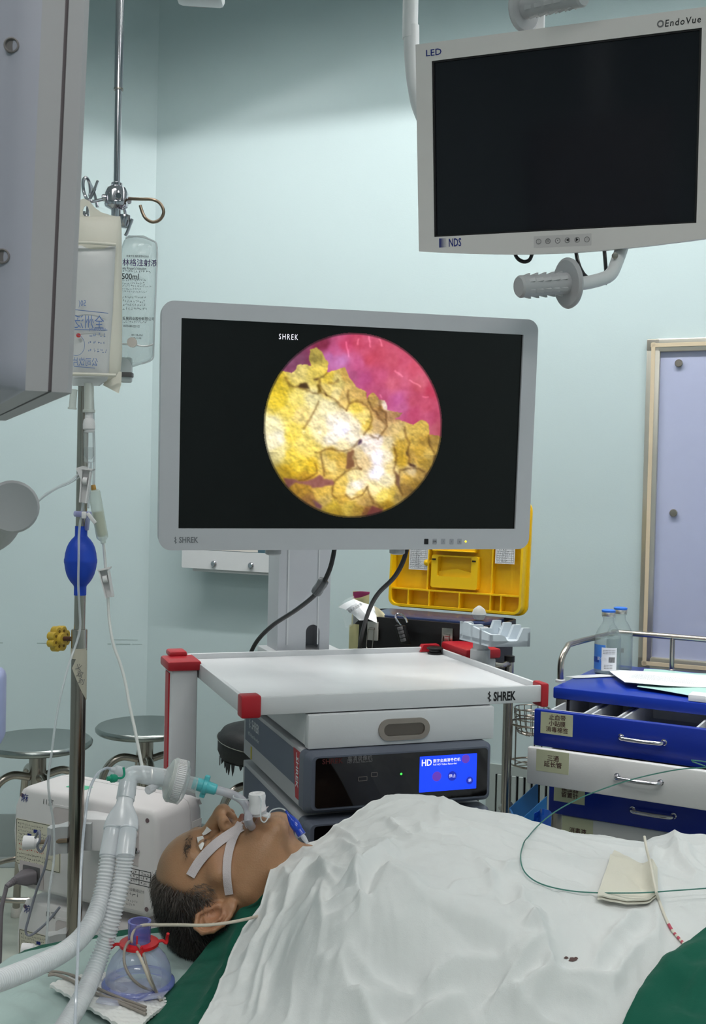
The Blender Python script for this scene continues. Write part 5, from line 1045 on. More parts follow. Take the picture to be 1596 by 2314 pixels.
# papers and a pale green mask on the top
def flatsheet(pts, z, m, name, lab, cat, amp=.003, th=.0008, n=10, seed=0, curl=0):
    a, b, c, d = [T.loc(WZ(x, y, ZT)) for x, y in pts]; P = []
    for i in range(n + 1):
        row = []
        for j in range(n + 1):
            u, v = i / n, j / n; q = (a * (1 - u) + b * u) * (1 - v) + (d * (1 - u) + c * u) * v
            row.append(T.at(q[0], q[1], z + amp * (.5 + .5 * math.sin(u * 5 + seed) * math.cos(v * 4 + seed)) + curl * (1 - u) ** 4))
        P.append(row)
    return solo(name, MB().sheet(P, th), m, lab, cat)
flatsheet([(1278, 1531), (1374, 1524), (1400, 1530), (1300, 1534)], .002, M_paper, 'plastic_strip', 'narrow white strip of film lying along the front of the trolley top', 'film', amp=.001)
M_mask = mat('pale_green_paper', (176, 214, 206), rough=.8, bump=.2)
flatsheet([(1456, 1520), (1620, 1528), (1640, 1590), (1440, 1560)], .003, M_mask, 'surgical_mask', 'pale green surgical mask crumpled under the printed sheet on the trolley', 'mask', amp=.010, seed=1)
fs = flatsheet([(1374, 1524), (1640, 1541), (1650, 1568), (1412, 1556)], .012, M_paper, 'printed_sheet', 'white printed form lying on the blue trolley top', 'paper', amp=.004, seed=2)
FP = Fr(T.at(0, 0, .0185), T.x, T.y, T.z); q = T.loc(WZ(1412, 1548, ZT)); scribble(FP, q[0] + .01, q[0] + .2, q[1] + .0, q[1] + .075, 9, M_greyink, fs, seed=31, cw=.45)
o = T.loc(WZ(1585, 1580, ZT)); solo('paper_box', MB().box(T, o[0] - .02, o[0] + .05, .004, .05, .001, .016, .001), M_paper, 'small white carton at the front edge of the trolley top by the printed sheet', 'carton')
# wire baskets hung on the side
bk = thing('wire_basket', 'two-tier round steel wire basket hanging beside the blue drawers', 'basket', T.at(-.06, .16, -.28))
def wring(c, r, z, rr=.0016, n=24): return MB().tube([T.at(c[0] + r * math.cos(a), c[1] + r * math.sin(a), z) for a in np.linspace(0, 2 * math.pi, n + 1)[:-1]], rr, 6, 1, closed=True)
bc = T.loc(W(1203, 1600, 2.72)); bc2 = (bc[0], bc[1])
zz = lambda py: T.loc(W(1203, py, 2.72))[2]
for z_, r_ in ((zz(1600), .044), (zz(1612), .043), (zz(1624), .041), (zz(1650), .034)): part('hoop', wring(bc2, r_, z_), M_steel, bk)
for k in range(16):
    a = k * math.pi / 8; part('wire', MB().tube([T.at(bc2[0] + .044 * math.cos(a), bc2[1] + .044 * math.sin(a), zz(1600)), T.at(bc2[0] + .034 * math.cos(a), bc2[1] + .034 * math.sin(a), zz(1655)), T.at(bc2[0], bc2[1], zz(1660))], .0012, 6, 2), M_steel, bk)
for z_, r_, rr in ((zz(1634), .054, .0028), (zz(1724), .054, .0024), (zz(1730), .036, .002)): part('hoop', wring(bc2, r_, z_, rr), M_steel, bk)
for k in range(5):
    a = k * 2 * math.pi / 5 + .5; part('wire', MB().tube([T.at(bc2[0] + .054 * math.cos(a), bc2[1] + .054 * math.sin(a), zz(1634)), T.at(bc2[0] + .054 * math.cos(a), bc2[1] + .054 * math.sin(a), zz(1724)), T.at(bc2[0], bc2[1], zz(1728))], .0019, 6, 1), M_steel, bk)
part('mount_bar', MB().tube([T.at(bc2[0] + .05, bc2[1], zz(1634)), T.at(.008, bc2[1], zz(1634))], .003, 8, 1), M_steel, bk)
# blue plastic holder low on the side
M_bp = mat('blue_plastic_sheet', (32, 104, 168), rough=.35, alpha=.95)
bn = thing('blue_bin', 'blue plastic holder with a blue bag at the trolley side', 'bin', W(1205, 1930, 2.35))
e = [W(1168, 1862, 2.42), W(1236, 1800, 2.45), W(1236, 1930, 2.45), W(1168, 1960, 2.42)]
mb = MB(); mb.sheet([[e[0], e[3]], [e[1], e[2]]], .004, (0, -1, 0)); mb.sheet([[e[1] + (0, 0.12, 0), e[2] + (0, .12, 0)], [e[0] + (0, .12, 0), e[3] + (0, .12, 0)]], .004, (0, 1, 0)); mb.sheet([[e[0], e[0] + (0, .12, 0)], [e[3], e[3] + (0, .12, 0)]], .004, (-1, 0, 0)); mb.sheet([[e[3], e[3] + (0, .12, 0)], [e[2], e[2] + (0, .12, 0)]], .004)
part('bin_shell', mb, M_bp, bn)
P = [[W(1208 + 38 * u - 6 * v + 3 * math.sin(9 * u), 1838 + 95 * v - 10 * math.sin(3 * u), 2.38 + .02 * math.sin(7 * u + 3 * v)) for v in np.linspace(0, 1, 8)] for u in np.linspace(0, 1, 12)]
part('bag', MB().sheet(P, .002, (0, -1, 0)), mat('blue_film', (24, 92, 200), rough=.3, alpha=.93), bn)

# ================= medicine case on its stand =================
b0 = W(877, 1374, 2.93); Q_ = yaw(b0, -28)     # hinge line, x along, -y to the camera
lw_ = Q_.loc(WP(1176, 1403, b0, Q_.y))[0]; bd = .20
M_yel = mat('yellow_abs', (240, 194, 14), rough=.4, var=.03)
M_blk = mat('black_abs', (26, 24, 27), rough=.45, var=.1, bump=.1)
cs = thing('medicine_case', 'open black case with a bright yellow lid standing up behind the cart', 'case', Q_.at(lw_ / 2, -bd / 2, -.20), math.radians(-28))
lid = thing('x', 'x', 'x') if False else None
LZ = nrm(Q_.z + Q_.y * .06); LF = Fr(Q_.at(0, .0, .008), Q_.x, LZ, np.cross(Q_.x, LZ))     # z toward the viewer
if LF.z @ -Q_.y < 0: LF.z = -LF.z
LH = .285
part('lid_back', MB().prism(rrect(0, lw_, 0, LH, .02, 5), LF, -.05, -.035), M_yel, cs)
mb = MB().frame(LF, rrect(0, lw_, 0, LH, .022, 6), rrect(.006, lw_ - .006, .006, LH - .006, .018, 6), -.05, .0)
ldp = part('lid_rim', mb, M_yel, cs)
part('lid_lip', MB().frame(LF, rrect(-.006, lw_ + .006, -.004, LH + .004, .026, 6), rrect(.0, lw_, .0, LH, .022, 6), -.042, -.034), M_yel, cs)
for x in (.055, .115, .20, .285, lw_ - .055):
    part('rib', MB().box(LF, x - .0015, x + .0015, .004, .046, -.036, -.004), M_yel, ldp); 
for x in (.105, lw_ - .085): part('rib', MB().box(LF, x - .0015, x + .0015, .046, LH - .004, -.036, -.012), M_yel, ldp)
part('rib', MB().box(LF, .004, lw_ - .004, .044, .048, -.036, -.006), M_yel, ldp); part('rib', MB().box(LF, .004, lw_ - .004, LH - .064, LH - .060, -.036, -.006), M_yel, ldp)
# moulded pocket in the middle
cx_ = lw_ * .50
mb = MB(); mb.frame(LF, rrect(cx_ - .070, cx_ + .060, .055, .140, .006, 3), rrect(cx_ - .052, cx_ + .042, .085, .136, .004, 3), -.036, -.012); mb.prism([(cx_ - .052, .085), (cx_ + .042, .085), (cx_ + .042, .098), (cx_ + .0, .106), (cx_ - .052, .098)], LF, -.036, -.020)
part('moulded_pocket', mb, M_yel, ldp)
part('pocket_bar', MB().box(LF, cx_ - .066, cx_ + .052, .150, .168, -.036, -.010, .003), M_yel, ldp); part('pocket_bar', MB().box(LF, cx_ - .066, cx_ + .052, .150, .153, -.012, -.004, .001), M_yel, ldp)
for k in range(10): part('peg', MB().lathe([(.0042, 0), (.0042, .022), (.003, .024)], LF.at(cx_ - .058 + k * .0115, .175, -.034), LF.z, 12), M_yel, ldp)
for k in range(11): part('peg', MB().lathe([(.0042, 0), (.0042, .022), (.003, .024)], LF.at(cx_ - .060 + k * .0115, .196, -.034), LF.z, 12), M_yel, ldp)
part('knob', MB().lathe([(.010, 0), (.011, .01), (.008, .02), (0, .024)], LF.at(cx_ - .085, .118, -.034), LF.z, 18), M_yel, ldp)
for x in (cx_ - .064, cx_ + .048): part('slot', MB().box(LF, x - .004, x + .006, .126, .130, -.014, -.0105), M_black, ldp)
for (x0, z0, w_, h2, nm, rows) in ((.048, .098, .054, .092, '抢救药品明细', 15), (lw_ - .078, .126, .052, .058, '高危药品明细', 7)):
    pp = part('drug_list', MB().box(LF, x0, x0 + w_, z0, z0 + h2, -.0125 if x0 > .1 else -.016, -.0120 if x0 > .1 else -.0155), M_paper, ldp)
    zf = -.0118 if x0 > .1 else -.0153; FQ = Fr(LF.at(0, 0, zf), LF.x, LF.y, LF.z)
    text(nm, FQ.at(x0 + w_ / 2, z0 + h2 - .007, 0), LF.x, LF.y, .0072, M_ink, cs, name='lettering', align='CENTER')
    ln_ = MB()
    for k in range(rows + 1): y_ = z0 + .004 + (h2 - .018) * k / rows; ln_.box(FQ, x0 + .003, x0 + w_ - .003, y_, y_ + .0004, 0, .0003)
    for fx in (.06, .38, .5, .84, .94): ln_.box(FQ, x0 + w_ * fx, x0 + w_ * fx + .0004, z0 + .004, z0 + h2 - .014, 0, .0003)
    part('table_grid', ln_, M_greyink, cs, kind='stuff'); scribble(FQ, x0 + .005, x0 + w_ - .012, z0 + .004, z0 + h2 - .014, rows, M_ink, cs, seed=rows, z=.0005, cw=.8, hgt=.5)
# black tub
mb = MB(); o_ = rrect(-.012, lw_ + .0, -bd, -.002, .035, 6); i_ = rrect(-.006, lw_ - .006, -bd + .006, -.008, .03, 6)
mb.frame(Q_, o_, i_, -.03, .0); part('tub_rim', mb, M_blk, cs)
mb = MB(); mb.frame(Q_, [(p[0] * .97 + .005, p[1] * .96 - .004) for p in o_], [(p[0] * .95 + .008, p[1] * .92 - .008) for p in i_], -.17, -.028); mb.prism([(p[0] * .95 + .008, p[1] * .92 - .008) for p in o_], Q_, -.17, -.162); part('tub', mb, M_blk, cs)
part('inner_tray', MB().box(Q_, .02, lw_ - .03, -bd + .02, -.03, -.02, .004, .004), mat('navy_tray', (44, 56, 92), rough=.25), cs)
FQ = Fr(Q_.at(0, -bd, 0), Q_.x, Q_.z, -Q_.y)
part('yellow_panel', MB().prism([(.125, -.14), (.145, -.088), (.16, -.082), (.27, -.082), (.285, -.088), (.30, -.14)], FQ, -.006, .004), M_yel, cs)
for x in (.045, .245):
    l_ = part('latch', MB().box(FQ, x, x + .028, -.058, -.012, -.002, .006, .001), M_cream if x < .1 else M_steel, cs)
    part('latch_bar', MB().box(FQ, x + .006, x + .022, -.032, -.026, .006, .011, .001), M_steel, l_); part('latch_wire', MB().tube([FQ.at(x + .004, -.03, .008), FQ.at(x + .002, -.07, .012), FQ.at(x + .006, -.078, .013), FQ.at(x + .016, -.078, .013), FQ.at(x + .019, -.072, .012), FQ.at(x + .02, -.03, .008)], .0014, 6, 3), M_steel, l_)
# padlock hooked on the rim
plk = thing('padlock', 'black combination padlock hanging open on the front rim of the case', 'padlock', FQ.at(.17, -.09, .02))
LKo = W(908, 1418, 2.66); LKf = Fr(LKo, nrm([1, -.4, 0]), nrm([-.3, 0, 1]), nrm([-.4, -1, 0]))
part('shackle', MB().tube([LKf.at(.0, .005, 0), LKf.at(-.008, .02, 0), LKf.at(-.004, .032, 0), LKf.at(.008, .034, 0), LKf.at(.016, .026, 0), LKf.at(.018, .014, 0)], .0026, 10, 5), M_chrome, plk)
part('lock_body', MB().box(LKf, -.016, .012, -.042, .006, -.007, .007, .004), M_black, plk)
for k in range(4): part('dial', MB().lathe([(.008, 0), (.0085, .002), (.0085, .006), (.008, .008)], LKf.at(-.002, -.034 + k * .0095, .003), LKf.y, 14), M_greyink, plk)
# things stuffed in the case
def leaf(pts, Y, m, name, parent=None, lab=None, cat=None, th=.0008, bend=.006):
    a, b, c, d = [W(x, y, yy) for (x, y), yy in zip(pts, Y if hasattr(Y, '__len__') else [Y] * 4)]; P = []
    for i in range(8):
        u = i / 7; P.append([(a * (1 - u) + b * u) * (1 - v) + (d * (1 - u) + c * u) * v + np.array([0, -bend * math.sin(math.pi * u) * math.cos(2 * v), bend * .3 * math.sin(4 * u + 3 * v)]) for v in np.linspace(0, 1, 8)])
    mb = MB().sheet(P, th, (0, -1, .2))
    return part(name, mb, m, parent) if parent is not None else solo(name, mb, m, lab, cat)
bagp = thing('glove_packet', 'clear plastic packet of paper slips sticking out of the black case', 'packet', W(815, 1400, 2.74))
leaf([(765, 1372), (800, 1352), (850, 1372), (852, 1408)], (2.72, 2.74, 2.74, 2.7), M_paper, 'paper_slip', bagp); leaf([(782, 1378), (806, 1362), (834, 1398), (812, 1402)], (2.69, 2.70, 2.70, 2.69), M_paper, 'paper_slip', bagp); leaf([(846, 1370), (866, 1382), (884, 1402), (852, 1404)], (2.73, 2.74, 2.74, 2.72), mat('cream_gloves', (226, 216, 182), rough=.6), 'glove_fold', bagp)
q = W(788, 1384, 2.66); text('急救药品抢救', q, nrm(W(816, 1366, 2.66) - q), (0.3, 0, 1), .008, M_ink, bagp, xs=.8); 
leaf([(764, 1368), (800, 1344), (814, 1400), (782, 1420)], (2.70, 2.72, 2.68, 2.68), mat('thin_film', (220, 228, 230), rough=.1, alpha=.15, spec=1), 'film_sleeve', bagp, bend=.012)
hb = thing('specimen_envelope', 'pale yellow envelope with a magenta stripe standing behind the packet', 'envelope', W(820, 1400, 2.86))
leaf([(798, 1336), (835, 1339), (832, 1420), (792, 1460)], 2.86, mat('pale_yellow_paper', (222, 214, 160), rough=.7), 'sleeve', hb); leaf([(798, 1338), (836, 1336), (835, 1344), (799, 1352)], 2.85, mat('magenta_print', (202, 76, 130), rough=.6), 'stripe', hb)
leaf([(790, 1412), (812, 1410), (808, 1475), (788, 1475)], 2.72, MATS['pale_yellow_paper'], 'tail', hb)
solo('cotton_ball', MB().lathe([(0, -.016), (.012, -.012), (.018, 0), (.014, .012), (.004, .02), (0, .021)], W(1083, 1388, 2.66), n=14), mat('cotton_white', (206, 208, 206), rough=.9, bump=.8, bscale=80, alpha=.8), 'small crumpled translucent bag on the rear rim of the case', 'bag')
# chrome stand carrying the case
sd_ = thing('side_table', 'chrome-legged side table carrying the black and yellow case', 'table', Q_.at(lw_ / 2, -.1, -Q_.o[2]), math.radians(-28))
zt_ = -.172
part('table_top', MB().box(Q_, -.03, lw_ - .01, -bd - .02, .02, zt_ - .018, zt_, .004), M_steel, sd_)
for x, y in ((-.015, -bd - .005), (lw_ - .03, -bd - .005), (-.015, .005), (lw_ - .03, .005)): part('leg', MB().lathe([(.0105, 0), (.0105, Q_.o[2] + zt_ - .017)], Q_.at(x, y, -Q_.o[2]), n=16), M_steel, sd_)
# tall chrome posts between the cart and the trolley
st2 = thing('chrome_post_frame', 'chrome post with a black cap standing between the white cart and blue trolley', 'post', (W(1152, 1500, 2.62)[0], 2.62, 0))
pc = W(1152, 1484, 2.62)
part('post', MB().lathe([(.0105, 0), (.0105, pc[2] - .02)], (pc[0], pc[1], 0.02), n=18), M_steel, st2); part('cap', MB().lathe([(.0125, -.012), (.0125, .002), (.0, .003)], pc, n=18), M_black, st2)
part('clamp_arm', MB().tube([W(1118, 1502, 2.56), W(1135, 1504, 2.57), W(1146, 1499, 2.6), (pc[0], pc[1], pc[2] - .02)], .0065, 12, 4), M_steel, st2)
part('foot_bar', MB().box(Fr((pc[0] - .02, 2.67, 0), nrm([-.02, .1, 0]), nrm([.1, .02, 0])), -.15, .15, -.015, .015, 0, .022, .003), M_steel, st2)
part('cross_bar', MB().tube([W(1152, 1818, 2.62), W(1133, 1824, 2.72)], .008, 10, 1), M_steel, st2)
# ================= the patient =================
HO = np.array([-.1706, 1.62, .8290]); HS = .97
hr = nrm([-.160, -.985, -.06]); hf = np.array([-.31, .0, .95]); hf = nrm(hf - hr * (hf @ hr)); hc = np.cross(hr, hf)   # right ear, face, crown
HB = np.stack([hr, hf, hc], 1)
def hl(p): return HO + HS * (HB @ np.asarray(p, float))          # head-local metres -> world
def to_hl(P): return (P - HO) @ HB / HS
AX = nrm([.975, -.22, 0]); AY = np.array([-AX[1], AX[0], 0])      # body axis and the far side
def bd_(t, s, z): return np.array([HO[0], HO[1], 0]) + AX * t + AY * s + np.array([0, 0, z])
def sm(a, b, k):
    h = np.clip(.5 + .5 * (b - a) / k, 0, 1); return b * (1 - h) + a * h - k * h * (1 - h)
def ell(P, c, r):
    q = P - np.asarray(c); r = np.asarray(r); k0 = np.linalg.norm(q / r, axis=1); k1 = np.linalg.norm(q / r ** 2, axis=1) + 1e-9; return k0 * (k0 - 1) / k1
def cap(P, a, b, r0, r1=None):
    a = np.asarray(a, float); b = np.asarray(b, float); r1 = r0 if r1 is None else r1
    t = np.clip((P - a) @ (b - a) / ((b - a) @ (b - a)), 0, 1); return np.linalg.norm(P - a - t[:, None] * (b - a), axis=1) - (r0 + (r1 - r0) * t)
def rot_ear(P, c, s):
    q = P - c; q = q * np.array([s, 1, 1.1]); a = math.radians(36); ca, sa = math.cos(a), math.sin(a)
    x = q[:, 0] * ca + q[:, 1] * sa; y = -q[:, 0] * sa + q[:, 1] * ca; b = math.radians(-12); cb, sb = math.cos(b), math.sin(b)
    y2 = y * cb - q[:, 2] * sb; z2 = y * sb + q[:, 2] * cb; return np.stack([x, y2, z2], 1)
helix = [(.003, .010, -.002), (.0045, .0145, .010), (.0060, .011, .025), (.0066, -.003, .0325), (.0068, -.015, .024), (.0068, -.0195, .006), (.005, -.017, -.012), (.002, -.009, -.026)]
scapha = [(.0068, .008, .019), (.0070, -.004, .0245), (.0072, -.0125, .016), (.0070, -.0150, .002), (.0060, -.0125, -.012)]
anti = [(.003, .004, .0155), (.0048, -.004, .0135), (.0055, -.0095, .004), (.0052, -.0095, -.007), (.004, -.004, -.0155), (.003, .004, -.0175)]
def ear_sdf(P, s):
    q = rot_ear(P, np.array([.0805 * s, -.013, .002]), s)
    d = ell(q, (0, -.001, .003), (.0045, .0185, .032)); d = sm(d, ell(q, (0, .003, -.027), (.0052, .011, .012)), .006)
    for a, b in zip(helix[:-1], helix[1:]): d = sm(d, cap(q, a, b, .0038), .0025)
    for a, b in zip(anti[:-1], anti[1:]): d = sm(d, cap(q, a, b, .0026), .003)
    d = sm(d, ell(q, (.002, .0135, -.008), (.004, .0045, .007)), .004)
    d = -sm(-d, ell(q, (.0075, .003, -.003), (.0085, .0080, .0120)), .002)
    for a, b in zip(scapha[:-1], scapha[1:]): d = -sm(-d, cap(q, a, b, .0028), .0015)
    return d
def head_sdf(P):                                                # local
    A = P.copy(); A[:, 0] = np.abs(A[:, 0])
    d = ell(P, (0, -.012, .032), (.0745, .096, .080))
    d = sm(d, ell(P, (0, .034, .040), (.062, .058, .060)), .02)
    d = sm(d, ell(P, (0, .030, -.035), (.060, .052, .062)), .03)
    d = sm(d, cap(A, (.052, .006, -.048), (.016, .066, -.100), .018, .019), .028)
    d = sm(d, ell(P, (0, .040, -.075), (.045, .042, .035)), .02)
    d = sm(d, ell(P, (0, .072, -.099), (.018, .015, .015)), .016)
    d = sm(d, cap(A, (.030, .072, -.012), (.060, .040, -.014), .014, .012), .018)
    d = sm(d, cap(A, (.006, .087, .026), (.044, .070, .024), .008), .014)
    d = sm(d, ell(P, (0, .078, -.060), (.030, .018, .026)), .016)
    d = -sm(-d, ell(A, (.031, .094, .006), (.018, .016, .012)), .014)
    d = sm(d, ell(A, (.031, .0765, .006), (.0145, .0110, .0115)), .004)
    d = -sm(-d, cap(A, (.018, .0875, .001), (.044, .0790, .003), .0014), .0018)
    nose = cap(P, (0, .084, .014), (0, .106, -.018), .0085, .0115); nose = sm(nose, ell(P, (0, .1105, -.0255), (.0140, .0135, .0125)), .006)
    nose = sm(nose, ell(A, (.0150, .0985, -.0285), (.0098, .0125, .0100)), .006); nose = sm(nose, cap(P, (0, .092, -.030), (0, .101, -.038), .006), .006)
    d = sm(d, nose, .010)
    d = -sm(-d, ell(A, (.0092, .1045, -.0390), (.0050, .0078, .0080)), .0022)
    d = sm(d, cap(A, (0, .0975, -.0535), (.020, .0870, -.0580), .0052, .0030), .004)
    d = sm(d, cap(A, (0, .0900, -.0775), (.019, .0810, -.0740), .0062, .0035), .005)
    d = -sm(-d, ell(P, (0, .0920, -.0665), (.0265, .036, .0105)), .004)
    d = -sm(-d, cap(A, (.020, .098, -.034), (.032, .084, -.060), .0030), .006)
    for s in (1, -1): d = sm(d, ear_sdf(P, s), .006)
    return d
NB_ = bd_(.215, 0, .835)
def body_sdf(P):                                                # world
    h = head_sdf(to_hl(P)) * HS
    n = cap(P, hl((0, -.022, -.02)), NB_, .056, .062); n = sm(n, cap(P, hl((0, .020, -.075)), bd_(.20, 0, .855), .034, .030), .03)
    b = cap(P, bd_(.275, -.165, .805), bd_(.275, .165, .805), .058); b = sm(b, ell((P - bd_(.40, 0, .824)) @ np.stack([AX, AY, [0, 0, 1]], 1), (0, 0, 0), (.20, .175, .098)), .05)
    b = sm(b, cap(P, bd_(.215, -.06, .845), bd_(.215, .06, .845), .032), .04)
    for s in (-1, 1): b = sm(b, cap(P, bd_(.29, .195 * s, .80), bd_(.50, .22 * s, .785), .05, .043), .03)
    return sm(h, sm(n, b, .045), .022)
def surface(fn, lo, hi, h, B=8):
    lo = np.asarray(lo, float); n = np.ceil((np.asarray(hi) - lo) / h / B).astype(int) * B + 1
    V = np.full(n, 1., np.float32); nb = (n - 1) // B
    ci = np.stack(np.meshgrid(*[np.arange(k) for k in nb], indexing='ij'), -1).reshape(-1, 3)
    cen = lo + (ci + .5) * B * h; d = fn(cen); R_ = B * h * .5 * 1.74 * 1.7 + .006
    for c, dd in zip(ci[d < -R_], d[d < -R_]): V[c[0] * B:c[0] * B + B + 1, c[1] * B:c[1] * B + B + 1, c[2] * B:c[2] * B + B + 1] = -1.
    act = ci[np.abs(d) <= R_]; off = np.stack(np.meshgrid(*[np.arange(B + 1)] * 3, indexing='ij'), -1).reshape(-1, 3)
    for k in range(0, len(act), 400):
        a = act[k:k + 400]; G = (a[:, None, :] * B + off[None]).reshape(-1, 3); v = fn(lo + G * h).astype(np.float32); V[G[:, 0], G[:, 1], G[:, 2]] = v
    s = V < 0; cube = np.zeros(n - 1, np.uint8)
    for dx in (0, 1):
        for dy in (0, 1):
            for dz in (0, 1): cube += s[dx:n[0] - 1 + dx, dy:n[1] - 1 + dy, dz:n[2] - 1 + dz]
    cells = np.argwhere((cube > 0) & (cube < 8)); idx = np.full(n - 1, -1, np.int32); idx[tuple(cells.T)] = np.arange(len(cells))
    acc = np.zeros((len(cells), 3)); cnt = np.zeros(len(cells))
    cor = [(0, 0, 0), (1, 0, 0), (0, 1, 0), (1, 1, 0), (0, 0, 1), (1, 0, 1), (0, 1, 1), (1, 1, 1)]
    for i in range(8):
        for j in range(i + 1, 8):
            a, b = np.array(cor[i]), np.array(cor[j])
            if abs(a - b).sum() != 1: continue
            va = V[tuple((cells + a).T)]; vb = V[tuple((cells + b).T)]; m = (va < 0) != (vb < 0); t = va[m] / (va[m] - vb[m])
            acc[m] += cells[m] + a + t[:, None] * (b - a); cnt[m] += 1
    verts = lo + acc / cnt[:, None] * h; Q = []
    for ax in range(3):
        sl0 = [slice(None)] * 3; sl1 = [slice(None)] * 3; sl0[ax] = slice(0, -1); sl1[ax] = slice(1, None); s0, s1 = s[tuple(sl0)], s[tuple(sl1)]
        E = np.argwhere(s0 != s1); b, c = (ax + 1) % 3, (ax + 2) % 3; E = E[(E[:, b] > 0) & (E[:, c] > 0) & (E[:, b] < n[b] - 1) & (E[:, c] < n[c] - 1)]
        q = []
        for (db, dc) in ((-1, -1), (0, -1), (0, 0), (-1, 0)): e = E.copy(); e[:, b] += db; e[:, c] += dc; q.append(idx[tuple(e.T)])
        q = np.stack(q, 1); fl = ~s0[tuple(E.T)]; q[fl] = q[fl][:, ::-1]; Q.append(q)
    return verts, np.concatenate(Q)
def np_mesh(name, V, Q):
    me = bpy.data.meshes.new(name); me.vertices.add(len(V)); me.vertices.foreach_set('co', np.asarray(V, np.float32).ravel()); me.loops.add(Q.size); me.polygons.add(len(Q))
    me.polygons.foreach_set('loop_start', np.arange(0, Q.size, Q.shape[1])); me.polygons.foreach_set('loop_total', np.full(len(Q), Q.shape[1])); me.loops.foreach_set('vertex_index', Q.ravel().astype(np.int32)); me.update(); me.validate()
    me.polygons.foreach_set('use_smooth', [True] * len(me.polygons)); return me
PV, PQ = surface(body_sdf, (-.36, 1.30, .68), (.40, 1.86, 1.02), .0019)
L_ = to_hl(PV)
person = thing('person', 'middle-aged patient with dark greying hair lying under the white sheet, head tilted back', 'person', (HO[0], HO[1], .74))
me = np_mesh('body', PV, PQ)
# skin colouring, with shade painted into the open mouth and nostrils
def s2l(c): c = np.asarray(c) / 255.; return np.where(c <= .04045, c / 12.92, ((c + .055) / 1.055) ** 2.4)
def gs(P, c, r): return np.exp(-(((P - np.asarray(c)) / np.asarray(r)) ** 2).sum(1))
def noise3(P, s, seed): return (fbm(P[:, 0] + .37 * P[:, 2], P[:, 1] - .29 * P[:, 2], s, seed, 3) + fbm(P[:, 2] + .3 * P[:, 0], P[:, 1] * .6 + .4 * P[:, 0], s, seed + 9, 3)) / 2
base = np.tile(s2l((172, 130, 97)), (len(PV), 1)); nn_ = noise3(L_, 40, 3)[:, None]; base = base * (.82 + .36 * nn_)
AL = L_.copy(); AL[:, 0] = np.abs(AL[:, 0])
def blend(w, col):
    global base
    w = np.clip(w, 0, 1)[:, None]; base = base * (1 - w) + s2l(col) * w
lipw = np.maximum(gs(AL, (.0, .099, -.0545), (.022, .012, .0050)), gs(AL, (0, .091, -.0775), (.021, .012, .0055))); blend(lipw * 1.1, (140, 84, 76))
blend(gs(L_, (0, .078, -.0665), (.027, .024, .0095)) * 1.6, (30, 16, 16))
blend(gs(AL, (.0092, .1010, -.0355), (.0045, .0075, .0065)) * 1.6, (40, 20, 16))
blend(.45 * gs(L_, (0, .112, -.030), (.016, .012, .012)), (200, 150, 116)); blend(.35 * gs(AL, (.048, .058, -.02), (.022, .022, .02)), (186, 128, 100))
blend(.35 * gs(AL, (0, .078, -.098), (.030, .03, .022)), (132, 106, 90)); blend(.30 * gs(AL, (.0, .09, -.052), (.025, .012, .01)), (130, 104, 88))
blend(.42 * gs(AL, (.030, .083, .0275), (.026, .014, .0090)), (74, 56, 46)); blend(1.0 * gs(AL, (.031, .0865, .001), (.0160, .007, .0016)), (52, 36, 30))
blend(.4 * gs(AL, (.085, -.01, .0), (.02, .02, .03)), (186, 122, 98))
def hairmask(P):
    a = np.abs(P[:, 0]); z = P[:, 2]; y = P[:, 1]
    lim = np.interp(z, [-.075, -.06, -.012, -.004, .010, .030, .050, .075, .10, .13], [-.5, -.045, -.030, .012, .018, .028, .036, .044, .050, .035])
    lim = lim + .006 * (fbm(P[:, 0], P[:, 2], 60, 5, 3) - .5); m = 1 / (1 + np.exp((y - lim) / .003))
    return m * (1 - np.clip(gs(np.stack([a, y, z], 1), (.088, -.010, .0), (.018, .031, .046)) * 2.0, 0, 1)) * (z > -.075)
hm = hairmask(L_); blend(hm * .93, (34, 27, 24))
ca = me.color_attributes.new('skin', 'FLOAT_COLOR', 'POINT'); ca.data.foreach_set('color', np.concatenate([base, np.ones((len(PV), 1))], 1).ravel())
M_skin = attr_mat('skin', 'skin', rough=.40, sss=.12, bump=.22, bscale=420); me.materials.append(M_skin); link_mesh('body', me, person)
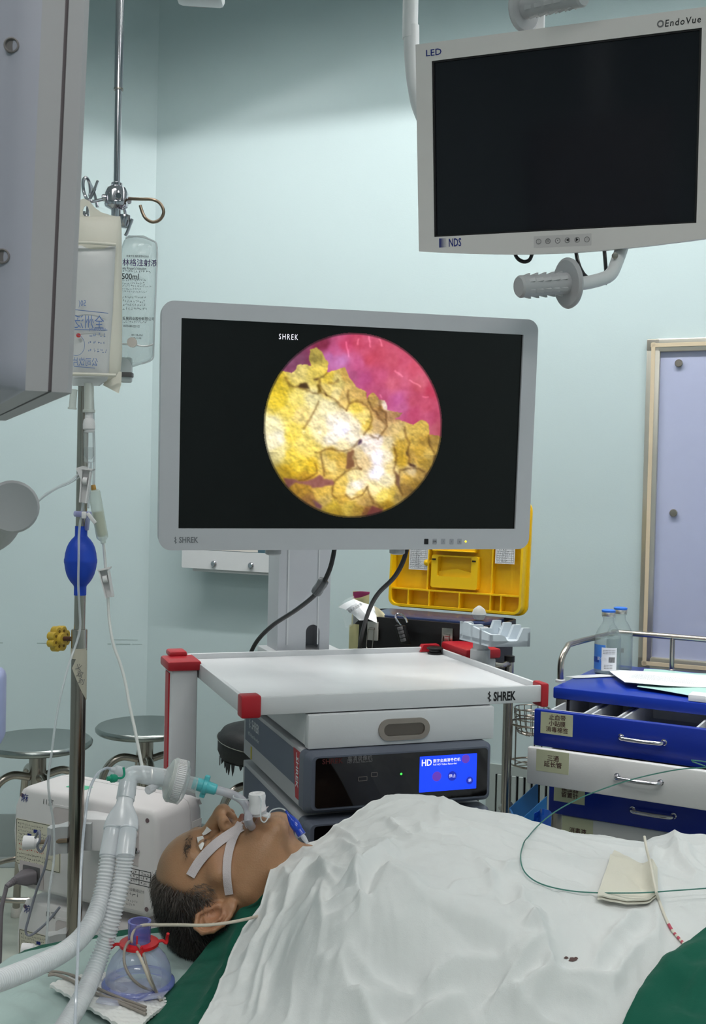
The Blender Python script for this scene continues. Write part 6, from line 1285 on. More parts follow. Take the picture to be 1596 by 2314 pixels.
# hair: short strands over the scalp, brow hairs
def strands(name, sel_w, n, length, wid, tint, seed, lift=.45, parent=None, bd=None, kind='stuff'):
    r = np.random.default_rng(seed); fc = PV[PQ].mean(1); wq = sel_w(to_hl(fc)); wq = np.where(wq > .5, 1., 0); p = wq / wq.sum(); pick = r.choice(len(fc), n, p=p)
    nq = np.cross(PV[PQ[pick, 2]] - PV[PQ[pick, 0]], PV[PQ[pick, 3]] - PV[PQ[pick, 1]]); nq /= np.linalg.norm(nq, axis=1)[:, None] + 1e-12
    root = fc[pick] + r.normal(0, .0009, (n, 3)) - nq * .0005; lp = to_hl(root); out = (lp - np.array([0, -.01, .03])); out = out @ HB.T; out /= np.linalg.norm(out, axis=1)[:, None]; nq = np.where((nq * out).sum(1)[:, None] < 0, -nq, nq)
    flow = bd(lp) @ HB.T; flow += r.normal(0, .42, (n, 3)); flow -= nq * (flow * nq).sum(1)[:, None]; flow /= np.linalg.norm(flow, axis=1)[:, None] + 1e-9
    ln = length * r.uniform(.55, 1.15, n)[:, None]; d1_ = nq * lift + flow; d1_ /= np.linalg.norm(d1_, axis=1)[:, None]; d2_ = nq * lift * .35 + flow + np.array([0, 0, -.25]); d2_ /= np.linalg.norm(d2_, axis=1)[:, None]
    p0, p1 = root, root + d1_ * ln * .5; p2 = p1 + d2_ * ln * .5; sd_v = np.cross(d1_, nq + r.normal(0, .5, (n, 3))); sd_v /= np.linalg.norm(sd_v, axis=1)[:, None] + 1e-9; w_ = wid
    V = np.stack([p0 - sd_v * w_, p0 + sd_v * w_, p1 - sd_v * w_ * .85, p1 + sd_v * w_ * .85, p2 - sd_v * w_ * .3, p2 + sd_v * w_ * .3], 1).reshape(-1, 3)
    b6 = np.arange(n)[:, None] * 6; Q = np.concatenate([b6 + [0, 1, 3, 2], b6 + [2, 3, 5, 4]]); m = np_mesh(name, V, Q)
    g = np.clip(tint(lp) + r.normal(0, .12, n), 0, 1)[:, None] ** 1.6; col = s2l((30, 24, 22)) * (1 - g) + s2l((150, 138, 128)) * g; col = np.repeat(col, 6, 0)
    c_ = m.color_attributes.new('strand', 'FLOAT_COLOR', 'POINT'); c_.data.foreach_set('color', np.concatenate([col, np.ones((len(V), 1))], 1).ravel())
    m.materials.append(attr_mat('hair', 'strand', rough=.45)); return link_mesh(name, m, parent, kind=kind)
def flow_hair(lp):
    v = np.stack([lp[:, 0] * 3, -np.ones(len(lp)) * .9, np.where(lp[:, 2] > .05, .5, -.3)], 1); return v
strands('hair', hairmask, 30000, .021, .00030, lambda lp: .12 + .50 * np.clip((lp[:, 1] - .005) / .05, 0, 1), 11, .85, person, flow_hair)
strands('eyebrow', lambda P: ((gs(np.stack([np.abs(P[:, 0]), P[:, 1], P[:, 2]], 1), (.030, .080, .0285), (.020, .014, .0050)) > .25) * 1.), 420, .007, .00022, lambda lp: lp[:, 0] * 0 + .1, 12, .3, person, lambda lp: np.stack([np.sign(lp[:, 0]) * 1.0, lp[:, 0] * 0 - .2, lp[:, 0] * 0 + .15], 1))
strands('sideburn', lambda P: ((gs(np.stack([np.abs(P[:, 0]), P[:, 1], P[:, 2]], 1), (.072, .022, .020), (.02, .014, .022)) > .35) * 1.), 900, .008, .00022, lambda lp: lp[:, 0] * 0 + .6, 13, .3, person, lambda lp: np.stack([lp[:, 0] * 0, lp[:, 0] * 0 - .4, lp[:, 0] * 0 - .8], 1))

# ---- things fixed to the face: pressed on the skin along view-free local paths
from mathutils.bvhtree import BVHTree
_bvh = BVHTree.FromPolygons([Vector(v) for v in PV.tolist()], PQ.tolist())
def skin_px(px, py, lift=.0009):
    d = nrm(ray(px, py)); h = _bvh.ray_cast(Vector(EYE + d * 1.0), Vector(d), 1.2)[0]
    return (np.array(h) if h is not None else EYE + d * 1.6) - d * lift
def ribbon(path, wpx, lift=.0010, n=22, m=5):      # path and width measured in photo pixels, laid on the skin
    C_ = crom([np.array([x, y, 0.]) for x, y in path], 6); Cn = np.array(C_); s = np.linspace(0, len(Cn) - 1, n); Cn = np.stack([np.interp(s, np.arange(len(Cn)), Cn[:, k]) for k in (0, 1)], 1)
    T_ = np.gradient(Cn, axis=0); T_ /= np.linalg.norm(T_, axis=1)[:, None]; N_ = np.stack([-T_[:, 1], T_[:, 0]], 1)
    ww = wpx if not np.isscalar(wpx) else [wpx, wpx]; wv = np.interp(np.linspace(0, 1, n), np.linspace(0, 1, len(ww)), ww)
    P = np.array([[skin_px(*(Cn[i] + N_[i] * wv[i] * (j / (m - 1) - .5)), lift) for j in range(m)] for i in range(n)])
    for _ in range(3): P[1:-1] = (P[:-2] + P[1:-1] * 2 + P[2:]) / 4
    return P
M_ftape = mat('paper_surgical_tape', (216, 206, 208), rough=.7, bump=.5, bscale=900, alpha=.93)
toC = nrm(EYE - HO)
P = ribbon([(430, 1980), (452, 1944), (490, 1905), (530, 1878), (556, 1862)], [21, 22, 22, 21, 20], .0036); solo('face_tape', MB().sheet(P, .0006, toC), M_ftape, 'long white tape strip running diagonally from temple to mouth', 'tape', 'tape strips on the face')
P2x = ribbon([(518, 2022), (513, 1985), (514, 1940), (526, 1893), (545, 1860)], [19, 19, 19, 20, 20], .0040); solo('face_tape', MB().sheet(P2x, .0006, toC), M_ftape, 'white tape strip running from the mouth down the cheek toward the ear', 'tape', 'tape strips on the face')
M_etape = mat('white_eye_tape', (236, 234, 232), rough=.6, bump=.2)
P = ribbon([(454, 1920), (455, 1905), (452, 1890)], [3, 17, 14], .0030, 8, 4); solo('eye_tape', MB().sheet(P, .0006, toC), M_etape, 'small white tape scrap stuck across the closed eyelid', 'tape', 'small tape scraps at the eye')
P = ribbon([(458, 1886), (466, 1880), (473, 1872)], [5, 10, 14], .0030, 8, 4); solo('eye_tape', MB().sheet(P, .0006, toC), M_etape, 'small white tape scrap on the side of the nose bridge', 'tape', 'small tape scraps at the eye')
# ---- breathing tube, bite block
mouth = hl((.004, .084, -.066)); Ym = mouth[1]
et = thing('breathing_tube', 'clear curved breathing tube leaving the open mouth, teal connector at its end', 'breathing tube', mouth)
M_et = mat('clear_vinyl_tube', (196, 196, 206), rough=.12, alpha=.62, spec=.9)
Yc_ = 1.60
part('tube', MB().tube([mouth - hf * .01, W(562, 1856, 1.56), W(562, 1838, 1.575), W(556, 1820, 1.59), W(544, 1806, Yc_), W(526, 1796, Yc_), W(505, 1789, Yc_), W(484, 1783, Yc_)], .0062, 16, 6), M_et, et)
M_teal = mat('teal_plastic', (88, 186, 194), rough=.35)
ca_, cb_ = W(487, 1784, Yc_), W(440, 1770, Yc_); cax = nrm(cb_ - ca_)
part('connector', MB().lathe([(.0062, -.002), (.0080, 0), (.0085, .009), (.0095, .012), (.0115, .0135), (.0118, .018), (.0095, .0195), (.0092, .034), (.0, .034)], ca_, cax, 22), M_teal, et)
part('connector_wing', MB().box(Fr(ca_ + cax * .016, cax, nrm(np.cross(cax, (0, 1, 0))), (0, 1, 0)), -.004, .004, -.0165, .0165, -.005, .005, .002), M_teal, et)
bbk = W(583, 1822, 1.565); bdn = nrm(hf + hc * -.25)
bb = thing('bite_block', 'short white hollow bite block standing up beside the breathing tube', 'bite block', bbk)
part('collar', MB().lathe([(.0045, .006), (.0045, .019), (.0065, .021), (.0115, .020), (.0125, .016), (.0115, .008), (.0115, .004), (.0130, -.002), (.0130, -.007), (.010, -.010), (.009, -.012)], W(582, 1824, 1.575), nrm([-.06, 0, 1]), 28), M_plast, bb)
part('bore', MB().lathe([(.0046, .012), (.0, .012)], W(582, 1824, 1.575), nrm([-.06, 0, 1]), 20), M_cream, bb)
part('wing', MB().box(Fr(W(590, 1838, 1.575), (1, 0, -.25), (0, 1, 0)), -.014, .014, -.008, .008, -.002, .002, .0015), M_plast, bb)
P = [[W(548 + 52 * u + 8 * v, 1860 - 28 * u - 16 * v * (1 - u * .3), 1.562 + .02 * v) for v in np.linspace(0, 1, 6)] for u in np.linspace(0, 1, 10)]
part('tape_wrap', MB().sheet(P, .0008, (0, -1, .3)), M_ftape, bb)
inf = thing('cuff_balloon', 'blue pilot balloon on a thin clear line beside the chin', 'balloon', W(665, 1860, 1.58))
a, b = W(646, 1832, 1.57), W(686, 1892, 1.55); ax = nrm(b - a); L2 = np.linalg.norm(b - a); M_bln = mat('blue_vinyl', (24, 62, 176), rough=.2, coat=.3)
part('balloon', MB().lathe([(.0014, 0), (.0020, .006), (.0052, .014), (.0074, .022), (.0070, .030), (.0058, .034), (.0062, .0345), (.0062, L2 * .92), (.003, L2 * .93)], a, ax, 20, 1), M_bln, inf)
part('valve', MB().lathe([(.0034, 0), (.0036, .006), (.0026, .012), (.0024, .014)], b - ax * .004, ax, 14), M_clear2, inf)
part('line', MB().tube(PW([(646, 1832, 1.57), (636, 1827, 1.575), (622, 1828, 1.575), (611, 1834, 1.57), (606, 1848, 1.56), (598, 1858, 1.552), (590, 1852, 1.552), (589, 1832, 1.555), (590, 1806, 1.56), (584, 1799, 1.565), (572, 1803, 1.57), (556, 1807, 1.575), (540, 1806, 1.57), (528, 1802, 1.585), (530, 1797, 1.6), (546, 1799, 1.61)]), .0010, 7, 6), TUBE, inf)

# ================= operating table =================
ZTB = .735
tb = thing('operating_table', 'operating table carrying the patient, covered by pale green, dark green and white cloths', 'table', bd_(.4, 0, 0), math.atan2(AX[1], AX[0]))
TB = Fr(bd_(0, 0, 0), AX, AY, (0, 0, 1))
TPOLY = [(-.275, -.27), (1.5, -.27), (1.5, .27), (.12, .27), (.0, .115), (-.2, .0), (-.275, -.09)]
part('mattress', MB().prism(TPOLY, TB, ZTB - .075, ZTB - .012), mat('black_mattress', (34, 34, 38), rough=.5, bump=.1), tb)
part('table_frame', MB().prism([(a * .97, b * .9) for a, b in TPOLY], TB, ZTB - .13, ZTB - .078), M_steel, tb)
part('arm_board', MB().box(TB, .1, .85, -.365, -.275, ZTB - .05, ZTB - .022, .01), MATS['black_mattress'], tb); part('column', MB().box(TB, .35, .65, -.11, .11, .1, ZTB - .13, .01), M_steel, tb); part('base', MB().box(TB, .05, 1.0, -.22, .22, .0, .12, .02), M_steel, tb)
for s in (-1, 1): part('side_rail', MB().box(TB, .16, 1.4, s * .262 - .008, s * .262 + .008, ZTB - .12, ZTB - .09, .002), M_chrome, tb)
# ---- cloth surfaces: a height field over the body with traced folds
def tps(pts):
    P = np.array([p[:2] for p in pts]); z = np.array([p[2] for p in pts]); n = len(P)
    def U(r2): return np.where(r2 > 1e-12, r2 * np.log(r2 + 1e-12), 0)
    K = U(((P[:, None] - P[None]) ** 2).sum(2)) + 2e-4 * np.eye(n); A = np.zeros((n + 3, n + 3)); A[:n, :n] = K; A[:n, n] = 1; A[:n, n + 1:] = P; A[n, :n] = 1; A[n + 1:, :n] = P.T
    s = np.linalg.solve(A, np.concatenate([z, np.zeros(3)]))
    def f(Q): return U(((Q[:, None] - P[None]) ** 2).sum(2)) @ s[:n] + s[n] + Q @ s[n + 1:]
    return f
def fold_disp(Q, folds):
    out = np.zeros(len(Q))
    for pts, A, w_ in folds:
        pl = np.array([p[:2] for p in pts]); best = np.full(len(Q), 9.); tt = np.zeros(len(Q)); L = np.r_[0, np.cumsum(np.linalg.norm(np.diff(pl, axis=0), axis=1))]
        for i in range(len(pl) - 1):
            a, b = pl[i], pl[i + 1]; t = np.clip((Q - a) @ (b - a) / ((b - a) @ (b - a) + 1e-12), 0, 1); d = np.linalg.norm(Q - a - t[:, None] * (b - a), axis=1); m = d < best; best = np.where(m, d, best); tt = np.where(m, (L[i] + t * (L[i + 1] - L[i])) / L[-1], tt)
        out += A * (.6 * np.exp(-(best / w_) ** 2) + .45 * np.exp(-best / (.55 * w_))) * np.clip(np.sin(math.pi * np.clip(tt, .02, .98)), 0, 1) ** .5
    return out
def ridged(X, Y, s, seed): return 1 - np.abs(2 * fbm(X, Y, s, seed, 3) - 1) * 2
sil = [(880, 1800, .935), (940, 1803, .932), (1000, 1816, .926), (1095, 1846, .914), (1150, 1849, .913), (1220, 1870, .906), (1290, 1890, .896), (1400, 1906, .890), (1450, 1914, .886), (1480, 1896, .894), (1530, 1891, .896), (1600, 1900, .892), (1800, 1920, .885)]
inn_p = [(820, 1838, .925), (760, 1876, .906), (700, 1914, .892), (645, 1926, .890), (612, 1975, .872), (592, 2040, .848), (545, 2110, .818), (505, 2200, .790), (450, 2314, .768),
         (900, 1900, .945), (900, 2000, .925), (900, 2100, .895), (900, 2210, .845), (900, 2330, .800), (1200, 1950, .925), (1200, 2060, .900), (1200, 2180, .860), (1200, 2330, .805), (1500, 1980, .905), (1500, 2100, .875), (1500, 2250, .825), (1500, 2400, .78),
         (720, 1985, .905), (690, 2090, .880), (640, 2200, .820), (600, 2330, .785), (760, 2040, .905), (1800, 2050, .89), (1800, 2300, .82), (900, 2500, .75), (500, 2450, .75), (1400, 2550, .73)]
cps = [WZ(x, y, z) for x, y, z in sil + inn_p]
for x, y, z in sil: q = WZ(x, y, z); cps += [q + AY * .05 + (0, 0, -.035), q + AY * .12 + (0, 0, -.12)]
FS_ = tps(cps)
def zsheet(p): return FS_(np.array([p[:2]]))[0]
def c7(x, y): return (700 + x * .5614, 1780 + y * .5614)
def sheet_px(px, py):      # where a pixel ray meets the smooth cloth
    z = .88
    for _ in range(12): q = WZ(px, py, z); z = .5 * z + .5 * zsheet(q)
    return WZ(px, py, z)
FOLDS = []
def F7(A, w_, *pts, px=False): FOLDS.append(([sheet_px(*(p if px else c7(*p))) for p in pts], A * 2.0, w_ * .95))
F7(.010, .018, (330, 245), (265, 320), (190, 390), (150, 470)); F7(-.006, .012, (300, 330), (230, 440), (190, 560)); F7(.014, .035, (250, 330), (330, 400), (430, 470), (560, 540), (700, 590), (830, 640), (920, 655)); F7(-.012, .03, (330, 520), (480, 590), (640, 640), (800, 690))
F7(.007, .010, (130, 630), (260, 640), (420, 665), (600, 700), (780, 720), (940, 640)); F7(.008, .009, (700, 945), (760, 860), (840, 750), (950, 650), (960, 640)); F7(-.006, .014, (640, 900), (720, 830), (800, 740))
F7(.008, .009, (960, 650), (960, 720), (985, 790), (1100, 800), (1250, 800)); F7(.007, .009, (870, 610), (900, 570), (930, 590), (945, 630)); F7(.006, .008, (800, 510), (860, 520), (930, 530), (880, 600)); F7(.006, .012, (820, 400), (860, 440), (850, 480), (790, 500))
F7(.006, .010, (680, 300), (720, 350), (740, 420), (750, 470)); F7(-.005, .015, (700, 380), (760, 450), (860, 470)); F7(.006, .012, (860, 260), (930, 290), (1020, 305), (1090, 300)); F7(.004, .008, (760, 370), (830, 320), (900, 300))
F7(.006, .008, (50, 390), (40, 480), (50, 580), (30, 660)); F7(.006, .007, (110, 420), (180, 390), (230, 400)); F7(.007, .007, (60, 500), (130, 480), (200, 470)); F7(.007, .007, (60, 560), (140, 550), (210, 500), (260, 470)); F7(.006, .007, (70, 610), (150, 600), (200, 560), (215, 500)); F7(.008, .007, (170, 390), (190, 440), (205, 520), (200, 600))
F7(.005, .007, (0, 340), (70, 345), (150, 365)); F7(.005, .006, (90, 175), (140, 200), (210, 260)); F7(.004, .006, (180, 250), (260, 240), (350, 245)); F7(.004, .006, (290, 130), (360, 180), (420, 215)); F7(.0035, .005, (300, 80), (400, 60), (480, 65)); F7(.0035, .005, (280, 110), (380, 110), (470, 120)); F7(.004, .006, (420, 205), (520, 160), (640, 130), (720, 120)); F7(.003, .005, (520, 110), (620, 90), (680, 95))
F7(.004, .006, (480, 180), (600, 185), (700, 180)); F7(.006, .009, (1390, 250), (1375, 330), (1385, 430), (1400, 560), (1395, 700)); F7(.008, .009, (1430, 210), (1470, 225), (1450, 290), (1410, 350)); F7(.007, .010, (1470, 225), (1490, 300), (1560, 370)); F7(.005, .008, (1510, 240), (1530, 300), (1590, 340)); F7(.006, .010, (1380, 500), (1300, 540), (1200, 640), (1150, 720), (1100, 800)); F7(.005, .008, (1400, 600), (1310, 680), (1250, 760), (1200, 860))
F7(.006, .009, (1000, 700), (960, 780), (900, 860), (870, 940)); F7(.006, .008, (820, 860), (900, 810), (980, 800)); F7(.006, .007, (800, 830), (840, 870), (830, 930)); F7(.005, .007, (990, 830), (1080, 850), (1180, 860)); F7(.006, .008, (140, 640), (120, 720), (170, 790)); F7(.006, .009, (180, 700), (270, 770), (400, 790), (470, 750)); F7(.005, .008, (50, 800), (200, 820), (330, 850), (600, 830)); F7(.005, .008, (40, 900), (180, 880), (360, 900)); F7(.005, .008, (340, 800), (420, 850), (560, 870), (640, 830)); F7(.004, .008, (0, 720), (60, 700), (120, 650)); F7(.005, .008, (20, 780), (60, 740), (130, 700))
F7(.006, .008, (640, 1960), (655, 2010), (640, 2070), (610, 2140), px=True); F7(.006, .008, (690, 1940), (660, 2000), (640, 2030), px=True); F7(.006, .008, (610, 2020), (600, 2090), (560, 2170), (530, 2250), px=True); F7(.005, .007, (620, 2100), (590, 2180), (560, 2290), px=True); F7(.005, .007, (720, 1990), (700, 2050), (640, 2130), (600, 2220), px=True); F7(.005, .006, (650, 2120), (600, 2200), (580, 2300), px=True); F7(.005, .006, (700, 1960), (740, 1990), (760, 2010), px=True); F7(.004, .006, (760, 1900), (800, 1930), (815, 1960), px=True)
def wrinkle(Q, A=1.):
    X, Y = Q[:, 0], Q[:, 1]; u = Q @ AX[:2]; v = Q @ AY[:2]; near = np.clip((1.62 - Y) / .25, .15, .9); lft_ = np.clip((.0 - X) / .15 + .35, .2, 1)
    k = np.clip(.35 + .5 * near * (.5 + .5 * np.sin(X * 9)) + .5 * lft_, .2, 1.1); wx = u + .03 * (fbm(X, Y, 9, 71) - .5); wy = v + .03 * (fbm(X, Y, 9, 81) - .5)
    return A * (fold_disp(Q, FOLDS) + k * (.0080 * ridged(wx, wy * 1.5, 8, 61) ** 3 + .0036 * np.abs(ridged(wx * 1.2, wy, 19, 62)) ** 2 + .0016 * ridged(wx, wy, 44, 63)) + .006 * (fbm(X, Y, 6, 90) - .5))
left_edge = [(450, 2314, .770), (478, 2262, .779), (508, 2200, .790), (532, 2130, .812), (548, 2095, .824), (588, 2042, .848), (603, 1995, .864), (614, 1962, .876), (634, 1930, .889), (662, 1921, .891), (700, 1912, .892), (745, 1886, .902), (795, 1848, .918), (855, 1817, .931), (878, 1799, .935)]
LE = np.array([WZ(*p)[:2] for p in left_edge]); ext = LE[0] + (LE[0] - LE[1]) / np.linalg.norm(LE[0] - LE[1]) * .22; LE = np.vstack([ext, LE, LE[-1] + np.array([.03, .12])])
sL = np.r_[0, np.cumsum(np.linalg.norm(np.diff(LE, axis=0), axis=1))]; nu_, nv_ = 460, 300; vv = np.linspace(0, 1, nv_)
LEi = np.stack([np.interp(vv * sL[-1], sL, LE[:, k]) for k in (0, 1)], 1)
RE0, RE1 = bd_(1.25, -.50, 0)[:2], bd_(1.25, .33, 0)[:2]; REi = RE0 + (RE1 - RE0) * vv[:, None]
far_c = [np.array(WZ(*p)[:2]) + AY[:2] * .12 for p in sil]; FCx = [p[0] for p in far_c] + [RE1[0]]; FCy = [p[1] for p in far_c] + [RE1[1]]
uu = np.linspace(0, 1, nu_) ** 1.25; G2 = LEi[None] * (1 - uu[:, None, None]) + REi[None] * uu[:, None, None]
far_lin = G2[:, -1].copy(); far_want = np.stack([far_lin[:, 0], np.interp(far_lin[:, 0], FCx, FCy)], 1); G2 = G2 + (far_want - far_lin)[:, None] * (vv[None, :, None] ** 2) * np.clip(uu * 12, 0, 1)[:, None, None]
QF = G2.reshape(-1, 2); ZF = FS_(QF) + wrinkle(QF); hemd = 0
ZF = np.maximum(ZF, ZTB - .02)
def hang(Q, Z):           # beyond the table edges the cloth falls
    s = (Q - HO[:2]) @ AY[:2]; return np.where(s < -.36, np.minimum(Z, ZTB + .03) - np.clip(-.36 - s, 0, 1) * 1.2, Z)
ZF = hang(QF, ZF)
VS = np.concatenate([QF, ZF[:, None]], 1).reshape(nu_, nv_, 3)
VS[0:3, :, 2] += .0012
Vb = VS.copy(); Vb[..., 2] -= .0022
V_all = np.concatenate([VS.reshape(-1, 3), Vb.reshape(-1, 3)]); ii = np.arange(nu_ * nv_).reshape(nu_, nv_); q1 = np.stack([ii[:-1, :-1], ii[1:, :-1], ii[1:, 1:], ii[:-1, 1:]], -1).reshape(-1, 4); q2 = q1[:, ::-1] + nu_ * nv_
rim = np.r_[ii[:, 0], ii[-1, 1:], ii[-2::-1, -1], ii[0, -2:0:-1]]; rn = np.roll(rim, -1); q3 = np.stack([rim, rn, rn + nu_ * nv_, rim + nu_ * nv_], 1)[:, ::-1]
M_sheet = cloth_mat('white_cotton_sheet', (226, 228, 228), bump=.35)
me = np_mesh('white_sheet', V_all - np.array([0, 1.5, .8]), np.concatenate([q1, q2, q3])); me.materials.append(M_sheet); so = bpy.data.objects.new('white_sheet', me); COL.objects.link(so); so.location = (0, 1.5, .8); ROOTM[so.name] = Matrix.Translation((0, 1.5, .8))
tag(so, 'rumpled white cotton sheet covering the patient from the neck down', 'sheet')
def zs(q, lift=0): return float(hang(np.array([q[:2]]), FS_(np.array([q[:2]])) + wrinkle(np.array([q[:2]])))[0]) + lift
def on_sheet(px, py, lift=0):
    z = .88
    for _ in range(14): q = WZ(px, py, z); z = .6 * z + .4 * zs(q, lift)
    return WZ(px, py, z)
# stitched hem and small dark stains on the sheet
P_ = np.array([on_sheet(1282 + x, 2166 + y) for x, y in ((0, 0),)])
M_stain = mat('dark_stain', (96, 74, 72), rough=.8)
for i, (x, y, a, b) in enumerate(((1280, 2164, 5, 3), (1294, 2168, 9, 5), (1302, 2166, 4, 4))):
    c_ = on_sheet(x, y); pts = [on_sheet(x + a * math.cos(t) * (1 + .3 * math.sin(3 * t + i)), y + b * math.sin(t), .0008) for t in np.linspace(0, 6.28, 13)[:-1]]
    part('stain', MB().add([on_sheet(x, y, .001)] + pts, [(0, k + 1, (k + 1) % 12 + 1) for k in range(12)]), M_stain, so)
# ---- dark green cloths
M_green = cloth_mat('dark_green_cotton', (24, 92, 74), bump=.3, var=.1); M_green_r = M_green
def strip_cloth(name, A_, B_, nu, nv, lab, m=M_green, amp=.004, s=22, th=.002, seed=4, folds=None, dz=0, cat='drape'):
    A_ = np.array(A_); B_ = np.array(B_); a = np.linspace(0, 1, nu); 
    def rs(P): L = np.r_[0, np.cumsum(np.linalg.norm(np.diff(P, axis=0), axis=1))]; return np.stack([np.interp(a * L[-1], L, P[:, k]) for k in range(3)], 1)
    A2, B2 = rs(A_), rs(B_); v = np.linspace(0, 1, nv)[None, :, None]; G = A2[:, None] * (1 - v) + B2[:, None] * v
    X, Y = G[..., 0], G[..., 1]; G[..., 2] += amp * (ridged(X * 1.4, Y, s, seed) * .8 + (fbm(X, Y, s * .6, seed + 2) - .5)) + dz
    if folds: G[..., 2] += fold_disp(G[..., :2].reshape(-1, 2), folds).reshape(nu, nv)
    return solo(name, MB().sheet(G, th), m, lab, cat, ang=60)
gl = [(250, 2365, .742), (300, 2314, .744), (372, 2245, .748), (440, 2170, .756), (500, 2095, .792), (545, 2056, .822), (580, 2035, .842), (602, 2010, .858)]
gr = [(430, 2420, .740), (520, 2314, .752), (560, 2250, .765), (590, 2180, .780), (600, 2120, .806), (612, 2080, .826), (640, 2040, .846), (650, 1990, .866)]
gf = [([WZ(x, y, .80) for x, y in ((592, 2030), (520, 2110), (450, 2200), (400, 2290))], .006, .006), ([WZ(x, y, .80) for x, y in ((560, 2080), (500, 2160), (440, 2260))], .006, .006), ([WZ(x, y, .78) for x, y in ((540, 2130), (480, 2230), (430, 2314))], -.004, .008)]
strip_cloth('green_drape', [WZ(*p) for p in gl], [WZ(*p) for p in gr], 60, 26, 'dark green cloth tucked between the patient\'s neck and the white sheet', amp=.003, folds=gf, dz=-.003)
g1_ = [(1380, 2400), (1418, 2314), (1445, 2262), (1470, 2228), (1500, 2186), (1530, 2160), (1560, 2142), (1600, 2112), (1700, 2060)]
A1 = [on_sheet(*p) + (0, 0, .006) for p in g1_]; B1 = [q + np.array([.34, -.30, -.02]) for q in A1]
def fpx(*p): return [on_sheet(*q) for q in p]
gf2 = [(fpx((1480, 2240), (1540, 2190), (1600, 2160)), .010, .010), (fpx((1440, 2310), (1500, 2260), (1600, 2230)), .012, .014), (fpx((1560, 2320), (1580, 2280), (1600, 2250)), .010, .008), (fpx((1500, 2300), (1560, 2250), (1600, 2200)), -.006, .012)]
strip_cloth('green_drape', A1, B1, 60, 50, 'dark green cloth lying over the lower end of the white sheet', amp=.005, folds=gf2, dz=.004, th=.003)
# gauze pad, catheter with red marks, green guide wire
gz = [(1388, 1932), (1486, 1972), (1488, 2040), (1350, 2046)]
GA, GB, GC, GD = [on_sheet(*p) for p in gz]; P = []
for i in range(24):
    u = i / 23; row = []
    for j in range(24):
        v = j / 23; q = (GA * (1 - u) + GB * u) * (1 - v) + (GD * (1 - u) + GC * u) * v; z = max(zs(q), q[2] - .01) + .007 + .004 * math.sin(3 * u + 1) * math.sin(2.5 * v) - .006 * math.exp(-((u - .62) / .22) ** 2 - ((v - .45) / .25) ** 2)
        row.append(np.array([q[0], q[1], z]))
    P.append(row)
M_gz = cloth_mat('cream_gauze', (226, 222, 208), bump=.5, wscale=1500)
gzo = thing('gauze_pad', 'folded square of cream gauze lying on the white sheet', 'gauze', (GA + GC) / 2)
part('lower_layer', MB().sheet(P, .002), M_gz, gzo, ang=60)
P2 = [[P[i][j] + np.array([0, 0, .0035 + .0015 * math.sin(j * .4)]) for j in range(14 - int(3 * math.sin(i * .25)), 24)] for i in range(24)]
P2 = [[r[int(k * (len(r) - 1) / 9)] for k in range(10)] for r in P2]; part('upper_layer', MB().sheet(P2, .0018), M_gz, gzo, ang=60)
ct_px = [(1457, 1893, .004), (1461, 1915, .020), (1472, 1960, .018), (1482, 2010, .018), (1490, 2035, .004), (1503, 2070, .003), (1518, 2100, .003), (1538, 2124, .003), (1556, 2142, .006), (1570, 2156, .012)]
ctp = [on_sheet(x, y, l) for x, y, l in ct_px[2:]]; ctp = [W(1457, 1890, ctp[0][1] + .03), W(1462, 1920, ctp[0][1] + .015)] + ctp; ctr = thing('catheter', 'thin cream catheter with red marks lying across the gauze and the sheet', 'catheter', ctp[4])
part('shaft', MB().tube(ctp, .0018, 10, 6), mat('cream_catheter', (226, 220, 206), rough=.4), ctr)
cc_ = crom(ctp, 12); cc_ = np.array(cc_); sc = np.r_[0, np.cumsum(np.linalg.norm(np.diff(cc_, axis=0), axis=1))]
k0 = 5 * 12 + 7
for j, (s0, ln) in enumerate(((0, .008), (.013, .0025), (.019, .004), (.026, .0025), (.032, .004), (.039, .0025), (.044, .005), (.052, .0025), (.058, .004))):
    a = [np.array([np.interp(sc[k0] + s0 + ln * t, sc, cc_[:, k]) for k in range(3)]) for t in (0, .5, 1)]; part('red_mark', MB().tube(a, .00195, 10, 1), mat('pink_red_print', (200, 84, 104), rough=.5), ctr)
w1 = [np.array([1.12, 1.22, .93]), np.array([1.0, 1.30, 1.02]), W(1640, 1728, 1.50), W(1596, 1734, 1.51), W(1540, 1738, 1.52), W(1480, 1749, 1.54), W(1420, 1764, 1.56), W(1360, 1784, 1.58), W(1310, 1804, 1.59), W(1265, 1828, 1.59), W(1234, 1850, 1.585), W(1210, 1872, 1.575), on_sheet(1195, 1890, .02)]
w2 = [on_sheet(x, y, .004) for x, y in ((1184, 1905), (1177, 1935), (1183, 1965), (1205, 1988), (1240, 2003), (1290, 2013), (1340, 2017))] + [on_sheet(x, y, .019) for x, y in ((1400, 2018), (1460, 2017), (1530, 2012), (1600, 2007), (1680, 2000))]
solo('guide_wire', MB().tube(w1 + w2, .0009, 7, 6), mat('green_wire', (70, 128, 116), rough=.35), 'thin springy green guide wire looping in the air and over the sheet', 'wire')
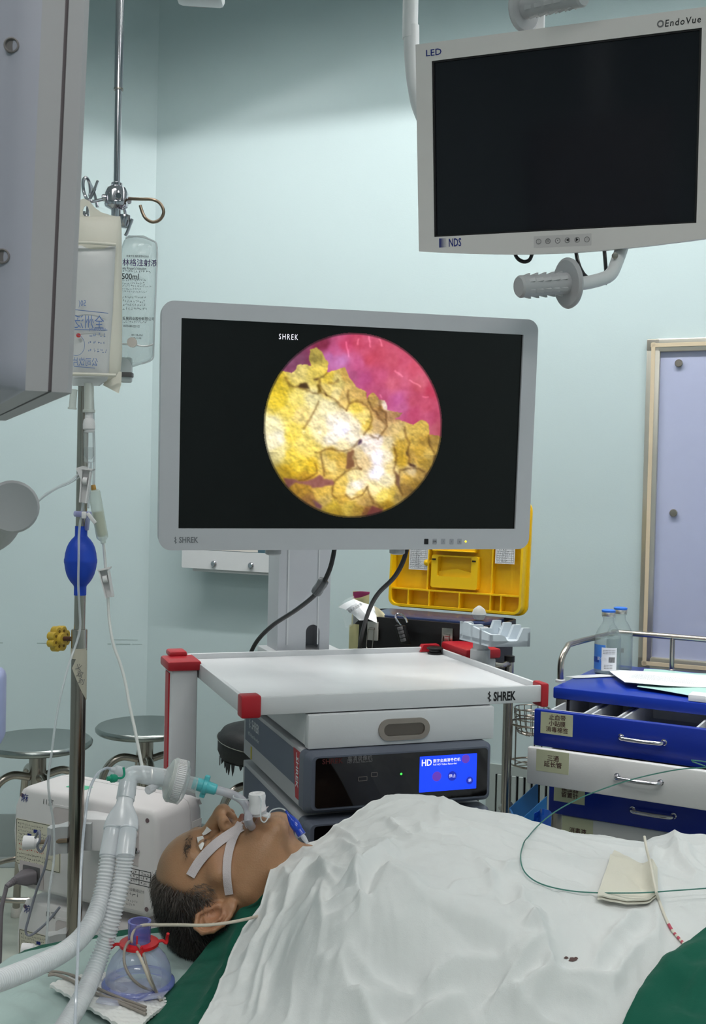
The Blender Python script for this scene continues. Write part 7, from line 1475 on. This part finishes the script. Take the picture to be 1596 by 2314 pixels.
# ================= cloths and pad at the head end =================
M_pale = cloth_mat('pale_green_cloth', (176, 196, 193), bump=.25, var=.05)
ZC = ZTB + .003
def t_loc(px, py, z=ZC): q = WZ(px, py, z); return ((q - HO) @ AX, (q - HO) @ AY)
def table_cloth(name, t0, t1, s0, s1, nt, ns, m, lab, amp, z0, folds=None, seed=5):
    P = []
    for i in range(nt):
        t = t0 + (t1 - t0) * i / (nt - 1); row = []
        for j in range(ns):
            se = s1 + np.interp(t, [-.30, -.2, 0, .05], [-.21, -.11, 0, .0]); s = s0 + (se - s0) * j / (ns - 1); q = bd_(t, s, z0); d = 0
            if s < -.272: e = -.272 - s; q = bd_(t, -.272 - .05 * (1 - math.exp(-e / .05)) - .012 * math.sin(t * 22 + 1) * min(1, e * 8), z0); d = max(0, e - .012)
            if t < -.285: e = -.285 - t; q = q + AX * (e - .035 * (1 - math.exp(-e / .04))); d = max(d, e - .01)
            q[2] = z0 - d; row.append(q)
        P.append(row)
    P = np.array(P); flat = P[..., 2] > z0 - .001; Q = P[..., :2].reshape(-1, 2)
    dz = amp * (ridged(Q[:, 0], Q[:, 1], 12, seed) ** 2 + .6 * (fbm(Q[:, 0], Q[:, 1], 8, seed + 3) - .3)) + (fold_disp(Q, folds) if folds else 0)
    P[..., 2] += np.maximum(dz.reshape(nt, ns), 0) * np.where(flat, 1, .6); return solo(name, MB().sheet(P, .0015), m, lab, 'cloth', ang=60)
table_cloth('green_drape', -.46, .02, -.30, .135, 50, 34, M_green, 'dark green cloth on the far side of the table beyond the pale green one', .003, ZTB - .009)
cf = [([WZ(x, y, ZC) for x, y in ((36, 2242), (90, 2262), (140, 2282))], .010, .007), ([WZ(x, y, ZC) for x, y in ((100, 2225), (60, 2215), (20, 2230))], .006, .01), ([WZ(x, y, ZC) for x, y in ((190, 2190), (150, 2210), (120, 2230))], .004, .006), ([WZ(x, y, ZC) for x, y in ((0, 2262), (40, 2290), (80, 2320))], .008, .014)]
table_cloth('pale_cloth', -.46, .02, -.52, .095, 60, 70, M_pale, 'pale green cloth covering the head end of the table under the hoses', .004, ZTB - .002, cf)
pq = [WZ(x, y, ZC + .006) for x, y in ((112, 2232), (250, 2196), (385, 2262), (305, 2345))]; P = []
for i in range(70):
    u = i / 69; row = []
    for j in range(70):
        v = j / 69; q = (pq[0] * (1 - u) + pq[1] * u) * (1 - v) + (pq[3] * (1 - u) + pq[2] * u) * v; c_ = abs(math.sin((u + v) * 34)) ** .35 * abs(math.sin((u - v) * 34)) ** .35
        q = q + np.array([0, 0, .0035 + .0022 * c_ + .003 * math.sin(u * 5)]); row.append(q)
    P.append(row)
solo('absorbent_pad', MB().sheet(np.array(P), .004), cloth_mat('white_quilt', (232, 232, 230), bump=.1), 'white quilted absorbent pad on the pale green cloth under the hoses', 'pad', ang=60)
P = [[WZ(225 + 150 * u + 12 * math.sin(4 * v), 2212 + 52 * v + 8 * math.sin(5 * u), ZC + .016 + .006 * math.sin(9 * u) * math.cos(7 * v)) for v in np.linspace(0, 1, 20)] for u in np.linspace(0, 1, 30)]
solo('clear_film_bag', MB().sheet(np.array(P), .0008), mat('lilac_clear_film', (206, 210, 232), rough=.12, alpha=.28, spec=.9), 'clear plastic film bag lying flat under the face mask', 'bag', ang=60)

# ================= face mask =================
mc = WZ(313, 2212, ZC + .020); mk = thing('face_mask', 'clear blue-rimmed breathing mask with a red hook ring lying on the cloth', 'mask', mc); R_ = .0445
M_dome = mat('clear_dome', (196, 204, 240), rough=.08, alpha=.38, spec=1); M_rimb = mat('blue_rim_plastic', (110, 126, 214), rough=.12, alpha=.55, spec=.9); M_lil = mat('lilac_tube_plastic', (120, 120, 206), rough=.12, alpha=.5, spec=.9)
part('dome', MB().lathe([(R_ * .98, 0), (R_ * .97, .008), (R_ * .92, .018), (R_ * .80, .029), (R_ * .62, .038), (R_ * .42, .044), (.0145, .046)], mc, n=44, sx=1, caps=False), M_dome, mk, recalc=False, ang=60)
part('cushion_rim', MB().lathe([(R_ * .86, -.010), (R_ * 1.02, -.010), (R_ * 1.09, -.006), (R_ * 1.08, -.003), (R_ * .98, .000), (R_ * .90, -.002)], mc, n=44, caps=False), M_rimb, mk, ang=60)
part('neck_tube', MB().lathe([(.0150, .044), (.0150, .074), (.0155, .078), (.0125, .078), (.0125, .046)], mc, n=30, caps=False), M_lil, mk)
M_hook = mat('red_hook_plastic', (214, 34, 40), rough=.35)
rg = part('hook_ring', MB().lathe([(.0155, .047), (.0155, .051), (.026, .050), (.026, .046), (.0155, .047)], mc, n=36, caps=False), M_hook, mk)
for k in range(4):
    a = k * math.pi / 2 + .25 + math.pi; d_ = np.array([math.cos(a), math.sin(a), 0]); t_ = np.array([-d_[1], d_[0], 0])
    part('hook', MB().tube([mc + d_ * .023 + (0, 0, .048), mc + d_ * .031 + (0, 0, .049), mc + d_ * .036 + (0, 0, .045), mc + d_ * .037 + t_ * .002 + (0, 0, .052), mc + d_ * .038 + (0, 0, .058)], .0022, 8, 3), M_hook, rg)
part('red_mark', MB().box(Fr(mc + (.0, -.0152, .052)), -.001, .001, -.0004, .0004, 0, .012), M_hook, mk)

# ================= breathing circuit =================
def resample(P, step):
    P = np.array(crom(P, 14)); L = np.r_[0, np.cumsum(np.linalg.norm(np.diff(P, axis=0), axis=1))]; n = int(L[-1] / step); t = np.linspace(0, L[-1], n); return [np.array([np.interp(x, L, P[:, k]) for k in range(3)]) for x in t], L[-1]
def corrugated(pts, r, pitch=.0046, n=20):
    P, L = resample(pts, pitch / 5); N = len(P)
    return MB().tube(P, lambda t: r - .0020 + .0026 * max(0, math.cos(2 * math.pi * t * (N - 1) / 5)) ** .6, n, 1)
M_hose = mat('ribbed_hose', (244, 246, 250), rough=.18, alpha=.62, spec=.8, var=.02)
M_wye = mat('frosted_connector', (240, 244, 250), rough=.18, alpha=.60, spec=.8)
ZA = ZTB + .016
def on_t(px, py, z): return WZ(px, py, z)
yA, yB_ = 1.485, 1.475
vc = thing('breathing_circuit', 'twin ribbed clear hoses with a frosted wye and a white ribbed filter', 'breathing circuit', W(265, 1930, 1.48))
A_pts = [W(246, 1930, yA), W(241, 1965, 1.475), W(234, 2005, 1.465), W(224, 2045, 1.45), W(207, 2085, 1.425), W(180, 2122, 1.395), W(140, 2154, 1.35), W(80, 2184, 1.28), W(10, 2212, 1.22), W(-60, 2232, 1.16), W(-140, 2236, 1.10)]
B_pts = [W(284, 1932, yB_), W(279, 1970, 1.47), W(271, 2010, 1.46), W(260, 2052, 1.452), W(248, 2095, 1.446), W(234, 2140, 1.442), on_t(218, 2182, .790), on_t(200, 2226, .776), on_t(174, 2276, .768), on_t(140, 2330, .768), on_t(100, 2385, .765)]
hA = part('hose', corrugated(A_pts, .0118), M_hose, vc, ang=180); hB = part('hose', corrugated(B_pts, .0118), M_hose, vc, ang=180)
def conic(a, b, prof, n=26): ax = nrm(np.asarray(b) - a); L = np.linalg.norm(np.asarray(b) - a); return MB().lathe([(r, h * L) for r, h in prof], a, ax, n)
for top, bot in ((W(256, 1872, 1.505), W(245, 1936, 1.484)), (W(290, 1874, 1.500), W(283, 1938, 1.474))):
    part('cuff', conic(top, bot, [(.0108, -.06), (.0122, -.03), (.0122, .0), (.0112, .03), (.0120, .1), (.0124, .6), (.0128, .98), (.0110, 1.0)]), M_wye, vc)
wa, wb = W(286, 1790, 1.54), W(273, 1874, 1.505); wax = nrm(wb - wa); wl = np.linalg.norm(wb - wa)
wf = Fr(wa, nrm(W(300, 1874, 1.500) - W(250, 1874, 1.505)), nrm(np.cross(wax, nrm(W(300, 1874, 1.5) - W(250, 1874, 1.505)))), wax)
mb = MB(); lv = [(-.2, .0125, .0125), (.20, .0128, .0128), (.21, .0115, .0115), (.34, .0118, .0116), (.5, .0165, .0124), (.66, .0215, .0128), (.82, .0240, .0128), (1.0, .0250, .0126)]; vs = []; n = 28
for h, a_, b_ in lv:
    for k in range(n): t_ = 2 * math.pi * k / n; vs.append(wf.at(a_ * math.cos(t_), b_ * math.sin(t_), h * wl))
mb.add(vs, [(i * n + k, i * n + (k + 1) % n, (i + 1) * n + (k + 1) % n, (i + 1) * n + k) for i in range(len(lv) - 1) for k in range(n)] + [tuple(range(n)), tuple((len(lv) - 1) * n + k for k in range(n))]); part('wye', mb, M_wye, vc, ang=50)
part('wye_divider', MB().tube([wf.at(0, -.0128, .4 * wl), wf.at(0, -.0132, .98 * wl)], .0014, 8, 1), M_clear2, vc)
part('elbow', MB().tube([W(287, 1796, 1.54), W(290, 1768, 1.55), W(298, 1752, 1.555), W(318, 1750, 1.562), W(350, 1755, 1.57), W(372, 1758, 1.578)], lambda t: .0122 + .0008 * (t > .6), 24, 5), M_wye, vc, ang=60)
fa, fb = W(364, 1756, 1.575), W(425, 1771, 1.583); fax = nrm(fb - fa); rF = .0305
hm_ = thing('filter_unit', 'round white ribbed airway filter with clear domes between the wye and the breathing tube', 'filter', fa)
fl = np.linalg.norm(fb - fa)
part('clear_dome', MB().lathe([(.0125, -.004), (.0128, .004), (.018, .007), (rF * .86, .010), (rF, .014), (rF * 1.04, .0155), (rF * 1.04, .018)], fa, fax, 44), M_clear, hm_, ang=50)
part('inner_disc', MB().lathe([(0, .012), (rF * .95, .012), (rF * .95, .017), (0, .017)], fa, fax, 40), mat('filter_paper', (226, 226, 222), rough=.7, alpha=.85), hm_)
rb_ = part('ribbed_ring', MB().lathe([(rF * .99, .0165), (rF * .99, .030), (rF * .9, .0315)], fa, fax, 44), M_plast, hm_)
s1_ = nrm(np.cross(fax, (0, 0, 1))); s2_ = np.cross(s1_, fax)
for k in range(64):
    a = 2 * math.pi * k / 64; o = fa + (s1_ * math.cos(a) + s2_ * math.sin(a)) * rF * .995; fr = Fr(o, fax, -s1_ * math.sin(a) + s2_ * math.cos(a), s1_ * math.cos(a) + s2_ * math.sin(a)); part('rib', MB().box(fr, .0175, .0295, -.0007, .0007, -.0005, .0009), M_plast, rb_)
part('rear_dome', MB().lathe([(rF * 1.03, .0305), (rF * 1.03, .033), (rF * .8, .037), (.013, .0385), (.0115, .040), (.0115, .052)], fa, fax, 40), M_clear, hm_, ang=50)
a = W(352, 1778, 1.565); part('side_port', MB().lathe([(.0035, -.004), (.0035, .006), (.0058, .007), (.0062, .018), (.005, .019)], a, nrm(W(326, 1790, 1.54) - a), 10), M_clear2, hm_)
# gas sampling line with the green cap
sl = thing('sampling_line', 'thin clear sampling line with a green cap at the wye elbow', 'line', W(262, 1742, 1.54))
a = W(287, 1745, 1.552); part('luer', MB().lathe([(.003, 0), (.0034, .006), (.0065, .007), (.0068, .017), (.0035, .019), (.003, .026)], a, nrm(W(250, 1738, 1.54) - a), 14), M_clear2, sl)
M_gcap = mat('green_cap_plastic', (24, 150, 118), rough=.4); part('cap_strap', MB().tube(PW([(279, 1734, 1.53), (281, 1750, 1.528), (275, 1758, 1.525), (262, 1758, 1.522)]), .0016, 8, 4), M_gcap, sl)
part('green_cap', MB().lathe([(0, -.005), (.0045, -.005), (.0058, -.002), (.0058, .003), (.0035, .005), (.003, .009), (0, .009)], W(256, 1759, 1.52), nrm([-.75, -.6, .1]), 18), M_gcap, sl)
part('tube', MB().tube(PW([(251, 1738, 1.54), (240, 1736, 1.53), (222, 1747, 1.51), (207, 1772, 1.5), (198, 1806, 1.49), (193, 1845, 1.48), (188, 1890, 1.465), (184, 1950, 1.44), (181, 2020, 1.41), (178, 2100, 1.37), (175, 2180, 1.33), (172, 2250, 1.29), (169, 2330, 1.26), (166, 2420, 1.22)]), .0019, 8, 6), mat('clear_sampling_tube', (206, 212, 222), rough=.12, alpha=.75, spec=.9), sl)

# ================= beige leads =================
M_bei = mat('beige_lead', (176, 166, 152), rough=.5); M_bei2 = mat('grey_beige_lead', (150, 142, 134), rough=.5)
def ontab(px, py, l=.012): return WZ(px, py, ZTB + l)
ga = 'beige leads at the head of the table'
ear_pts = [W(612, 2056, 1.60), W(596, 2063, 1.54), W(583, 2070, 1.49), W(552, 2078, 1.45), W(510, 2086, 1.43), W(460, 2091, 1.425), W(410, 2090, 1.43), (360, 2090, 1.44), (330, 2090, 1.45), (310, 2096, 1.45), (300, 2110, 1.45), (298, 2126, 1.45), (304, 2140, 1.455)]
ear_pts = [p if isinstance(p, np.ndarray) else W(*p) for p in ear_pts] + [W(315, 2160, 1.425), W(326, 2185, 1.415), W(340, 2220, 1.415), W(354, 2242, 1.43), ontab(364, 2262)]
solo('beige_lead', MB().tube(ear_pts, .0021, 8, 6), mat('pale_beige_lead', (206, 196, 180), rough=.5), 'pale beige lead crossing the ear and dropping over the mask', 'lead', ga)
solo('beige_lead', MB().tube([W(312, 2138, 1.462), W(300, 2126, 1.46), W(288, 2132, 1.44), W(281, 2150, 1.43), W(282, 2180, 1.42), W(296, 2208, 1.415), W(318, 2228, 1.42), W(345, 2240, 1.43), ontab(364, 2256)], .0019, 8, 6), M_bei2, 'grey-beige lead looping in front of the clear mask dome', 'lead', ga)
solo('beige_lead', MB().tube([W(306, 2130, 1.458), W(322, 2150, 1.43), W(332, 2185, 1.418), W(342, 2215, 1.415), W(356, 2248, 1.43), ontab(366, 2262)], .0019, 8, 6), M_bei2, 'grey-beige lead running straight down over the mask dome', 'lead', ga)
for lab, pts in (('upper beige lead on the pale cloth between the two hoses', ((104, 2196), (128, 2196), (158, 2202), (186, 2214), (210, 2228), (240, 2242), (280, 2258), (330, 2276))), ('lower beige lead on the pale cloth between the two hoses', ((108, 2204), (130, 2203), (154, 2212), (178, 2226), (205, 2240), (250, 2256), (300, 2272), (330, 2284))), ('bottom beige lead on the quilted pad right of the hose', ((112, 2200), (140, 2207), (170, 2220), (200, 2238), (230, 2250), (270, 2266), (330, 2292)))):
    solo('beige_lead', MB().tube([ontab(x, y, .020) for x, y in pts], .0019, 8, 6), M_bei2, lab, 'lead', ga)
